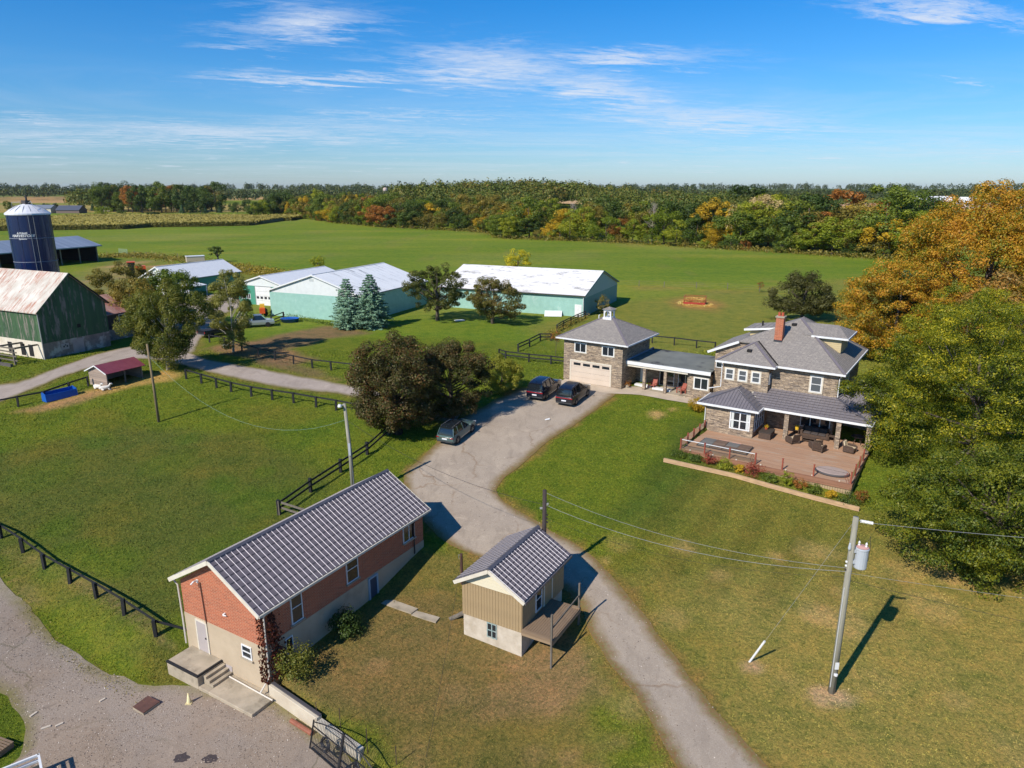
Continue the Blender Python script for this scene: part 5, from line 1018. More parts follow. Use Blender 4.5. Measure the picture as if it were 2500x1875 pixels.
spruce('blue_spruce','narrow blue spruce in front of the big shed, the smaller of the pair',(-25.87,110.84),8.3,3.0,3,n=15000,size=.26); spruce('blue_spruce','broad tall blue spruce in front of the big shed corner, the larger of the pair',(-22.31,111.52),8.9,3.7,4,n=22000,size=.26)
# trees round the old barn
tree('barn_tree','bronze green tree beside the blue silo behind the barn roof','tree',(-61.5,111.),ball(4.6,4.2,4.8,5.4,.95,23,.35),100,18000,.95,.24,'olive',bark,.25,10,.75,.35,23)
tree('barn_tree','yellowing round tree right of the silver bin behind the lean-to','tree',(-53.5,110.5),ball(5.2,4.6,4.8,5.2,1.0,26,.35),120,24000,1.0,.25,leafmat('barn_tree_leaf',[C(62,82,32),C(92,106,40),C(126,126,46)],.3),bark,.25,10,.75,.35,26)
tree('barn_tree','dark green tree below the silver bin between the barn and lean-to','tree',(-57.6,107.),ball(3.8,3.4,3.8,4.2,.95,27,.3),80,14000,.95,.26,'olive',bark,.2,8,.75,.35,27)
tree('lone_tree','small dark scraggly tree standing at the field edge behind the pale roofed workshop','tree',(-87.75,214.78),ball(2.4,2.2,1.5,3.3,.6,29,.4),20,1800,.7,.3,'darkg',darkbark,.3,14,.6,.3,29)
tree('yellow_bush','yellow green bush showing above the roof of the white fronted workshop','bush',(-52.34,192.93),ball(1.9,1.8,1.8,2.0,.8,31),24,1600,.7,.3,'yellowg',bark,.2,6,.8,.3,31)
tree('yellow_bush','yellow bush showing above the long teal barn roof','bush',(1.59,185.35),ball(3.2,3.0,2.6,3.4,.8,33),40,3000,.9,.34,leafmat('far_bush_leaf',[C(109,117,34),C(177,161,44),C(208,182,57)],.3),bark,.2,6,.8,.3,33)
# dark thicket behind the house and the big trees at right
tree('hawthorn_thicket','dark grey green thicket standing alone in the paddock behind the farmhouse roof','tree',(48.67,118.05),ball(5.8,4.4,4.0,3.6,.9,36,.35),110,24000,1.1,.26,leafmat('thicket_leaf',[C(42,46,32),C(62,64,40),C(76,76,48)],.25),bark,.3,16,.8,.35,37)
def gpt(px,py,Y): 
    return None
tree('orange_maple','orange gold maple standing directly behind the right end of the farmhouse','tree',(49.,89.),ball(6.6,6.2,6.4,6.2,1.0,41,.2),320,64000,1.1,.24,'orange',bark,.3,16,.7,.3,41)
tree('orange_maple','tall orange maple towering above all trees at the right','tree',(65.,98.),ball(13.2,10.0,11.0,12.2,.95,43,.22),520,105000,1.5,.3,'orange',bark,.45,22,.7,.3,43)
tree('orange_maple','dull orange maple with bare grey twigs at the right, below the tallest one','tree',(58.5,84.),ball(7.6,6.6,5.6,6.6,.8,44,.35),120,15000,1.5,.34,leafmat('thin_maple_leaf',[C(112,98,60),C(150,112,62),C(170,126,72)],.35),bark,.4,44,.7,.3,44)
tree('grey_pine','dark greyish pine half hidden between the orange maples','tree',(54.,96.),ball(4.,4.,5.2,6.0,.8,45,.3),90,10000,1.3,.4,'pine',bark,.3,14,.7,.3,45)
tree('locust_tree','huge feathery yellow green locust overhanging the right side of the deck','tree',(40.6,58.4),ball(9.0,8.8,6.4,6.0,1.0,47,.35),430,130000,1.15,.18,'locust',bark,.4,26,.55,.15,47,asp=.5,extra=lambda rng,c,n,cc: overhang(rng,c,n,cc))
tree('locust_tree','lower locust with dark leaves drooping over the dry lawn at the right','tree',(32.6,43.0),ball(8.4,6.8,4.8,4.2,1.05,49,.4),340,100000,1.0,.17,leafmat('dark_locust_leaf',[C(32,48,20),C(50,66,26),C(72,86,30),C(112,114,36)],.35,nscale=.25),bark,.35,24,.55,.15,49,asp=.5)
tree('locust_tree','yellow topped locust behind the satellite dish, between deck and orange trees','tree',(47.8,73.5),ball(7.6,7.2,6.0,6.2,1.0,51,.35),260,70000,1.15,.2,leafmat('yellow_locust_leaf',[C(66,80,26),C(104,112,32),C(150,142,40),C(184,166,50)],.4,nscale=.25),bark,.35,18,.6,.15,51,asp=.5)
# small bushes and beds
def bush(name,label,p,r,hh,lm,n=1500,seed=0,leaf=.1,dz=0.,cat='shrub',group=None):
    rng=np.random.default_rng(seed+500); t=thing(name,label,cat,on(p,dz),0,group)
    c,nn,cc=crown_points(rng,ball(r*.8,r*.8,hh*.5,hh*.5,.9,seed,.3),max(8,int(n/60)),n,r*.36,.85,.2)
    link('foliage',quadmesh('foliage',c,nn,rng.uniform(.6,1.3,len(c))*leaf,.6,LF[lm] if isinstance(lm,str) else lm),t); limbs(rng,0,cc,.03,8,n=4).build('stem',darkbark,t); return t
hW=lambda u,v:(HX[0]+math.cos(R(HAZ))*u+math.sin(R(HAZ))*v,HX[1]-math.sin(R(HAZ))*u+math.cos(R(HAZ))*v)
bush('round_bush','round yellow and rust bush at the end of the front walk',hW(16.9,-1.5),1.15,1.5,'gold',3000,1,.12)
bush('low_bush','small pale green bush beside the round yellow bush',hW(18.1,-2.0),.6,.6,'yellowg',900,2,.1)
bush('bush','bright green bush behind the breezeway roof',hW(13.2,11.5),1.9,2.6,'yellowg',3600,3,.16); bush('bush','green and yellow bush between garage roof and fence',hW(-3.2,12.),1.2,1.8,'birch',1500,4,.14)
bed=[(19.2,-12.3,1.0,.5,'green'),(20.6,-12.2,.8,.5,'darkg'),(21.9,-12.1,.75,1.0,'burg'),(23.3,-12.2,.85,.9,'yellowg'),(24.5,-12.1,.5,.7,'gold'),(25.7,-12.2,1.05,1.25,'burg'),(27.1,-12.3,.75,.7,'green'),(28.4,-12.1,.6,1.1,'yellowg'),(29.5,-12.1,.65,.8,'rust'),(30.7,-12.2,.8,.8,'green'),(31.9,-12.2,.6,.6,'gold'),(33.2,-12.4,1.3,.7,'darkg'),(34.1,-11.6,.6,1.1,'rust')]
bl=['low dark green juniper at the left end of the deck bed','small dark clump next to the left juniper in the deck bed','round burgundy sedum left of centre in the deck bed','leafy bright green shrub beside the burgundy sedum','yellow flowering clump before the big purple bush','large purple leaved barberry at the middle of the deck bed','deep green clump spilling over the timber edge','upright yellow green plant in the deck bed','rust brown hydrangea in the deck bed','green perennial clump left of the last yellow plant','yellow variegated plant near the right end of the bed','wide spreading juniper at the right end of the deck bed','pinkish dry hydrangea by the deck corner']
for i,(u,v,r,hh,lm) in enumerate(bed): bush('bed_plant',bl[i],hW(u,v),r,hh,lm,1100,10+i,.1,cat='plant',group='plants in the bed along the deck')
aW=lambda b,az,u,v:(b[0]+math.cos(R(az))*u+math.sin(R(az))*v,b[1]-math.sin(R(az))*u+math.cos(R(az))*v)
bush('dark_bush','dark round bush against the right wall of the brick building',aW(BX,BAZ,1.0,5.2),1.15,1.7,'darkg',2600,30,.12); bush('tangled_shrub','tangled yellowing shrub with bare twigs at the brick building corner',aW(BX,BAZ,1.2,1.0),1.3,1.9,'birch',2200,31,.13)
def ivy():
    t=thing('climbing_vine','dark red vine climbing the corner of the brick building','vine',(*aW(BX,BAZ,.15,.25),-5.0),BAZ); rng=np.random.default_rng(3); n=850
    z=rng.uniform(0,1,n)**1.3*4.2; y=rng.normal(size=n)*.35*(1.25-z/5)+.55*(1-z/6); c=np.stack([rng.uniform(0,.22,n),y,z],1); m=rng.uniform(0,1,n)<.3; c[m,0]=rng.uniform(-.5,.1,m.sum()); c[m,1]=rng.uniform(-.4,-.28,m.sum())
    link('foliage',quadmesh('foliage',c,np.array([1,0,.4])+rng.normal(size=(n,3))*.5,rng.uniform(.1,.2,n),.8,LF['ivy']),t); MB().tube([(0,.3,0),(.05,.35,2),(.03,.2,4)],.03,5).build('stem',darkbark,t)
ivy()
bush('sapling_bush','rust tipped young sumac against the side of the long teal barn',aW((12.3,121.14),24,1.8,5.0),1.5,3.2,'olive',900,33,.2)
# ================================================================ the woods
def proto(seed,H_,rx,rz,n,leaf,kind='round'):
    rng=np.random.default_rng(seed)
    if kind=='round':
        c,nn,cc=crown_points(rng,ball(rx,rx,rz,H_-rz*1.0,1.12,seed,.35),30,n,rx*.34,.85,.35)
        tb=limbs(rng,0,cc,.25,5,n=5)
    else:
        z=rng.uniform(0,1,n)**1.2; a=rng.uniform(0,6.28,n); r=rx*(1-z)*rng.uniform(.5,1.05,n); c=np.stack([r*np.cos(a),r*np.sin(a),1+z*(H_-1)],1); nn=np.stack([np.cos(a),np.sin(a),np.full(n,.8)],1)+rng.normal(size=(n,3))*.4; tb=MB().tube([(0,0,-.3),(0,0,H_*.9)],[.2,.03],5)
    return quadmesh('tree',c,nn,rng.uniform(.7,1.3,len(c))*leaf,.7,[LF['green'],bark],tb)
PRO=[proto(s,13,4.8+.6*(s%3),5.2+.4*(s%2),5600,.46) for s in range(1,7)]; BUSH=[proto(s,5,2.7,2.3,1800,.34) for s in range(20,23)]; CON=[proto(40,12,4.2,0,1300,1.0,'cone')]
def bare(seed):
    rng=np.random.default_rng(seed); mb=MB().tube([(0,0,-.3),(.1,0,6),(.3,.1,12)],[.3,.2,.04],6)
    for i in range(46):
        z=rng.uniform(4,11.5); a=rng.uniform(0,6.28); L=rng.uniform(1.5,4.2)*(1.1-z/16); e=(math.cos(a)*L,math.sin(a)*L,z+L*.9); mb.tube([(0.02*z,0,z),(e[0]*.5,e[1]*.5,z+L*.35),e],[.1,.06,.015],4)
        for k in range(2):
            b=rng.uniform(.5,1); q=(e[0]*b,e[1]*b,z+L*.9*b); mb.tube([q,(q[0]+rng.normal()*.7,q[1]+rng.normal()*.7,q[2]+rng.uniform(.4,1.4))],[.03,.01],3)
    return mb.mesh('bare_tree',mat('pale_bare_bark',C(170,156,140),C(140,126,112),2))
NAMES=dict(darkg='dark green',green='mid green',yellowg='yellow green',olive='olive brown',gold='golden yellow',rust='rusty orange',red='red',grey='grey brown',pine='dark evergreen')
def woodtree(x,y,s,lm,group,where,me=None,sz=1.,base='tree'):
    me=me or random.choice(PRO); o=link('%s_tree'%{'darkg':'green','green':'green','yellowg':'yellow','olive':'brown','gold':'golden','rust':'rusty','red':'red','grey':'brown','pine':'evergreen'}[lm] if base=='tree' else base,me)
    o.location=(x,y,h(x,y)-.2); o.rotation_euler=(0,0,random.uniform(0,6.28)); wd=1.3 if base=='tree' and x/y>-.2 else 1.; o.scale=(s*wd*random.uniform(.85,1.15),s*wd*random.uniform(.85,1.15),s*sz)
    if len(o.material_slots)>1: o.material_slots[0].link='OBJECT'; o.material_slots[0].material=LF[lm]
    a=x/y; lmk=next(n for lim,n in ((-.45,'the blue silo'),(-.3,'the workshop'),(-.17,'the big teal shed'),(-.02,'the long teal barn'),(.1,'the stone garage'),(.22,'the hay feeder'),(.34,'the farmhouse chimney'),(9,'the orange maples')) if a<lim)
    sz_='short' if s*sz<.85 else ('tall' if s*sz>1.08 else 'medium'); kd='tree' if base=='tree' else base.replace('_',' ')
    if base!='tree': sz_='wide' if s>.85 else 'narrow'
    tag(o,'%s %s %s %s, above %s'%(sz_,NAMES[lm],kd,where,lmk),'tree' if base=='tree' else 'bush','%s %s %ss %s above %s'%(sz_,NAMES[lm],kd,group,lmk))
def pick(w): 
    k=list(w); return random.choices(k,[w[q] for q in k])[0]
EDGE=[(-175.65,496.21),(-166.54,529.68),(-142.19,496.21),(-112.03,450.56),(-72.83,403.97),(-39.89,380.33),(-20.65,366.02),(-8.96,352.74),(-4.86,318.03),(13.94,307.90),(27.45,303.07),(50.11,285.16),(68.75,269.21),(81.15,258.35),(91.76,248.31),(101.87,239.01),(110.21,230.36),(116.65,224.93),(123.78,214.78)]
def along(f):
    L=[0]; 
    for a,b in zip(EDGE,EDGE[1:]): L.append(L[-1]+math.hypot(a[0]-b[0],a[1]-b[1]))
    s=f*L[-1]
    for i in range(len(EDGE)-1):
        if s<=L[i+1]: t=(s-L[i])/(L[i+1]-L[i]); a,b=EDGE[i],EDGE[i+1]; return a[0]+(b[0]-a[0])*t,a[1]+(b[1]-a[1])*t
    return EDGE[-1]
random.seed(21)
NF=58
for i in range(NF):       # front row at the field edge
    x,y=along((i+random.uniform(.1,.9))/NF); az=x/y
    w=dict(darkg=1.5,green=5,yellowg=6,olive=2.5,gold=1.2,rust=.15) if az>-.02 else dict(darkg=3,green=4,yellowg=2,olive=3,gold=.6,rust=.25,red=.1)
    if i%9==4 and az>.0: w=dict(gold=1)
    k=y/300; d=random.uniform(2,9); woodtree(x*(1+d/y),y+d,random.uniform(.62,1.0)*(.85+.15*k)*(1.3 if az>.3 else 1),pick(w),'at the edge of the woods','at the front of the woods',sz=random.uniform(.8,1.1))
for i in range(64):       # bushes in front
    x,y=along((i+random.uniform(0,1))/64); d=random.uniform(-1,3); woodtree(x*(1+d/y),y+d,random.uniform(.6,1.1),pick(dict(green=3,olive=3,yellowg=3,darkg=1,rust=.4)),'at the field edge','at the field edge',me=random.choice(BUSH),base='low_bush')
for i in range(116):      # ranks behind
    f=random.random(); x,y=along(f); d=random.uniform(9,75); az=x/y
    w=dict(darkg=4,green=5,yellowg=3.5,olive=4,gold=.8,rust=.6,red=.12,grey=.4)
    woodtree(x*(1+d/y)+random.uniform(-4,4),y+d,random.uniform(.85,1.3)*(1.25 if az>.3 else 1),pick(w),'inside the woods','deep in the woods',sz=random.uniform(.9,1.15))
for i,(px,py) in enumerate(((1590,590),(1395,580),(980,548))):
    p=[(56.93,293.85),(26.88,323.34),(-66.92,440.41)][i]; o=link('bare_tree',bare(60+i)); o.location=(p[0],p[1]+1,0); o.scale=(1.1,1.1,1.25); tag(o,['pale leafless tree standing at the right part of the wood edge','pale leafless tree near the step in the wood edge','pale leafless tree at the left part of the wood edge'][i],'tree','bare trees at the wood edge')
# left: belt of trees beyond the corn and the farmstead far off
def belt(x0,x1,y0,y1,n,w,group,where,s=(.8,1.2),cone=0.,hgt=1.):
    for i in range(n):
        f=(i+random.random())/n; y=y0+(y1-y0)*random.random(); a=x0+(x1-x0)*f; lm=pick(w); me=None
        if random.random()<cone: me=CON[0]; lm='pine'
        woodtree(a*y,y,random.uniform(*s),lm,group,where,me=me,sz=hgt)
belt(-.56,-.40,630,700,30,dict(darkg=5,green=3,olive=1.5,rust=.6,red=.2),'of the tall far grove','in the far grove beyond the corn',(1.4,2.0))
belt(-.46,-.24,600,640,22,dict(darkg=3,green=3,olive=2,yellowg=2.5,gold=.5),'of the belt behind the corn','in the belt behind the corn',(.55,.95),.25)
belt(-.30,-.15,520,600,20,dict(darkg=3,green=3,olive=3,rust=.5,red=.35,yellowg=1.5),'left of the woods','at the left end of the woods',(.8,1.15))
belt(-.76,-.55,660,720,14,dict(darkg=4,pine=2,green=2),'round the far farmstead','round the far farmstead',(.5,.8),.3)
for az,y,s,lm,lb in ((-.558,545,1.6,'yellowg','wide yellow green thicket alone in the crop field left of the far grove'),(-.49,525,.9,'darkg','single dark dome shaped tree alone in the crop field'),(-.535,560,.9,'green','small green bush next to the yellow thicket in the crop')):
    o=link('field_bush',random.choice(BUSH)); o.location=(az*y,y,-.3); o.scale=(s*1.7,s*1.5,s*1.15); o.material_slots[0].link='OBJECT'; o.material_slots[0].material=LF[lm]; tag(o,lb,'bush')
# the far woods: masses nobody could count
def mass(name,rows,seed,mats,q=110,fk=.135):
    rng=np.random.default_rng(seed); Cc=[];Nn=[];Ss=[]
    for (a0,a1,y0,y1,n,s0,s1) in rows:
        a=rng.uniform(a0,a1,n); y=rng.uniform(y0,y1,n); x=a*y; z=Hn(x,y); s=rng.uniform(s0,s1,n)
        for sub in range(n):
            v=rng.normal(size=(q,3)); v/=np.linalg.norm(v,axis=1)[:,None]; v[:,2]=np.abs(v[:,2])*1.0-.35*rng.random(q)
            lob=1+.25*np.sin(v[:,0]*5+sub)*np.cos(v[:,1]*4+sub*2); p=v*np.array([s[sub]*.42,s[sub]*.42,s[sub]*.55])*lob[:,None]; p[:,2]+=s[sub]*.48
            Cc.append(p+np.array([x[sub],y[sub],z[sub]])); Nn.append(v+rng.normal(size=v.shape)*.35); Ss.append(np.full(q,s[sub]*fk))
    me=quadmesh(name,np.vstack(Cc),np.vstack(Nn),np.concatenate(Ss)*rng.uniform(.7,1.3,len(np.vstack(Cc))),.8,mats); o=link(name,me); o['kind']='stuff'; return o
mixed=leafmat('far_woods_leaf',[C(52,66,38),C(64,80,42),C(86,94,46),C(76,90,46),C(108,102,52),C(62,78,42),C(120,100,56)],.2,nscale=.045)
farm_=leafmat('horizon_woods_leaf',[C(46,60,42),C(56,70,46),C(76,80,52),C(60,74,50),C(90,80,54)],.15,nscale=.02)
o=mass('far_woods',[(-.16,.10,540,680,170,14,20),(.0,.16,600,760,110,14,19),(-.1,.05,460,560,70,13,17),(.10,.40,400,640,220,12,17),(.34,.62,290,420,90,11,15),(-.60,-.42,700,760,60,15,21)],5,mixed,240,.085); tag(o,kind='stuff')
o=mass('horizon_woods',[(-.95,-.40,1150,1500,260,16,22),(-.42,-.1,1000,1300,230,14,19),(-.3,.25,1500,2100,260,17,24),(.14,.5,950,1400,260,14,18),(.4,.95,1050,1500,280,14,18),(-.95,.95,2200,2800,500,18,28)],6,farm_)

# ================================================================ fences
def fence(name,label,pts,hh,rails,pw=.17,rw=(.05,.16),m=None,group=None,gate=False,extra_end=None):
    m=m or blackrail; t=thing(name,label,'fence',on(pts[0]),0,group); o0=Vector(on(pts[0]))
    P=[Vector(on(p))-o0 for p in pts]
    pm=MB().box(-pw/2,pw/2,-pw/2,pw/2,-.4,hh+.06).mesh('post',m)
    for p in P:
        o=link('post',pm,t); o.location=p; o.rotation_euler=(random.uniform(-.03,.03),random.uniform(-.03,.03),random.uniform(-.3,.3))
    for a,b in zip(P,P[1:]):
        n=(b-a).cross(Z_).normalized()*(-pw/2-.02)
        for z in rails: MB().bar(a+Z_*z+n-(b-a).normalized()*.02,b+Z_*z+n+(b-a).normalized()*.02,*rw).build('rail',m,t)
    return t
def lerp(a,b,n): return [(a[0]+(b[0]-a[0])*i/n,a[1]+(b[1]-a[1])*i/n) for i in range(n+1)]
fence('paddock_fence','black post and rail fence along the gravel road at the lower left',[(-40.29,48.62),(-37.31,47.07),(-34.74,45.53),(-32.33,44.05),(-29.80,42.68),(-27.23,41.22),(-24.53,39.51),(-21.70,37.69),aW(BX,BAZ,-6.75,.6)],1.05,[.96],.2,(.06,.15))
fence('paddock_fence','black post and rail fence between the big paddock and the farm lane',[(-38.22,80.61),(-35.72,78.88),(-33.32,77.21),(-31.11,75.76),(-28.34,74.21),(-25.72,73.12),(-23.12,72.06),(-20.45,70.96),(-18.16,70.11),(-15.79,69.07)],1.1,[1.05],.2,(.06,.16))
fence('paddock_fence','black fence running from the maple down behind the brick building',[(-11.75,64.25),(-13.05,60.16),(-14.72,56.91),(-16.43,53.63),(-17.97,50.25)],1.15,[1.05,.6],.22,(.06,.16))
fence('paddock_fence','short grey railed fence end tucked behind the brick building roof',[(-17.97,50.25),(-15.76,49.12)],1.1,[1.0,.55],.22,(.06,.16),m=post_grey)
fence('corral_fence','black fence of the bare earth corral beside the slim birch',[(-43.55,100.34),(-40.55,98.40),(-36.84,94.74),(-33.51,91.57),(-30.62,89.48),(-27.58,87.27),(-24.63,85.15),(-22.06,84.13),(-19.38,83.08),(-16.25,81.42)],1.1,[1.05],.18,(.06,.14))
fence('lane_fence','black fence behind the blue trough along the farm lane',[(-54.65,68.96),(-51.63,71.07),(-49.75,72.59),(-48.92,75.61),(-48.12,77.81)],1.1,[1.05],.17,(.06,.16))
fence('yard_fence','black two railed fence left of the stone garage',[(-1.72,91.09),(-0.85,89.94),(2.15,88.36),(4.92,87.27),(6.56,86.41)],1.05,[1.0,.55],.18)
fence('yard_fence','short black three railed fence turning away behind the garage lawn',[(0.83,94.24),(2.47,97.60),(4.12,101.47),(5.67,101.47)],1.05,[1.0,.55],.18)
fence('yard_fence','dark railed fence climbing to the corner of the long teal barn',[(6.95,107.86),(8.19,111.18),(9.62,114.34),(11.02,117.29),(12.56,120.39)],1.15,[1.1,.75,.4],.18)
fence('yard_fence','low dark fence showing above the breezeway roof',[(18.39,100.90),(20.07,99.78),(22.94,98.40),(25.61,96.54),(27.81,95.25)],1.1,[1.05],.16)
t=fence('corral_gate','black braced timber gate at the corner of the big teal shed',[(-39.20,114.34),(-38.58,118.82)],1.25,[1.2,.6,.15],.2); 
galvp=mat('galv_pipe',C(150,150,146),None)
t=fence('wire_fence','thin wire stock fence with grey posts crossing the pasture edge behind the hay feeder',[(18.03,165.00),(23.33,162.14),(28.69,160.75),(33.91,158.70),(40.80,157.36),(47.31,156.04),(53.25,152.84),(58.36,149.77)],1.3,[1.2,.8,.4],.12,(.02,.02),m=post_grey)
t=fence('wire_fence','thin wire fence with weedy posts at the pasture edge behind the workshop',[(-132.76,236.06),(-125.13,239.01),(-119.14,234.61),(-106.44,228.98),(-85.70,205.49),(-67.98,185.35)],1.3,[1.2,.8,.4],.12,(.02,.02),m=post_grey)
t=fence('pipe_gate','pale green pipe gate standing at the edge of the pasture',[(-134.53,246.71),(-130.09,243.57)],1.4,[1.35,1.05,.75,.45,.15],.1,(.06,.06),m=mat('pale_green_pipe',C(150,172,160),None))
# ================================================================ poles and lines
polewood=mat('pole_wood',C(156,152,136),C(124,120,106),2.,.95,stretch=(5,5,.4)); darkpole=mat('dark_pole',C(70,60,56),C(52,44,42),2,.95,stretch=(5,5,.4)); lineblack=mat('line_black',C(40,40,42),None); linesilver=mat('line_silver',C(138,140,140),None,rough=.5); steelgrey=mat('transformer_grey',C(178,182,186),C(166,172,178),1.5,.45)
p1=(16.93,31.98); h1=10.16; P1=Vector(on(p1))
t=thing('utility_pole','tall grey wooden power pole with transformer on the dry lawn','pole',on(p1))
MB().tube([(0,0,-.3),(0,0,h1*.5),(0,0,h1)],[.185,.165,.135],10).build('pole',polewood,t,smooth=True)
tr=MB().lathe([(.01,0),(.30,.0),(.31,.05),(.31,1.0),(.33,1.02),(.33,1.07),(.28,1.1),(.02,1.14)],(.52,-.02,h1-2.75),18).build('transformer',steelgrey,t,smooth=False)
MB().lathe([(.30,0),(.02,.05)],(.52,-.02,h1-1.62),14).build('lid_stain',mat('pink_lid',C(196,150,140),None),tr)
for q in ((.4,.1),(.66,-.1)): MB().lathe([(.03,0),(.06,.06),(.04,.12),(.06,.18),(.03,.26),(.01,.28)],(q[0],q[1],h1-1.62),8).build('bushing',white,tr)
MB().box(.1,.28,-.12,.08,h1-2.5,h1-2.35).build('bracket',steelgrey,tr); MB().box(.1,.28,-.12,.08,h1-1.9,h1-1.75).build('bracket',steelgrey,tr)
MB().lathe([(.05,0),(.08,.1),(.05,.35),(.02,.4)],(-.16,-.1,h1-1.75),8).build('fuse_cutout',steelgrey,t)
for k in range(3): MB().lathe([(.02,0),(.06,.03),(.06,.09),(.02,.12)],(-.16,0,h1-2.95+.22*k),8).build('insulator',white if k else darkpole,t)
MB().tube([(.66,-.1,h1-1.35),(.8,-.1,h1-1.0),(.9,-.05,h1-1.6),(.85,-.1,h1-2.3),(.6,-.1,h1-2.9),(0,-.1,h1-2.95)],.014,4).build('drop_wire',lineblack,t); MB().tube([(.4,.1,h1-1.35),(.2,.15,h1-1.),(.1,.1,h1-.4)],.014,4).build('drop_wire',lineblack,t)
MB().tube([(-.16,-.1,.4),(-.145,-.1,h1*.62)],.025,5).build('ground_guard',mat('grey_guard',C(186,186,182),None),t); MB().box(-.1,.1,-.2,-.17,1.55,1.95).lathe([(.001,0),(.1,.0),(.1,.09),(.001,.1)],(-.02,-.22,1.2),10).build('meter_tag',white,t)
p2=(2.09,41.93); h2=7.0; t=thing('utility_pole','dark weathered pole with insulators right behind the tan shed roof','pole',on(p2)); MB().tube([(0,0,-.3),(0,0,h2)],[.16,.13],9).build('pole',darkpole,t,smooth=True)
for k in range(3): MB().lathe([(.02,0),(.06,.03),(.06,.09),(.02,.12)],(.18,0,h2-2.3+.25*k),8).build('insulator',darkpole,t)
MB().box(-.05,.25,-.05,.05,h2-1.0,h2-.9).build('bracket',galvp,t); MB().box(-.3,.05,-.05,.05,h2-1.3,h2-1.2).build('bracket',galvp,t)
for k in range(5): MB().tube([(0,0,h2-.6-.15*k),(.35*math.cos(k*1.3),.3*math.sin(k*1.3),h2-.9-.15*k),(.1,0,h2-1.3-.1*k)],.012,4).build('jumper_wire',lineblack,t)
p3=(-12.69,52.52); h3=8.0; t=thing('lamp_pole','grey wooden pole with a white yard lamp behind the brick building','pole',on(p3)); MB().tube([(0,0,-.3),(-.05,0,h3*.5),(-.25,0,h3)],[.17,.15,.12],9).build('pole',polewood,t,smooth=True)
MB().tube([(-.25,0,h3-.1),(-.5,-.25,h3-.05)],.04,6).lathe([(.02,.16),(.1,.15),(.17,.02),(.15,-.06),(.02,-.1)],(-.55,-.3,h3-.12),12).build('yard_lamp',white,t); MB().box(-.12,.04,-.22,-.15,h3-4.2,h3-3.2).build('meter_box',steelgrey,t); MB().tube([(.14,-.1,.2),(-.02,-.1,h3-3.3)],.03,5).build('conduit',linesilver,t)
p4=(-35.17,67.26); h4=7.92; t=thing('wooden_pole','plain slender wooden pole standing alone in the paddock','pole',on(p4)); MB().tube([(0,0,-.3),(-.03,0,h4*.5),(-.1,0,h4)],[.14,.12,.1],9).build('pole',mat('tan_pole',C(140,122,92),C(110,94,70),2,.95,stretch=(5,5,.4)),t,smooth=True); MB().tube([(-.1,0,h4-1.1),(-.35,-.1,h4-1.2),(-.2,.1,h4-1.3)],.03,5).build('wire_coil',linesilver,t)
p5=(-3.36,42.46); h5=2.23; t=thing('short_pole','short rusty brown post with wires left of the tan shed','pole',on(p5)); MB().tube([(0,0,-.3),(0,0,h5)],[.1,.085],8).build('pole',mat('rusty_pole',C(92,62,52),C(70,48,42),2,.95),t); MB().tube([(0,0,h5-.1),(-.2,-.05,h5-.05),(-.15,0,h5-.4)],.02,5).build('hook',galvp,t)
def wire(label,a,b,sag,r=.016,m=lineblack,name='power_line',n=14):
    a=Vector(a);b=Vector(b); t=[a.lerp(b,i/n)-Z_*(sag*4*(i/n)*(1-i/n)) for i in range(n+1)]
    o=MB().tube(t,r,4).build(name,m); tag(o,label,'cable'); return o
T1=Vector(on(p1,h1)); T2=Vector(on(p2,h2)); T3=Vector(on(p3,h3)); T4=Vector(on(p4,h4)); T5=Vector(on(p5,h5))
wire('black twisted cable from the yard lamp pole to the dark pole behind the tan shed',T3+Vector((-.2,0,-1.3)),T2+Vector((0,0,-1.0)),.9,.012)
wire('upper silver line from the dark pole to the transformer pole',T2+Vector((.1,0,-.2)),T1+Vector((-.15,0,-2.8)),.8,.010,linesilver); wire('middle twisted line from the dark pole to the transformer pole',T2+Vector((0,0,-1.0)),T1+Vector((-.15,0,-3.0)),.9,.012,linesilver); wire('lowest thin grey line from the dark pole to the transformer pole',T2+Vector((.15,0,-2.0)),T1+Vector((-.1,0,-3.3)),.9,.006,lineblack)
wire('sagging green and white cable from the lone wooden pole to the yard lamp pole',T4+Vector((-.1,0,-1.2)),T3+Vector((-.2,0,-1.3)),3.4,.009,mat('green_cable',C(120,150,140),None))
wire('pale high line leaving the transformer pole top towards the locust trees',T1+Vector((.9,.0,-.35)),(46,29.5,h1-4.9),.5,.011,linesilver); wire('thin middle line leaving the transformer pole to the right',T1+Vector((.1,0,-3.1)),(46,25.5,h1-7.2),.5,.007,linesilver); wire('lowest dark line leaving the transformer pole to the right',T1+Vector((.1,0,-3.5)),(42,20,h1-7.2),.5,.008,lineblack)
t=thing('line_insulator','white ribbed strain insulator at the top of the transformer pole','insulator',tuple(T1+Vector((.15,0,-.2)))); MB().tube([(0,0,0),(.75,0,-.15)],.02,5).build('rod',linesilver,t); MB().tube([(.1+.07*i//1*1.0 if 0 else .12+.036*i,0,-.024-.0072*i) for i in range(17)],[.035 if i%2 else .085 for i in range(17)],9).build('discs',white,t)
gp=(13.34,34.34); G1=Vector(on(gp)); 
wire('guy wire running from the transformer pole down to the white guard',T1+Vector((-.1,0,-.3)),G1,.0,.008,linesilver,'guy_wire',2)
d_=(T1-G1).normalized(); o=MB().tube([G1-d_*.1,G1+d_*1.75],.06,8).build('guy_guard',white); tag(o,'white plastic guard tube at the foot of the guy wire','guy guard')
wire('thin service wire from the short post down to the lawn',T5+Vector((0,0,-.2)),on((-4.17,28.43),.05),.5,.009,lineblack)
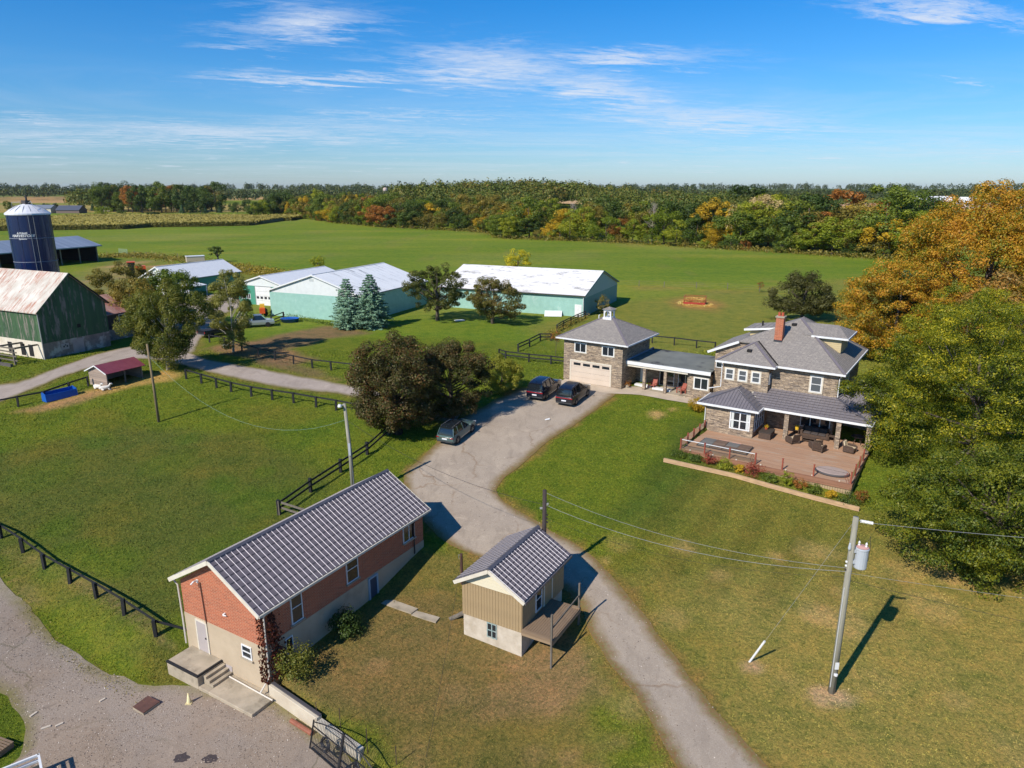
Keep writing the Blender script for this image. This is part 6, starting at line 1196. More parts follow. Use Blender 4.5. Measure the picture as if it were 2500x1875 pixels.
# ================================================================ gate, stakes and yard things
irn=mat('black_iron',C(26,26,30),C(38,36,38),3,.5)
def ironpanel(B,x0,w,peak0,peak1,emblem):
    f=lambda x:peak0+(peak1-peak0)*math.sin((x-x0)/w*math.pi/2) if peak1>peak0 else peak1+(peak0-peak1)*math.cos((x-x0)/w*math.pi/2)
    root=B
    fr=MB().bar((x0,0,.03),(x0,0,f(x0)+.1),.06).bar((x0+w,0,.03),(x0+w,0,f(x0+w)+.1),.08).bar((x0,0,.08),(x0+w,0,.08),.04,.05).bar((x0,0,.42),(x0+w,0,.42),.04,.05).bar((x0,0,1.25),(x0+w,0,1.25),.04,.05)
    xs=np.linspace(x0,x0+w,13); fr.tube([(x,0,f(x)) for x in xs],.03,5)
    leaf=fr.build('gate_leaf',irn,root); n=int(w/.115)
    bars=MB()
    for i in range(1,n):
        x=x0+w*i/n; bars.tube([(x,0,.06),(x,0,f(x)+.16),(x,0,f(x)+.24)],[.012,.012,.002],4)
        if i<n: bars.tube([(x+.05,0,.06),(x+.05,0,.42)],.01,4)
    ob=bars.build('bars',irn,leaf); ob['kind']='stuff'
    em=MB().tube([(x0+w*.5+.36*math.cos(a),-.02,.84+.36*math.sin(a)) for a in np.linspace(0,6.283,25)],.03,5)
    rr=np.random.default_rng(emblem)
    for k in range(12): 
        a=rr.uniform(0,6.28); q=[(x0+w*.5+.3*math.cos(a+s*1.6)*(1-.6*s),-.025,.84+.3*math.sin(a+s*1.6)*(1-.6*s)) for s in np.linspace(0,1,7)]; em.tube(q,[.05*(1-.6*s) for s in np.linspace(0,1,7)],4)
    em.build('medallion',irn,leaf)
ga=(-10.21,29.69); gb=(-8.85,28.51); ang=math.degrees(math.atan2(gb[0]-ga[0],gb[1]-ga[1]))-90
B=thing('iron_gate','black wrought iron double gate leaning against the low retaining wall','gate',(ga[0],ga[1],-5.8),ang); B.rotation_euler=(R(-14),0,-R(ang)); B.rotation_mode='XYZ'
ironpanel(B,0,2.35,1.45,1.95,1); ironpanel(B,2.42,2.35,1.95,1.45,2)
for i,(b,tp) in enumerate((((773,1739),1684),((831,1770),1724),((897,1830),1770),((968,1867),1822))):
    p=[(-10.26,31.39),(-8.81,30.52),(-7.11,28.93),(-5.54,28.02)][i]; hh=[1.39,1.15,1.45,1.07][i]
    o=MB().tube([(0,0,-.2),(0,0,hh)],.022,5).build('iron_stake',mat('rust_iron',C(70,52,46),None)); o.location=on(p); tag(o,['thin iron stake nearest the brick building, where wall and gate meet','thin iron stake behind the left gate leaf','thin iron stake behind the middle of the iron gate','thin iron stake farthest from the brick building by the gate'][i],'stake','iron stakes behind the gate')
L0=-5.82
t=thing('traffic_cone','dirty cream traffic cone standing on the lot below the stoop','cone',(*(-17.75,33.03),L0)); MB().lathe([(.001,.62),(.035,.62),(.13,.04)],(0,0,0),14).build('cone_body',mat('cone_cream',C(222,208,160),C(206,190,140),3),t,smooth=True); MB().box(-.17,.17,-.17,.17,0,.04).build('base',mat('cone_base',C(196,180,136),None),t)
a,b,c_,d0=(-20.59,32.55),(-20.20,33.42),(-19.32,32.97),(-19.77,32.06)
t=thing('steel_hatch','rusty brown steel hatch cover on a concrete rim in the lot','hatch',(a[0],a[1],L0)); rel=lambda p,z:(p[0]-a[0],p[1]-a[1],z)
MB().slab([rel(q,.12) for q in (a,b,c_,d0)],.3).build('rim',concrete,t); MB().slab([rel(q,.16) for q in (a,b,c_,d0)],.038).build('plate',mat('rust_plate',C(104,70,58),C(84,58,50),3,.8,c3=C(190,160,90),s3=9,t3=(.68,.72)),t)
o=MB().tube([(*(-11.69,31.55),-5.7),(*(-10.33,30.61),-5.7)],.13,10).build('rusty_pipe',mat('rust_pipe',C(150,90,66),C(124,74,56),3)); tag(o,'rusty pipe lying at the foot of the retaining wall','pipe')
for i,(px,py,s) in enumerate(((112,1777,1),(145,1770,.8),(250,1710,.7),(82,1745,.9))):
    p=[(-24.45,31.15),(-23.87,31.36),(-22.64,33.23),(-25.72,32.12)][i]
    o=MB().box(-.22,.22,-.06,.06,0,.07).build('broken_kerb',whitestone); o.location=(p[0],p[1],L0-.01); o.rotation_euler=(0,0,.6+.2*i); o.scale=(s,1,1); tag(o,['pale broken kerb piece near the grass corner of the lot','smaller pale kerb piece beside the first one','pale concrete chip in the middle of the lot','pale strip lying by the grass edge of the lot'][i],'rubble','broken kerb pieces on the lot')
B=thing('utility_trailer','white tube framed trailer cut off by the lower left corner','trailer',(*(-23.16,27.10),L0),-38)
wp=white; f=MB()
for z in (.75,1.05): f.bar((-1.0,.6,z),(1.0,.6,z),.1).bar((-1.,-2,z),(-1.,.6,z),.1).bar((1.,-2,z),(1.,.6,z),.1)
for q in ((-1,.6),(1,.6)): f.bar((q[0],q[1],.3),(q[0],q[1],1.1),.1)
f.build('frame',wp,B); MB().box(-.95,.95,-2,.55,.45,.55).build('bed',mat('trailer_bed',C(58,60,58),C(40,44,42),2),B); 
for q in (-1.12,1.12): MB().tube([(q-.1,-.9,.33),(q+.1,-.9,.33)],.33,14).build('wheel',lineblack,B)
rr=np.random.default_rng(8); f=MB()
for k in range(10): f.tube([(rr.uniform(-.8,.8),rr.uniform(-1.5,.4),.6),(rr.uniform(-.8,.8),rr.uniform(-1.5,.4),.9)],.06,6)
f.build('load',mat('scrap_metal',C(120,110,100),C(60,60,60),6),B,kind='stuff')
B=thing('wooden_pallet','weathered wooden pallet leaning in the grass at the left frame edge','pallet',on((-25.90,29.55),.02),20); 
for i in range(7): MB().box(-.6,.6,-.5+.15*i,-.5+.15*i+.1,.32,.35).build('slat',wood_grey,B)
for q in (-.5,0,.5): MB().box(q-.05,q+.05,-.5,.5,.0,.31).build('bearer',wood_grey,B)
# ================================================================ cars
tyre=mat('tyre',C(26,26,27),None,rough=.9); alloy=mat('alloy_rim',C(150,152,154),None,1,.3,metal=.8); chrome=mat('chrome_trim',C(190,192,194),None,1,.2,metal=.9); redl=mat('tail_light',C(150,20,30),None,1,.2,spec=.8); plate=mat('licence_plate',C(220,222,226),None); carglass=glassmat('car_glass',(.012,.016,.02),.04)
def paint(name,c,metal=.3):
    m,t,p=newmat(name); p.inputs['Base Color'].default_value=(*c,1); p.inputs['Metallic'].default_value=metal; p.inputs['Roughness'].default_value=.28; p.inputs['Coat Weight'].default_value=.35; p.inputs['Coat Roughness'].default_value=.1; return m
def loft(secs,closed=True):
    mb=MB(); n=len(secs[0]); vs=[p for s in secs for p in s]; fs=[(i*n+k,i*n+(k+1)%n,(i+1)*n+(k+1)%n,(i+1)*n+k) for i in range(len(secs)-1) for k in range(n)]
    fs+=[tuple(range(n))[::-1],tuple(range((len(secs)-1)*n,len(secs)*n))]; return mb.add(vs,fs)
def suv(name,label,p,az,L,Wd,Hh,wb,pm,roofm,group,sporty=0.,rearlow=None,roofrail=True):
    """y forward, rear at y=0"""
    t=thing(name,label,'car',p,az,group); w=Wd/2; bz=.27; belt=Hh*.58; hood=Hh*.60
    # lower body: sections along the length (half width, bottom, shoulder, top)
    S=[(0,.86,.42,.70,belt*.93),(.06,.95,.32,.78,belt*.98),(.25,1,.28,.8,belt),(L*.5,1,.27,.8,belt),(L*.70,1,.27,.78,belt*.985),(L*.78,.99,.27,.77,hood*.97),(L*.93,.95,.29,.74,hood*.90),(L*.985,.86,.34,.66,hood*.80),(L,.76,.42,.58,hood*.66)]
    secs=[]
    for y,k,z0,z1,z2 in S:
        q=w*k; z1=z0+(z2-z0)*.55; secs.append([(-q*.9,y,z0),(q*.9,y,z0),(q,y,z0+.14),(q,y,z1),(q*.93,y,z2-.03),(q*.84,y,z2),(-q*.84,y,z2),(-q*.93,y,z2-.03),(-q,y,z1),(-q,y,z0+.14)])
    b=loft(secs).build('body',pm,t,smooth=True); e=b.modifiers.new('edges','EDGE_SPLIT'); e.split_angle=R(38)
    # glasshouse
    ga=[(.10+.1*sporty,.80,belt-.02,.0),(.34+.30*sporty,.72,Hh*.955,.0),(L*.16,.70,Hh-.02,0),(L*.40,.69,Hh,0),(L*.52,.68,Hh*.975,0),(L*.715,.76,belt*.99,0)]
    gs=[]
    for y,k,z,_ in ga:
        q=w*k; gs.append([(-w*.90,y,belt-.06),(w*.90,y,belt-.06),(q+.02,y,max(belt-.02,z-.08)),(q*.9,y,max(belt,z)),(-q*.9,y,max(belt,z)),(-q-.02,y,max(belt-.02,z-.08))])
    g=loft(gs).build('windows',carglass,t,smooth=True); e=g.modifiers.new('edges','EDGE_SPLIT'); e.split_angle=R(30)
    rs=[]
    for y,k,z in ((.30+.30*sporty,.735,Hh*.955),(L*.16,.72,Hh),(L*.40,.71,Hh+.015),(L*.515,.69,Hh*.985)): rs.append([(-w*k,y,z-.07),(w*k,y,z-.07),(w*k*.96,y,z+.015),(w*k*.7,y,z+.035),(-w*k*.7,y,z+.035),(-w*k*.96,y,z+.015)])
    loft(rs).build('roof',roofm,t,smooth=True).modifiers.new('edges','EDGE_SPLIT').split_angle=R(30)
    for s in (-1,1):
        pl=MB()
        for (ya,za,yb,zb) in ((.12+.1*sporty,belt,.36+.3*sporty,Hh*.95),(L*.24,belt,L*.25,Hh*.97),(L*.45,belt,L*.44,Hh*.97),(L*.70,belt,L*.52,Hh*.95)): pl.bar((s*w*.905,ya,za-.03),(s*w*.735,yb,zb),.07,.05)
        pl.build('pillar',pm,t)
        if roofrail: MB().tube([(s*w*.66,L*.1,Hh+.04),(s*w*.65,L*.14,Hh+.085),(s*w*.64,L*.42,Hh+.085),(s*w*.63,L*.46,Hh+.03)],.022,5).build('roof_rail',chrome,t)
        MB().box(min(s*w*.98,s*w*1.0)-.005,max(s*w*.98,s*w*1.0)+.012,L*.2,L*.8,.36,.42).build('side_trim',chrome,t)
        MB().ell((s*(w+.08),L*.665,belt+.08),.12,.08,.09,8,5).build('mirror',pm,t)
        MB().box(s*w*.62 if s>0 else -w*.93,w*.93 if s>0 else -w*.62,-.02,.06,belt*.80,belt*.90).build('tail_light',redl,t)
        MB().box(s*w*.5 if s>0 else -w*.85,w*.85 if s>0 else -w*.5,L-.1,L-.015,hood*.68,hood*.80).build('headlight',white,t)
        for y in (L*.5-wb/2-.06*L*0+.0-.02*L,L*.5+wb/2-.02*L):
            wh=MB().lathe([(.24,-.10),(.335,-.11),(.36,-.05),(.36,.05),(.335,.11),(.24,.10)],(0,0,0),20).build('wheel',tyre,t); wh.location=(s*(w-.07),y,.36); wh.rotation_euler=(0,R(90),0)
            r=MB(); r.lathe([(.25,.04),(.24,.085),(.05,.1),(.01,.1)],(0,0,0),20).build('rim',alloy,wh); 
            k=MB(); 
            for i in range(5): a=i*1.2566; k.slab([(.07*math.cos(a+.5),.07*math.sin(a+.5),.118),(.22*math.cos(a+.25),.22*math.sin(a+.25),.105),(.22*math.cos(a+.95),.22*math.sin(a+.95),.105)],.01)
            k.build('spoke_gap',tyre,wh)
            if s<0: wh.rotation_euler=(0,R(-90),0)
            MB().slab([(s*(w-.03),y+.46*math.cos(math.pi*q/12),.34+.46*math.sin(math.pi*q/12)) for q in range(13)],.042,(s,0,0)).build('wheel_arch',lineblack,t)
    MB().box(-w*.62,w*.62,-.03,.02,belt*.815,belt*.885).build('light_bar',redl if not sporty else chrome,t); MB().box(-.26,.26,-.035,.0,.62,.75).build('licence_plate',plate,t); MB().box(-w*.88,w*.88,-.03,.12,.36,.50).build('bumper',mat('bumper_dark',C(60,62,64),None,rough=.5),t)
    MB().tube([(0,L*.12,Hh+.03),(0,L*.10,Hh+.13)],[.04,.01],5).build('fin',pm,t)
    return t
navy=paint('black_paint',C(26,30,44)); kgreen=paint('grey_green_paint',C(84,106,104),.15)
slopeX=math.atan((h(5,78)-h(5,70))/8)
def park(t,slope): t.rotation_euler=(slope,0,t.rotation_euler[2])
r_=lambda p,az,back,side:(p[0]-math.sin(R(az))*back-math.cos(R(az))*side,p[1]-math.cos(R(az))*back+math.sin(R(az))*side)
q=r_((3.74,73.12),27,1.1,.95); park(suv('parked_car','black large car with bright rear wheel, nearer the weeping shrub of the two dark cars','x' and (q[0],q[1],h(*q)+.06),27,5.3,2.03,1.94,3.1,navy,navy,'dark cars parked at the garage'),.055)
q=r_((6.76,71.45),28,1.1,.95); park(suv('parked_car','black large car with red rear reflector, nearer the lawn of the two dark cars',(q[0],q[1],h(*q)+.05),28,5.3,2.03,1.94,3.1,paint('dark_grey_paint',C(40,40,46)),navy,'dark cars parked at the garage'),.06)
q=r_((-4.99,62.23),26,.85,.92); park(suv('parked_car','grey green car with dark glass roof parked under the maple',(q[0],q[1],h(*q)+.05),26,4.6,1.88,1.66,2.75,kgreen,carglass,None,sporty=.5,roofrail=True),.095)
def pickup(label,p,az,col,cabcol,name='pickup_truck'):
    t=thing(name,label,'truck',p,az); loft([[(-.95,y,z0),(.95,y,z0),(.98,y,.75),(.95,y,z2),(-.95,y,z2),(-.98,y,.75)] for y,z0,z2 in ((0,.5,1.05),(.1,.42,1.1),(2.1,.4,1.1),(4.3,.4,1.12),(5.3,.45,1.0),(5.45,.5,.8))]).build('body',col,t,smooth=False)
    loft([[(-.9,y,1.08),(.9,y,1.08),(.75,y,z),(-.75,y,z)] for y,z in ((2.1,1.12),(2.35,1.8),(3.5,1.82),(4.2,1.12))]).build('windows',carglass,t); MB().slab([(-.76,2.3,1.86),(.76,2.3,1.86),(.76,3.55,1.86),(-.76,3.55,1.86)],.06).build('cab_roof',cabcol,t); MB().box(-.8,.8,.1,2.0,1.09,1.115).build('bed',lineblack,t)
    for s in (-1,1):
        MB().box(s*.93-.06,s*.93+.06,-.02,.06,.7,1.0).build('tail_light',redl,t)
        for y in (1.1,4.4): MB().tube([(s*.98-.13,y,.38),(s*.98+.1,y,.38)],.38,14).build('wheel',tyre,t)
    MB().box(-.9,.9,-.1,.02,.45,.6).build('bumper',chrome,t)
pickup('dark pickup with silver cab roof parked between the two birches',on((-45.94,103.22),.05),35,navy,alloy); pickup('pale silver pickup half hidden behind the slim birch',on((-43.50,111.52),.05),70,paint('silver_paint',C(170,176,178),.5),alloy)
orange=mat('orange_paint',C(214,86,40),None,1,.4); redp=mat('red_paint',C(172,56,44),C(140,44,36),2,.5); yel=mat('yellow_paint',C(220,178,50),None)
t=thing('orange_tractor','orange tractor with a dark cab behind the barn trees','tractor',on((-97.50,185.35),.05),60); MB().box(-.9,.9,0,2.4,.9,1.9).build('hood',orange,t); MB().box(-.85,.85,-1.7,0,1.2,2.9).build('cab',carglass,t); MB().box(-.95,.95,-1.8,.1,2.9,3.1).build('cab_roof',orange,t)
for s in (-1,1): MB().tube([(s*1.0-.2,-1,.85),(s*1.0+.25,-1,.85)],.85,16).build('rear_wheel',tyre,t); MB().tube([(s*.85-.12,1.9,.5),(s*.85+.15,1.9,.5)],.5,14).build('front_wheel',tyre,t)
t=thing('hay_tedder','rust red farm implement with yellow guard beside the white fronted workshop','implement',on((-43.89,123.65),.05),70); f=MB()
for i in range(9): f.tube([(-2.6+.65*i,0,.2),(-2.6+.65*i,0,1.5)],.05,5)
f.build('tines',redp,t,kind='stuff'); MB().bar((-2.7,0,.5),(2.7,0,.5),.25).bar((-2.7,0,1.4),(2.7,0,1.4),.1).build('frame',redp,t); MB().box(.8,1.9,-.3,.5,1.4,2.0).build('guard',yel,t); MB().box(2.0,3.0,-.4,.5,.6,1.5).build('hopper',orange,t)
for q in (-1.6,1.6): MB().tube([(q-.1,.6,.4),(q+.1,.6,.4)],.4,12).build('wheel',tyre,t)
t=thing('propane_tank','white propane tank under the lean-to of the narrow workshop','tank',(*aW((-69.18,146.5),24,2.6,-.5),0.0),114); MB().lathe([(.01,-1.25),(.3,-1.2),(.52,-1.0),(.56,-.8),(.56,.8),(.52,1.0),(.3,1.2),(.01,1.25)],(0,0,0),16).build('tank',white,t,smooth=True); t.children[0].rotation_euler=(R(90),0,0); t.children[0].location=(0,0,.95)
for y in (-.7,.7): MB().box(-.4,.4,y-.1,y+.1,0,.5).build('cradle',concrete,t)
t=thing('feed_wagon','flat pale roofed wagon behind the workshop ridge','wagon',on((-91.59,207.74)),60); MB().box(-1.2,1.2,-2.4,2.4,.9,2.4).build('box',mat('wagon_side',C(190,176,150),None),t); MB().box(-1.3,1.3,-2.5,2.5,2.4,2.55).build('roof',roof_p,t); [MB().tube([(s*1.1-.1,y,.45),(s*1.1+.1,y,.45)],.45,12).build('wheel',tyre,t) for s in (-1,1) for y in (-1.6,1.6)]
# hay feeder
t=thing('hay_feeder','red metal hay feeder full of straw alone in the paddock','feeder',on((35.03,135.51)),20); f=MB()
for s in (-1,1):
    for z in (.1,.45,.85,1.5): f.bar((-2.,s*1.1,z),(2.,s*1.1,z),.05,.06)
    for i in range(9): f.bar((-2+.5*i,s*1.1,.1),(-2+.5*i+(.2 if i<8 else 0),s*1.1,1.5),.04)
    for z in (.1,.45,.85,1.5): f.bar((s*2.,-1.1,z),(s*2.,1.1,z),.06,.1)
    MB().box(-2,2,s*1.1-.02,s*1.1+.02,.1,.4).build('side_panel',redp,t); MB().box(s*2-.02,s*2+.02,-1.1,1.1,.1,.4).build('end_panel',redp,t)
f.build('frame',redp,t); rr=np.random.default_rng(2); n=1500; c=np.stack([rr.uniform(-1.9,1.9,n),rr.uniform(-1.,1.,n),rr.uniform(.35,1.25,n)],1)
straw=leafmat('straw',[C(170,138,84),C(196,166,110),C(210,186,136)],.1); o=link('straw',quadmesh('straw',c,rr.normal(size=(n,3)),rr.uniform(.2,.4,n),.25,straw),t); o['kind']='stuff'
n=1400; a=rr.uniform(0,6.28,n); r=rr.uniform(0,1,n)**.6*3.4; c=np.stack([r*np.cos(a),r*np.sin(a)*1.1,rr.uniform(.0,.12,n)],1); o=link('spilled_straw',quadmesh('spilled_straw',c,rr.normal(size=(n,3))*.3+np.array([0,0,1]),rr.uniform(.2,.45,n),.3,straw)); o.location=on((35.03,135.51),.02); o['kind']='stuff'
# small yard things
blue=mat('blue_plastic',C(24,92,176),C(20,80,160),1,.4); 
t=thing('feed_trough','bright blue plastic feed trough against the lane fence','trough',on((-48.78,73.66)),math.degrees(math.atan2((-48.25,75.33)[0]-(-49.82,72.85)[0],(-48.25,75.33)[1]-(-49.82,72.85)[1]))-90)
MB().slab([(-1.6,-.45,.0),(1.6,-.45,.0),(1.6,-.35,.75),(-1.6,-.35,.75)],.06,(0,1,0)).slab([(-1.6,.45,.0),(1.6,.45,.0),(1.6,.45,.95),(-1.6,.45,.95)],.06,(0,-1,0)).box(-1.6,1.6,-.44,.4,.0,.1).build('trough_body',blue,t)
for q in (-1.62,1.62): MB().slab([(q,-.48,0),(q,.48,0),(q,.48,1.0),(q,-.36,.8)],.08,(1 if q<0 else -1,0,0)).build('end_plate',blue,t)
t=thing('water_tub','round blue plastic tub on the grass by the big teal shed','tub',on((-36.86,116.54))); MB().lathe([(.01,.05),(1.35,.05),(1.5,.6),(1.58,.62),(1.58,.66),(1.44,.64),(1.3,.15),(.01,.12)],(0,0,0),24,1,.8).build('tub',blue,t,smooth=True); MB().lathe([(.01,.4),(1.36,.4)],(0,0,0),24,1,.8).build('water',glassmat('tub_water',(.03,.05,.07),.05),t)
o=MB().slab([(-1.5,0,.0),(1.5,0,.0),(1.5,1.3,.75),(-1.5,1.3,.75)],.06).build('white_sheet',white); o.location=on((7.08,121.59),.08); o.rotation_euler=(0,0,-.1); tag(o,'white sheet panel lying tilted before the long teal barn','panel')
o=MB().box(-.8,.8,-.5,.5,0,.1).build('pale_board',white); o.location=on((-8.78,117.67),.02); o.rotation_euler=(0,0,.4); tag(o,'small pale board on the grass between the apple trees','board')
o=MB().slab([(-.25,-.12,.02),(.25,-.12,.1),(.22,.14,.14),(-.2,.16,.03)],.03).build('paper_scrap',white); o.location=on((3.53,67.66),.05); tag(o,'white scrap of paper lying on the driveway','litter')
o=MB().slab([(-1.2,-.35,.0),(1.2,-.35,0),(1.25,.3,0),(-1.15,.35,0)],.08).build('stone_slab',concrete); o.location=on((-7.25,40.33),.06); o.rotation_euler=(0,0,-.5); tag(o,'longer grey stone slab of the path from the blue side door','slab','path slabs by the side door')
o=MB().slab([(-.9,-.28,.0),(.9,-.3,0),(.85,.28,0),(-.95,.25,0)],.08).build('stone_slab',concrete); o.location=on((-5.42,39.27),.06); o.rotation_euler=(0,0,-.45); tag(o,'shorter outer stone slab of the path from the blue side door','slab','path slabs by the side door')
o=MB().slab([(-.5,-.1,.0),(.5,-.1,.5),(.4,.1,.55),(-.6,.12,0)],.12).build('grey_log',post_grey); o.location=on((-3.39,39.03),.05); tag(o,'pale log leaning at the left rear of the tan shed','log')
def goat(label,p,az,lying=True,s=1.,m=None,name='goat'):
    t=thing(name,label,'goat' if name=='goat' else 'dog',p,az,'goats resting by the run in shed' if name=='goat' else None); fur=m or mat('white_fur',C(226,220,208),C(206,196,182),5,.95)
    z=.27 if lying else .55
    b=MB().tube([(0,-.55,z+.02),(0,-.5,z+.05),(0,-.3,z+.06),(0,0,z+.04),(0,.28,z+.07),(0,.42,z+.16),(0,.52,z+.33),(0,.56,z+.42),(0,.68,z+.42),(0,.78,z+.36),(0,.81,z+.35)],[.05,.17,.22,.235,.21,.15,.1,.11,.10,.06,.03],10)
    if lying:
        for sx in (-1,1): b.tube([(sx*.12,.3,z-.06),(sx*.16,.46,.09),(sx*.15,.62,.06)],[.08,.055,.04],6).tube([(sx*.15,-.32,z-.04),(sx*.24,-.1,.1),(sx*.25,-.3,.06)],[.12,.07,.04],6)
    else:
        for sx in (-1,1):
            b.tube([(sx*.1,.3,z),(sx*.1,.31,z*.5),(sx*.1,.3,.02)],[.08,.045,.04],6).tube([(sx*.11,-.4,z),(sx*.11,-.34,z*.62),(sx*.11,-.46,z*.4),(sx*.11,-.44,.02)],[.11,.07,.04,.04],6)
    b.build('body',fur,t,smooth=True); 
    for sx in (-1,1): MB().ell((sx*.14,.6,z+.43),.09,.03,.04,6,4).build('ear',fur,t)
    if name=='goat':
        for sx in (-1,1): MB().tube([(sx*.04,.58,z+.5),(sx*.06,.52,z+.62),(sx*.07,.44,z+.66)],[.025,.018,.006],5).build('horn',post_grey,t)
    MB().tube([(0,-.54,z+.1),(0,-.64,z+.16)],[.05,.02],5).build('tail',fur,t); t.scale=(s,s,s)
goat('white goat lying at the left end of the run in shed wall',on((-46.43,76.77)),110,s=1.0); goat('white goat with dark head patch lying nearest the shed opening',on((-45.41,76.33)),60,s=1.0)
goat('small white dog standing at the corral fence near the slim birch',on((-39.56,96.28)),80,False,.8,name='dog')
# ================================================================ deck furniture
DZ=-1.55
def onDeck(name,label,cat,u,v,az=0,group=None): return thing(name,label,cat,(*hW(u,v),DZ),HAZ+az,group)
wick=mat('brown_wicker',C(92,74,60),C(64,50,42),14,.9,.3,40); cush=mat('cream_cushion',C(206,188,156),C(192,172,140),2,.9); dcush=mat('dark_cushion',C(76,68,66),C(64,58,56),2,.9)
def armchair(label,u,v,az):
    t=onDeck('armchair',label,'chair',u,v,az,'wicker armchairs on the deck')
    MB().box(-.4,.4,-.4,.4,.08,.34).build('seat_base',wick,t,bevel=.04); 
    for s in (-1,1):
        MB().tube([(s*.42,-.42,.1),(s*.42,-.42,.52),(s*.42,-.3,.62),(s*.42,.25,.6),(s*.42,.42,.5),(s*.42,.42,.1)],[.07,.07,.08,.08,.08,.06],8).build('arm',wick,t); MB().box(s*.42-.05,s*.42+.05,-.38,.38,.1,.55).build('side_panel',wick,t)
        for y in (-.36,.36): MB().tube([(s*.36,y,0),(s*.36,y,.12)],.035,6).build('leg',wick,t)
    MB().slab([(-.4,-.36,.3),(.4,-.36,.3),(.36,-.56,.98),(-.36,-.56,.98)],.1,(0,-1,.2)).build('backrest',wick,t); MB().box(-.34,.34,-.34,.4,.34,.48).build('seat_cushion',cush,t,bevel=.04); MB().slab([(-.33,-.3,.46),(.33,-.3,.46),(.31,-.46,.95),(-.31,-.46,.95)],.1,(0,-1,.2)).build('back_cushion',cush,t)
armchair('wicker armchair turned to the right beside the left stone porch post',26.8,-3.55,-50); armchair('wicker armchair with its back to the lawn, the middle one on the deck',29.35,-4.45,15); armchair('wicker armchair tucked behind the middle armchair',28.9,-3.9,-35); armchair('wicker armchair facing left at the right side of the deck',31.7,-3.2,100)
t=onDeck('wicker_sofa','dark wicker sofa with grey cushions along the farmhouse wall','sofa',28.2,-.85,180); MB().box(-1.15,1.15,-.4,.4,.08,.36).build('seat_base',wick,t); MB().box(-1.15,1.15,-.5,-.38,.1,.92).build('backrest',wick,t); [MB().box(s*1.15-.1,s*1.15+.1,-.45,.42,.1,.62).build('arm',wick,t) for s in (-1,1)]
for i in range(3): MB().box(-1.0+.68*i,-.36+.68*i,-.36,.4,.36,.5).build('seat_cushion',dcush,t,bevel=.04); MB().box(-1.0+.68*i,-.36+.68*i,-.38,-.2,.5,.92).build('back_cushion',dcush,t,bevel=.04)
t=onDeck('coffee_table','low brown wicker coffee table in front of the sofa','table',28.0,-2.35); MB().box(-.62,.62,-.33,.33,.36,.42).build('tabletop',wick,t); MB().box(-.55,.55,-.28,.28,.12,.16).build('shelf',wick,t); [MB().box(x-.04,x+.04,y-.04,y+.04,0,.36).build('leg',wick,t) for x in (-.55,.55) for y in (-.27,.27)]
t=onDeck('side_table','small dark side table right of the sofa','table',29.75,-1.0); MB().box(-.28,.28,-.28,.28,.46,.5).build('tabletop',wick,t); [MB().box(x-.03,x+.03,y-.03,y+.03,0,.46).build('leg',wick,t) for x in (-.24,.24) for y in (-.24,.24)]
t=onDeck('side_table','small dark stand carrying the yellow bucket left of the sofa','table',26.55,-.9); MB().box(-.26,.26,-.26,.26,.46,.5).build('tabletop',wick,t); [MB().box(x-.03,x+.03,y-.03,y+.03,0,.46).build('leg',wick,t) for x in (-.22,.22) for y in (-.22,.22)]
t=thing('yellow_bucket','yellow bucket standing on the small stand by the sofa','bucket',(*hW(26.55,-.9),DZ+.5),HAZ); MB().lathe([(.01,.0),(.17,.0),(.22,.42),(.2,.42),(.15,.04)],(0,0,0),14).build('pail',yel,t); MB().tube([(.21*math.cos(a),0,.4+.12*math.sin(a)) for a in np.linspace(0,3.14,9)],.012,4).build('handle',galvp,t)
t=onDeck('storage_box','dark wicker storage chest beside the sunroom windows','chest',24.35,-3.3); MB().box(-.55,.55,-.8,.8,.02,.62).build('chest',wick,t,bevel=.02); MB().box(-.58,.58,-.83,.83,.62,.68).build('lid',mat('chest_lid',C(66,58,52),None),t); 
t=thing('flower_pot','small pot of orange flowers on the storage chest','plant pot',(*hW(24.2,-3.0),DZ+.68),HAZ); MB().lathe([(.01,0),(.12,0),(.16,.2),(.13,.2)],(0,0,0),10).build('pot',mat('terracotta',C(170,78,50),None),t); rr=np.random.default_rng(4); n=120; c=rr.normal(size=(n,3))*np.array([.12,.12,.07])+np.array([0,0,.28]); link('flowers',quadmesh('flowers',c,rr.normal(size=(n,3))+np.array([0,0,1]),rr.uniform(.06,.1,n),.8,LF['gold']),t)
cov=mat('spa_cover_brown',C(112,90,74),C(98,80,66),.8,.8); cov2=mat('spa_cover_grey',C(110,108,102),C(98,96,92),.8,.8); cov3=mat('spa_cover_taupe',C(170,150,138),C(156,138,128),.8,.8); rimm=mat('spa_rim',C(70,66,66),None)
t=onDeck('swim_spa_cover','long brown and grey folding cover over the sunken swim spa','spa',21.9,-8.1); 
for i in range(4): MB().box(-2.2+1.12*i,-2.2+1.12*i+1.1,-1.1,-.01,.02,.14).build('cover_panel',cov2 if i==0 else cov,t,bevel=.03); MB().box(-2.2+1.12*i,-2.2+1.12*i+1.1,.01,1.1,.02,.14+.02*(i%2)).build('cover_panel',cov2 if i in (0,2) else cov,t,bevel=.03)
MB().box(-2.35,2.35,-1.2,1.2,.003,.03).build('rim',rimm,t,bevel=.01); 
for q in (-.55,.65): MB().box(q-.45,q+.45,1.2,1.5,.005,.06).build('step_pad',mat('pad_pink',C(196,150,128),None),t)
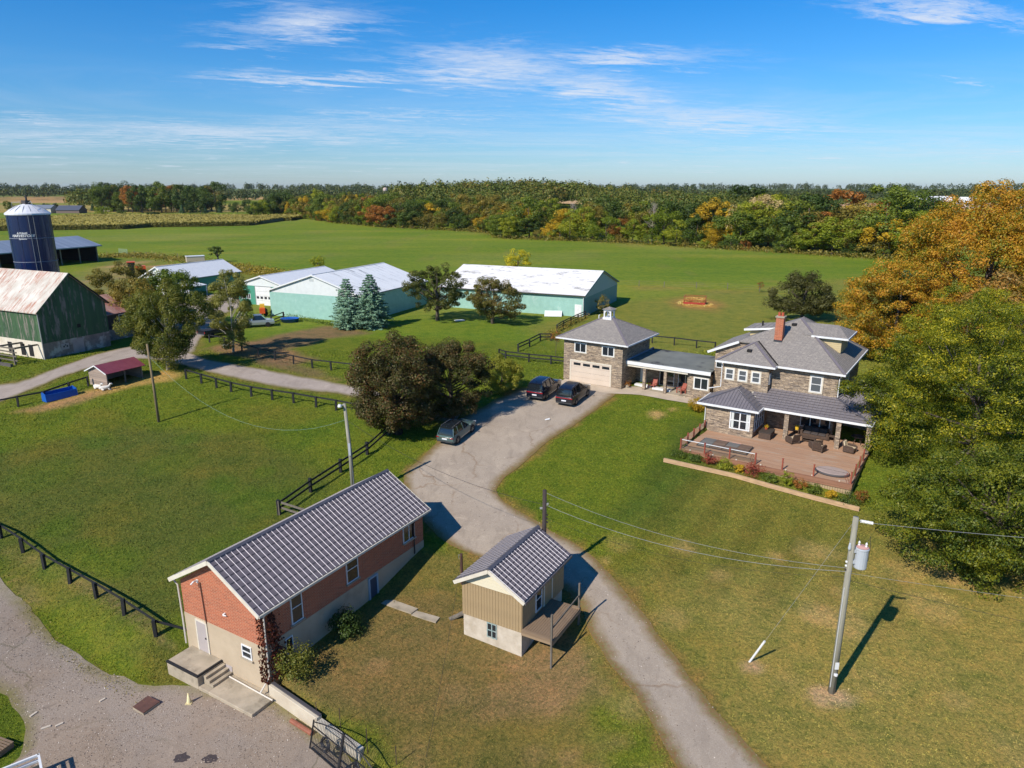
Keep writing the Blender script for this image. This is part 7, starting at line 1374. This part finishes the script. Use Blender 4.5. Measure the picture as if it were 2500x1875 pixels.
t=onDeck('hot_tub_cover','oval grey taupe cover of the round hot tub sunk in the deck','spa',31.35,-9.3); MB().lathe([(1.3,0),(1.36,.05),(1.36,.14),(1.28,.2)],(0,0,0),32,1.0,.72).build('rim',rimm,t,smooth=True); MB().lathe([(1.27,.2),(1.15,.23),(.01,.24)],(0,0,0),32,1.0,.72).build('cover',cov3,t); MB().bar((-1.2,.05,.245),(1.2,-.05,.245),.02,.02).build('fold',rimm,t)
t=onDeck('dining_table','dark round table in the shaded right bay of the porch','table',31.9,-.4); MB().lathe([(.01,.7),(.6,.7),(.62,.73),(.01,.74)],(0,0,0),18).build('tabletop',glassmat('table_glass',(.06,.07,.08),.1),t); [MB().tube([(.45*math.cos(a),.45*math.sin(a),0),(.2*math.cos(a),.2*math.sin(a),.7)],.03,5).build('leg',wick,t) for a in (0.7,2.3,3.9,5.5)]
# breezeway chairs and pot
redw=mat('red_chair_wood',C(168,96,80),C(150,84,70),2,.6)
def deckchair(label,u,v,az):
    t=thing('wooden_chair',label,'chair',(*hW(u,v),-.25),HAZ+az,'red chairs in the breezeway'); MB().slab([(-.32,-.35,.38),(.32,-.35,.38),(.32,.25,.3),(-.32,.25,.3)],.04).build('seat',redw,t)
    for i in range(4): MB().slab([(-.31+.16*i,.22,.3),(-.17+.16*i,.22,.3),(-.17+.16*i,.48,1.05),(-.31+.16*i,.48,1.05)],.03,(0,1,0)).build('back_slat',redw,t)
    for s in (-1,1): MB().box(s*.36-.06,s*.36+.06,-.42,.35,.55,.59).build('arm',redw,t); MB().box(s*.36-.04,s*.36+.04,-.4,-.3,0,.55).build('leg',redw,t); MB().box(s*.36-.04,s*.36+.04,.2,.3,0,.55).build('leg',redw,t)
deckchair('red wooden armchair between the breezeway posts',10.15,2.5,10); deckchair('red wooden armchair right of the breezeway posts',13.6,2.3,30)
t=thing('planter_pot','pale pot with a flowering plant beside the garage corner','plant pot',(*hW(7.75,1.0),-.25),HAZ); MB().lathe([(.01,0),(.18,0),(.24,.35),(.2,.35)],(0,0,0),12).build('pot',concrete,t); n=160; c=rr.normal(size=(n,3))*np.array([.18,.18,.12])+np.array([0,0,.5]); link('plant',quadmesh('plant',c,rr.normal(size=(n,3))+np.array([0,0,1]),rr.uniform(.08,.14,n),.7,LF['rust']),t)
# timber edging of the bed
e=[(13.40,58.76),(15.97,57.42),(18.75,55.99),(21.28,54.22),(24.22,52.30),(26.98,50.66)]; t=thing('timber_edging','long pale timber edging along the flower bed below the deck','edging',on(e[0])); o0=Vector(on(e[0])); tim=mat('pale_timber',C(196,162,122),C(170,138,104),1.5,.9,stretch=(1,1,4))
for a,b in zip(e,e[1:]):
    for k in range(2): A=Vector(on(a,.12+.17*k))-o0; Bb=Vector(on(b,.12+.17*k))-o0; MB().bar(A,Bb,.2,.165).build('timber',tim,t)
# standing corn: dense rows
def corn():
    front=[(-283.33,355.97),(-263.03,373.04),(-235.92,380.33),(-207.74,387.90),(-202.23,406.08),(-176.58,412.51),(-151.86,421.42),(-148.70,472.29)]; fx=np.array([p[0] for p in front]); fy=np.array([p[1] for p in front]); rng=np.random.default_rng(9)
    n=60000; x=rng.uniform(fx[0]-40,fx[-1]+6,n); y0=np.interp(x,fx,fy); y1=np.interp(x,[fx[0],fx[-1]],[545,505]); y=y0+(y1-y0)*rng.uniform(0,1,n); ok=y1>y0; x,y=x[ok],y[ok]
    c=np.stack([x,y,Hn(x,y)+rng.uniform(1.5,2.7,len(x))],1); nn=rng.normal(size=c.shape)*.45+np.array([0,-.3,.7]); s=rng.uniform(.9,1.8,len(x))
    m=16000; xe=rng.uniform(fx[0]-40,fx[-1]+6,m); ye=np.interp(xe,fx,fy)+rng.uniform(0,1.2,m); z=rng.uniform(0,1,m); ce=np.stack([xe,ye,Hn(xe,ye)+.2+z*2.4],1)
    tri=MB(); xs=np.linspace(fx[0]-40,fx[-1]+4,60); 
    for a,b in zip(xs,xs[1:]):
        ya,yb=np.interp([a,b],fx,fy)+.9; za,zb=h(a,ya),h(b,yb); ka,kb=max(ya,np.interp(a,[fx[0],fx[-1]],[545,505])),max(yb,np.interp(b,[fx[0],fx[-1]],[545,505])); tri.add([(a,ya,za-.2),(b,yb,zb-.2),(b,yb,zb+1.9),(a,ya,za+1.9),(b,kb,zb+1.9),(a,ka,za+1.9)],[(0,1,2,3),(3,2,4,5)])
    top=leafmat('corn_tassel',[C(104,96,54),C(124,114,66),C(138,128,78)],.2,nscale=.02); o=link('corn_crop',quadmesh('corn_crop',c,nn,s,.5,[top,mat('corn_stalk_fill',C(112,104,56),C(92,88,46),.3)],tri)); o['kind']='stuff'  # second material covers the plain sheet beneath the tassels
    o=link('corn_edge',quadmesh('corn_edge',ce,rng.normal(size=ce.shape)*.6+np.array([0,-1,.2]),rng.uniform(.5,1.1,m),.4,leafmat('corn_leaf',[C(52,58,28),C(74,76,36),C(98,92,46)],.25))); o['kind']='stuff'
corn()
# weeds along the pasture fence and rough corners
def weeds(name,pts,w,n,size,lm,hh,seed):
    rng=np.random.default_rng(seed); P=np.array(pts,float); k=rng.integers(0,len(P)-1,n); f=rng.uniform(0,1,n)[:,None]; q=P[k]*(1-f)+P[k+1]*f+rng.normal(size=(n,2))*w; c=np.column_stack([q,Hn(q[:,0],q[:,1])+rng.uniform(0,1,n)**1.5*hh])
    o=link(name,quadmesh(name,c,rng.normal(size=c.shape)*.7+np.array([0,-.4,.5]),rng.uniform(.6,1.3,n)*size,.6,LF[lm] if isinstance(lm,str) else lm)); o['kind']='stuff'
weeds('goldenrod_weeds',[(-78.12,197.98),(-64.79,185.35),(-55.76,176.66),(-47.11,167.21)],2.2,3200,.45,leafmat('goldenrod',[C(84,84,36),C(122,110,44),C(146,124,48)],.3),1.5,3); weeds('rough_grass',[(-129.63,230.36),(-120.82,233.18),(-103.92,222.31),(-82.48,203.29),(-64.79,185.35)],2.6,5200,.5,'olive',1.2,4); weeds('fence_weeds',[(4.80,102.05),(6.93,107.54),(9.59,113.98),(12.59,119.99)],.5,1500,.2,'olive',.9,5)
weeds('wall_weeds',[(-38.70,120.79),(-33.32,116.54),(-26.41,111.52)],.35,900,.2,'green',.7,6); weeds('wood_edge_weeds',EDGE[3:],2.6,7000,.7,'olive',1.6,7); weeds('lot_edge_weeds',[(-31.91,41.14),(-29.19,38.91),(-25.99,36.49),(-24.04,35.38),(-20.88,33.56)],.35,700,.09,'olive',.16,9)
for i,(p,hh) in enumerate((((5.82,92.04),3.2),((52.42,150.37),2.2))): tree('sapling',['thin young sapling by the fence left of the garage','tiny bare sapling at the wire fence behind the hay feeder'][i],'tree',p,ball(.7,.7,.8,hh*.8,.9,70+i),10,260,.4,.2,'rust',bark,.04,8,.8,.2,70+i)

def farbarn(name,label,x,y,az,L,Wd,he,hr,wm,rm,extra=None):
    B=Bld(name,label,'barn' if 'barn' in name else 'house' if 'house' in name else 'shed',(x,y),az,h(x,y)); z=h(x,y)
    B.P('wall',MB().box(-L/2,L/2,-Wd/2,Wd/2,z-.5,z+he),wm); g_=MB()
    for u in (-L/2,L/2): g_.slab([(u,-Wd/2,z+he),(u,Wd/2,z+he),(u,0,z+hr-.1)],.05,(1,0,0))
    B.P('gable',g_.__class__().slab([(-L/2,-Wd/2,z+he),(-L/2,Wd/2,z+he),(-L/2,0,z+hr-.1)],.05,(1,0,0)),wm); B.P('gable',MB().slab([(L/2-.05,-Wd/2,z+he),(L/2-.05,Wd/2,z+he),(L/2-.05,0,z+hr-.1)],.05,(1,0,0)),wm)
    gable_roof(B,'roof',-L/2-.4,L/2+.4,-Wd/2-.5,Wd/2+.5,z+he-.1,z+hr,.15,rm,along='x'); return B
dg=mat('far_grey_roof',C(104,112,124),None); db=mat('far_dark_roof',C(70,76,90),None); cb=mat('far_cream_wall',C(196,186,166),None); rb=mat('far_red_wall',C(150,84,74),None)
farbarn('far_shed','cream shed with blue grey roof at the far farmstead above the silo',-.642*640,640,5,24,11,4.2,7.0,cb,dg); farbarn('far_house','low house with a dark hip like roof at the far farmstead',-.602*640,640,0,20,12,2.8,6.5,mat('far_brown_wall',C(110,92,84),None),db)
farbarn('far_shed','small pale roofed shed beyond the crop field right of the far house',-.545*690,690,0,16,8,2.6,4.4,cb,mat('far_pale_roof',C(170,176,182),None))
farbarn('far_barn','far red walled barn with a long white roof at the right horizon',.565*760,760,-8,52,14,8.,13.,rb,white); farbarn('far_barn','far pale barn with a white gable next to the red walled barn at right',.622*770,770,70,20,14,6.,12.,mat('far_pale_wall',C(196,186,180),None),white); farbarn('far_house','small cream house with a red roof at the far right horizon',.70*800,800,0,14,9,5,9,cb,mat('far_red_roof',C(150,110,100),None))
B=Bld('far_silo','slim pale silo rising from the woods near the horizon','silo',(-.172*1150,1150),0,h(-.172*1150,1150)); z=h(-.172*1150,1150); B.P('silo_wall',MB().lathe([(3.4,z),(3.4,z+19)],(0,0,0),14),mat('far_concrete',C(196,176,164),None)); B.P('dome',MB().lathe([(3.4,z+19),(2,z+20.2),(.01,z+20.6)],(0,0,0),14),mat('far_concrete',C(196,176,164),None))
for i,a in enumerate((-.46,-.43,-.2,-.16,-.12)):
    y=2500; t=thing('power_pylon','tiny lattice power pylon on the horizon above '+['the open cattle shed','the left end of the far grove','the big teal shed','the far pale silo','the gap left of the hill woods'][i],'pylon',(a*y,y,h(a*y,y)),0,'pylons on the horizon'); MB().bar((-3,0,0),(0,0,30),.5).bar((3,0,0),(0,0,30),.5).build('legs',galvp,t); MB().bar((-6,0,27),(6,0,27),.5).bar((-4.5,0,22),(4.5,0,22),.5).build('arms',galvp,t)

# oil spots and grit on the lot, flush flat stains with their own outline
stain=mat('oil_stain',C(62,54,52),C(80,70,66),4,.6)
for i,(px,rx,ry) in enumerate(((0,.42,.3),(1,.36,.26))):
    p=[(-16.40,29.10),(-14.97,29.05)][i]; rr=np.random.default_rng(80+i); a=np.linspace(0,6.283,22)[:-1]; k=1+rr.normal(size=21)*.16
    o=MB().poly([(rx*k[j]*math.cos(a[j]),ry*k[j]*math.sin(a[j]),0) for j in range(21)]).build('oil_stain',stain); o.location=(p[0],p[1],LOT_Z+.036); o['kind']='structure'
# short grass standing on the near ground
def sample(x,y):
    gx,gy,gc=GRID; i=np.clip(np.searchsorted(gx,x)-1,0,len(gx)-2); j=np.clip(np.searchsorted(gy,y)-1,0,len(gy)-2); return gc[j,i]
def lawn_tufts():
    rng=np.random.default_rng(77); n=620000; y=18*(95/18)**rng.uniform(0,1,n); x=rng.uniform(-.80,.80,n)*(y+8)
    ok=np.ones(n,bool)
    for P_ in (drive_out,lane_out,yard_out,lot_out): ok&=sdist(x,y,P_[::3].tolist())>.12
    for (b,az,u0,u1,v0,v1) in ((BX,BAZ,-6.9,.1,-1.8,14.5),(SX,SAZ,-4.1,2.1,-.1,5.6),(HX,HAZ,-.1,17.,-2.,8.5),(HX,HAZ,16.9,33.4,-11.2,12)):
        c,s=math.cos(R(az)),math.sin(R(az)); u=(x-b[0])*c-(y-b[1])*s; v=(x-b[0])*s+(y-b[1])*c; ok&=~((u>u0)&(u<u1)&(v>v0)&(v<v1))
    col=sample(x,y); ok&=rng.uniform(0,1,n)<np.where(col[:,1]>col[:,0]*.92,1.,.35)
    x,y,col=x[ok],y[ok],col[ok]; n=len(x); s=(.03+.0010*y)*rng.uniform(.6,1.5,n); c=np.column_stack([x,y,Hn(x,y)+s*.28]); nn=rng.normal(size=(n,3))*np.array([1,1,.5])*.8+np.array([0,-.2,.9])
    m,t,p=newmat('grass_blades'); p.inputs['Roughness'].default_value=.8; p.inputs['Specular IOR Level'].default_value=.15
    at=t.add('ShaderNodeAttribute',attribute_name='soil'); ge=t.add('ShaderNodeNewGeometry')
    k=t.ramp(ge.outputs['Random Per Island'],[(0,(.6,.68,.5)),(.45,(1.1,1.12,1.)),(.8,(1.35,1.3,1.1)),(1,(1.6,1.42,1.25))]); t.link(t.mix(1.,at.outputs['Color'],k,'MULTIPLY'),p.inputs['Base Color'])
    me=quadmesh('grass',c,nn,s,.7,m); a=me.attributes.new('soil','FLOAT_COLOR','POINT'); a.data.foreach_set('color',np.repeat(np.column_stack([col,np.ones(n)]),4,0).ravel().astype('f'))
    o=link('grass',me); o['kind']='stuff'; print('tufts',n)
lawn_tufts()

def grit():
    """loose stones and chips lying on the lot, the lane and the drive"""
    rng=np.random.default_rng(31); n=90000; y=17*(60/17)**rng.uniform(0,1,n); x=rng.uniform(-.85,.35,n)*(y+6); ok=np.zeros(n,bool); a=sdist(x,y,lot_out[::2].tolist())<-.05; b=(sdist(x,y,drive_out[::3].tolist())<0)&(rng.uniform(0,1,n)<.35); ok=a|b
    pat=fbm(x,y,5,61)+rng.uniform(-.5,.5,n); ok&=pat>-.15
    x,y=x[ok],y[ok]; n=len(x); s=(.03+.0010*y)*rng.uniform(.5,1.4,n); z=Hn(x,y); z=np.where((x>-19.5)&(sdist(x,y,lot_out[::2].tolist())<0),LOT_Z,z)+.045
    m,t,p=newmat('loose_stone'); p.inputs['Roughness'].default_value=.95; ge=t.add('ShaderNodeNewGeometry'); t.link(t.ramp(ge.outputs['Random Per Island'],[(0,C(88,76,66)),(.45,C(140,122,104)),(.8,C(172,154,136)),(1,C(206,194,180))]),p.inputs['Base Color'])
    o=link('gravel',quadmesh('gravel',np.column_stack([x,y,z]),rng.normal(size=(n,3))*.25+np.array([0,0,1]),s,.8,m)); o['kind']='stuff'
grit()

# ================================================================ the air: one closed box round everything
bx=MB().box(-9000,9000,-120,11000,-7.6,64).build('haze',white); bx['kind']='stuff'
m=bpy.data.materials.new('haze_air'); m.use_nodes=True; t=NT(m.node_tree); t.n.clear(); oo=t.add('ShaderNodeOutputMaterial'); v=t.add('ShaderNodeVolumePrincipled')
v.inputs['Color'].default_value=(.84,.91,1,1); v.inputs['Density'].default_value=.00003; v.inputs['Anisotropy'].default_value=.2; t.link(v.outputs[0],oo.inputs['Volume']); bx.data.materials.clear(); bx.data.materials.append(m)
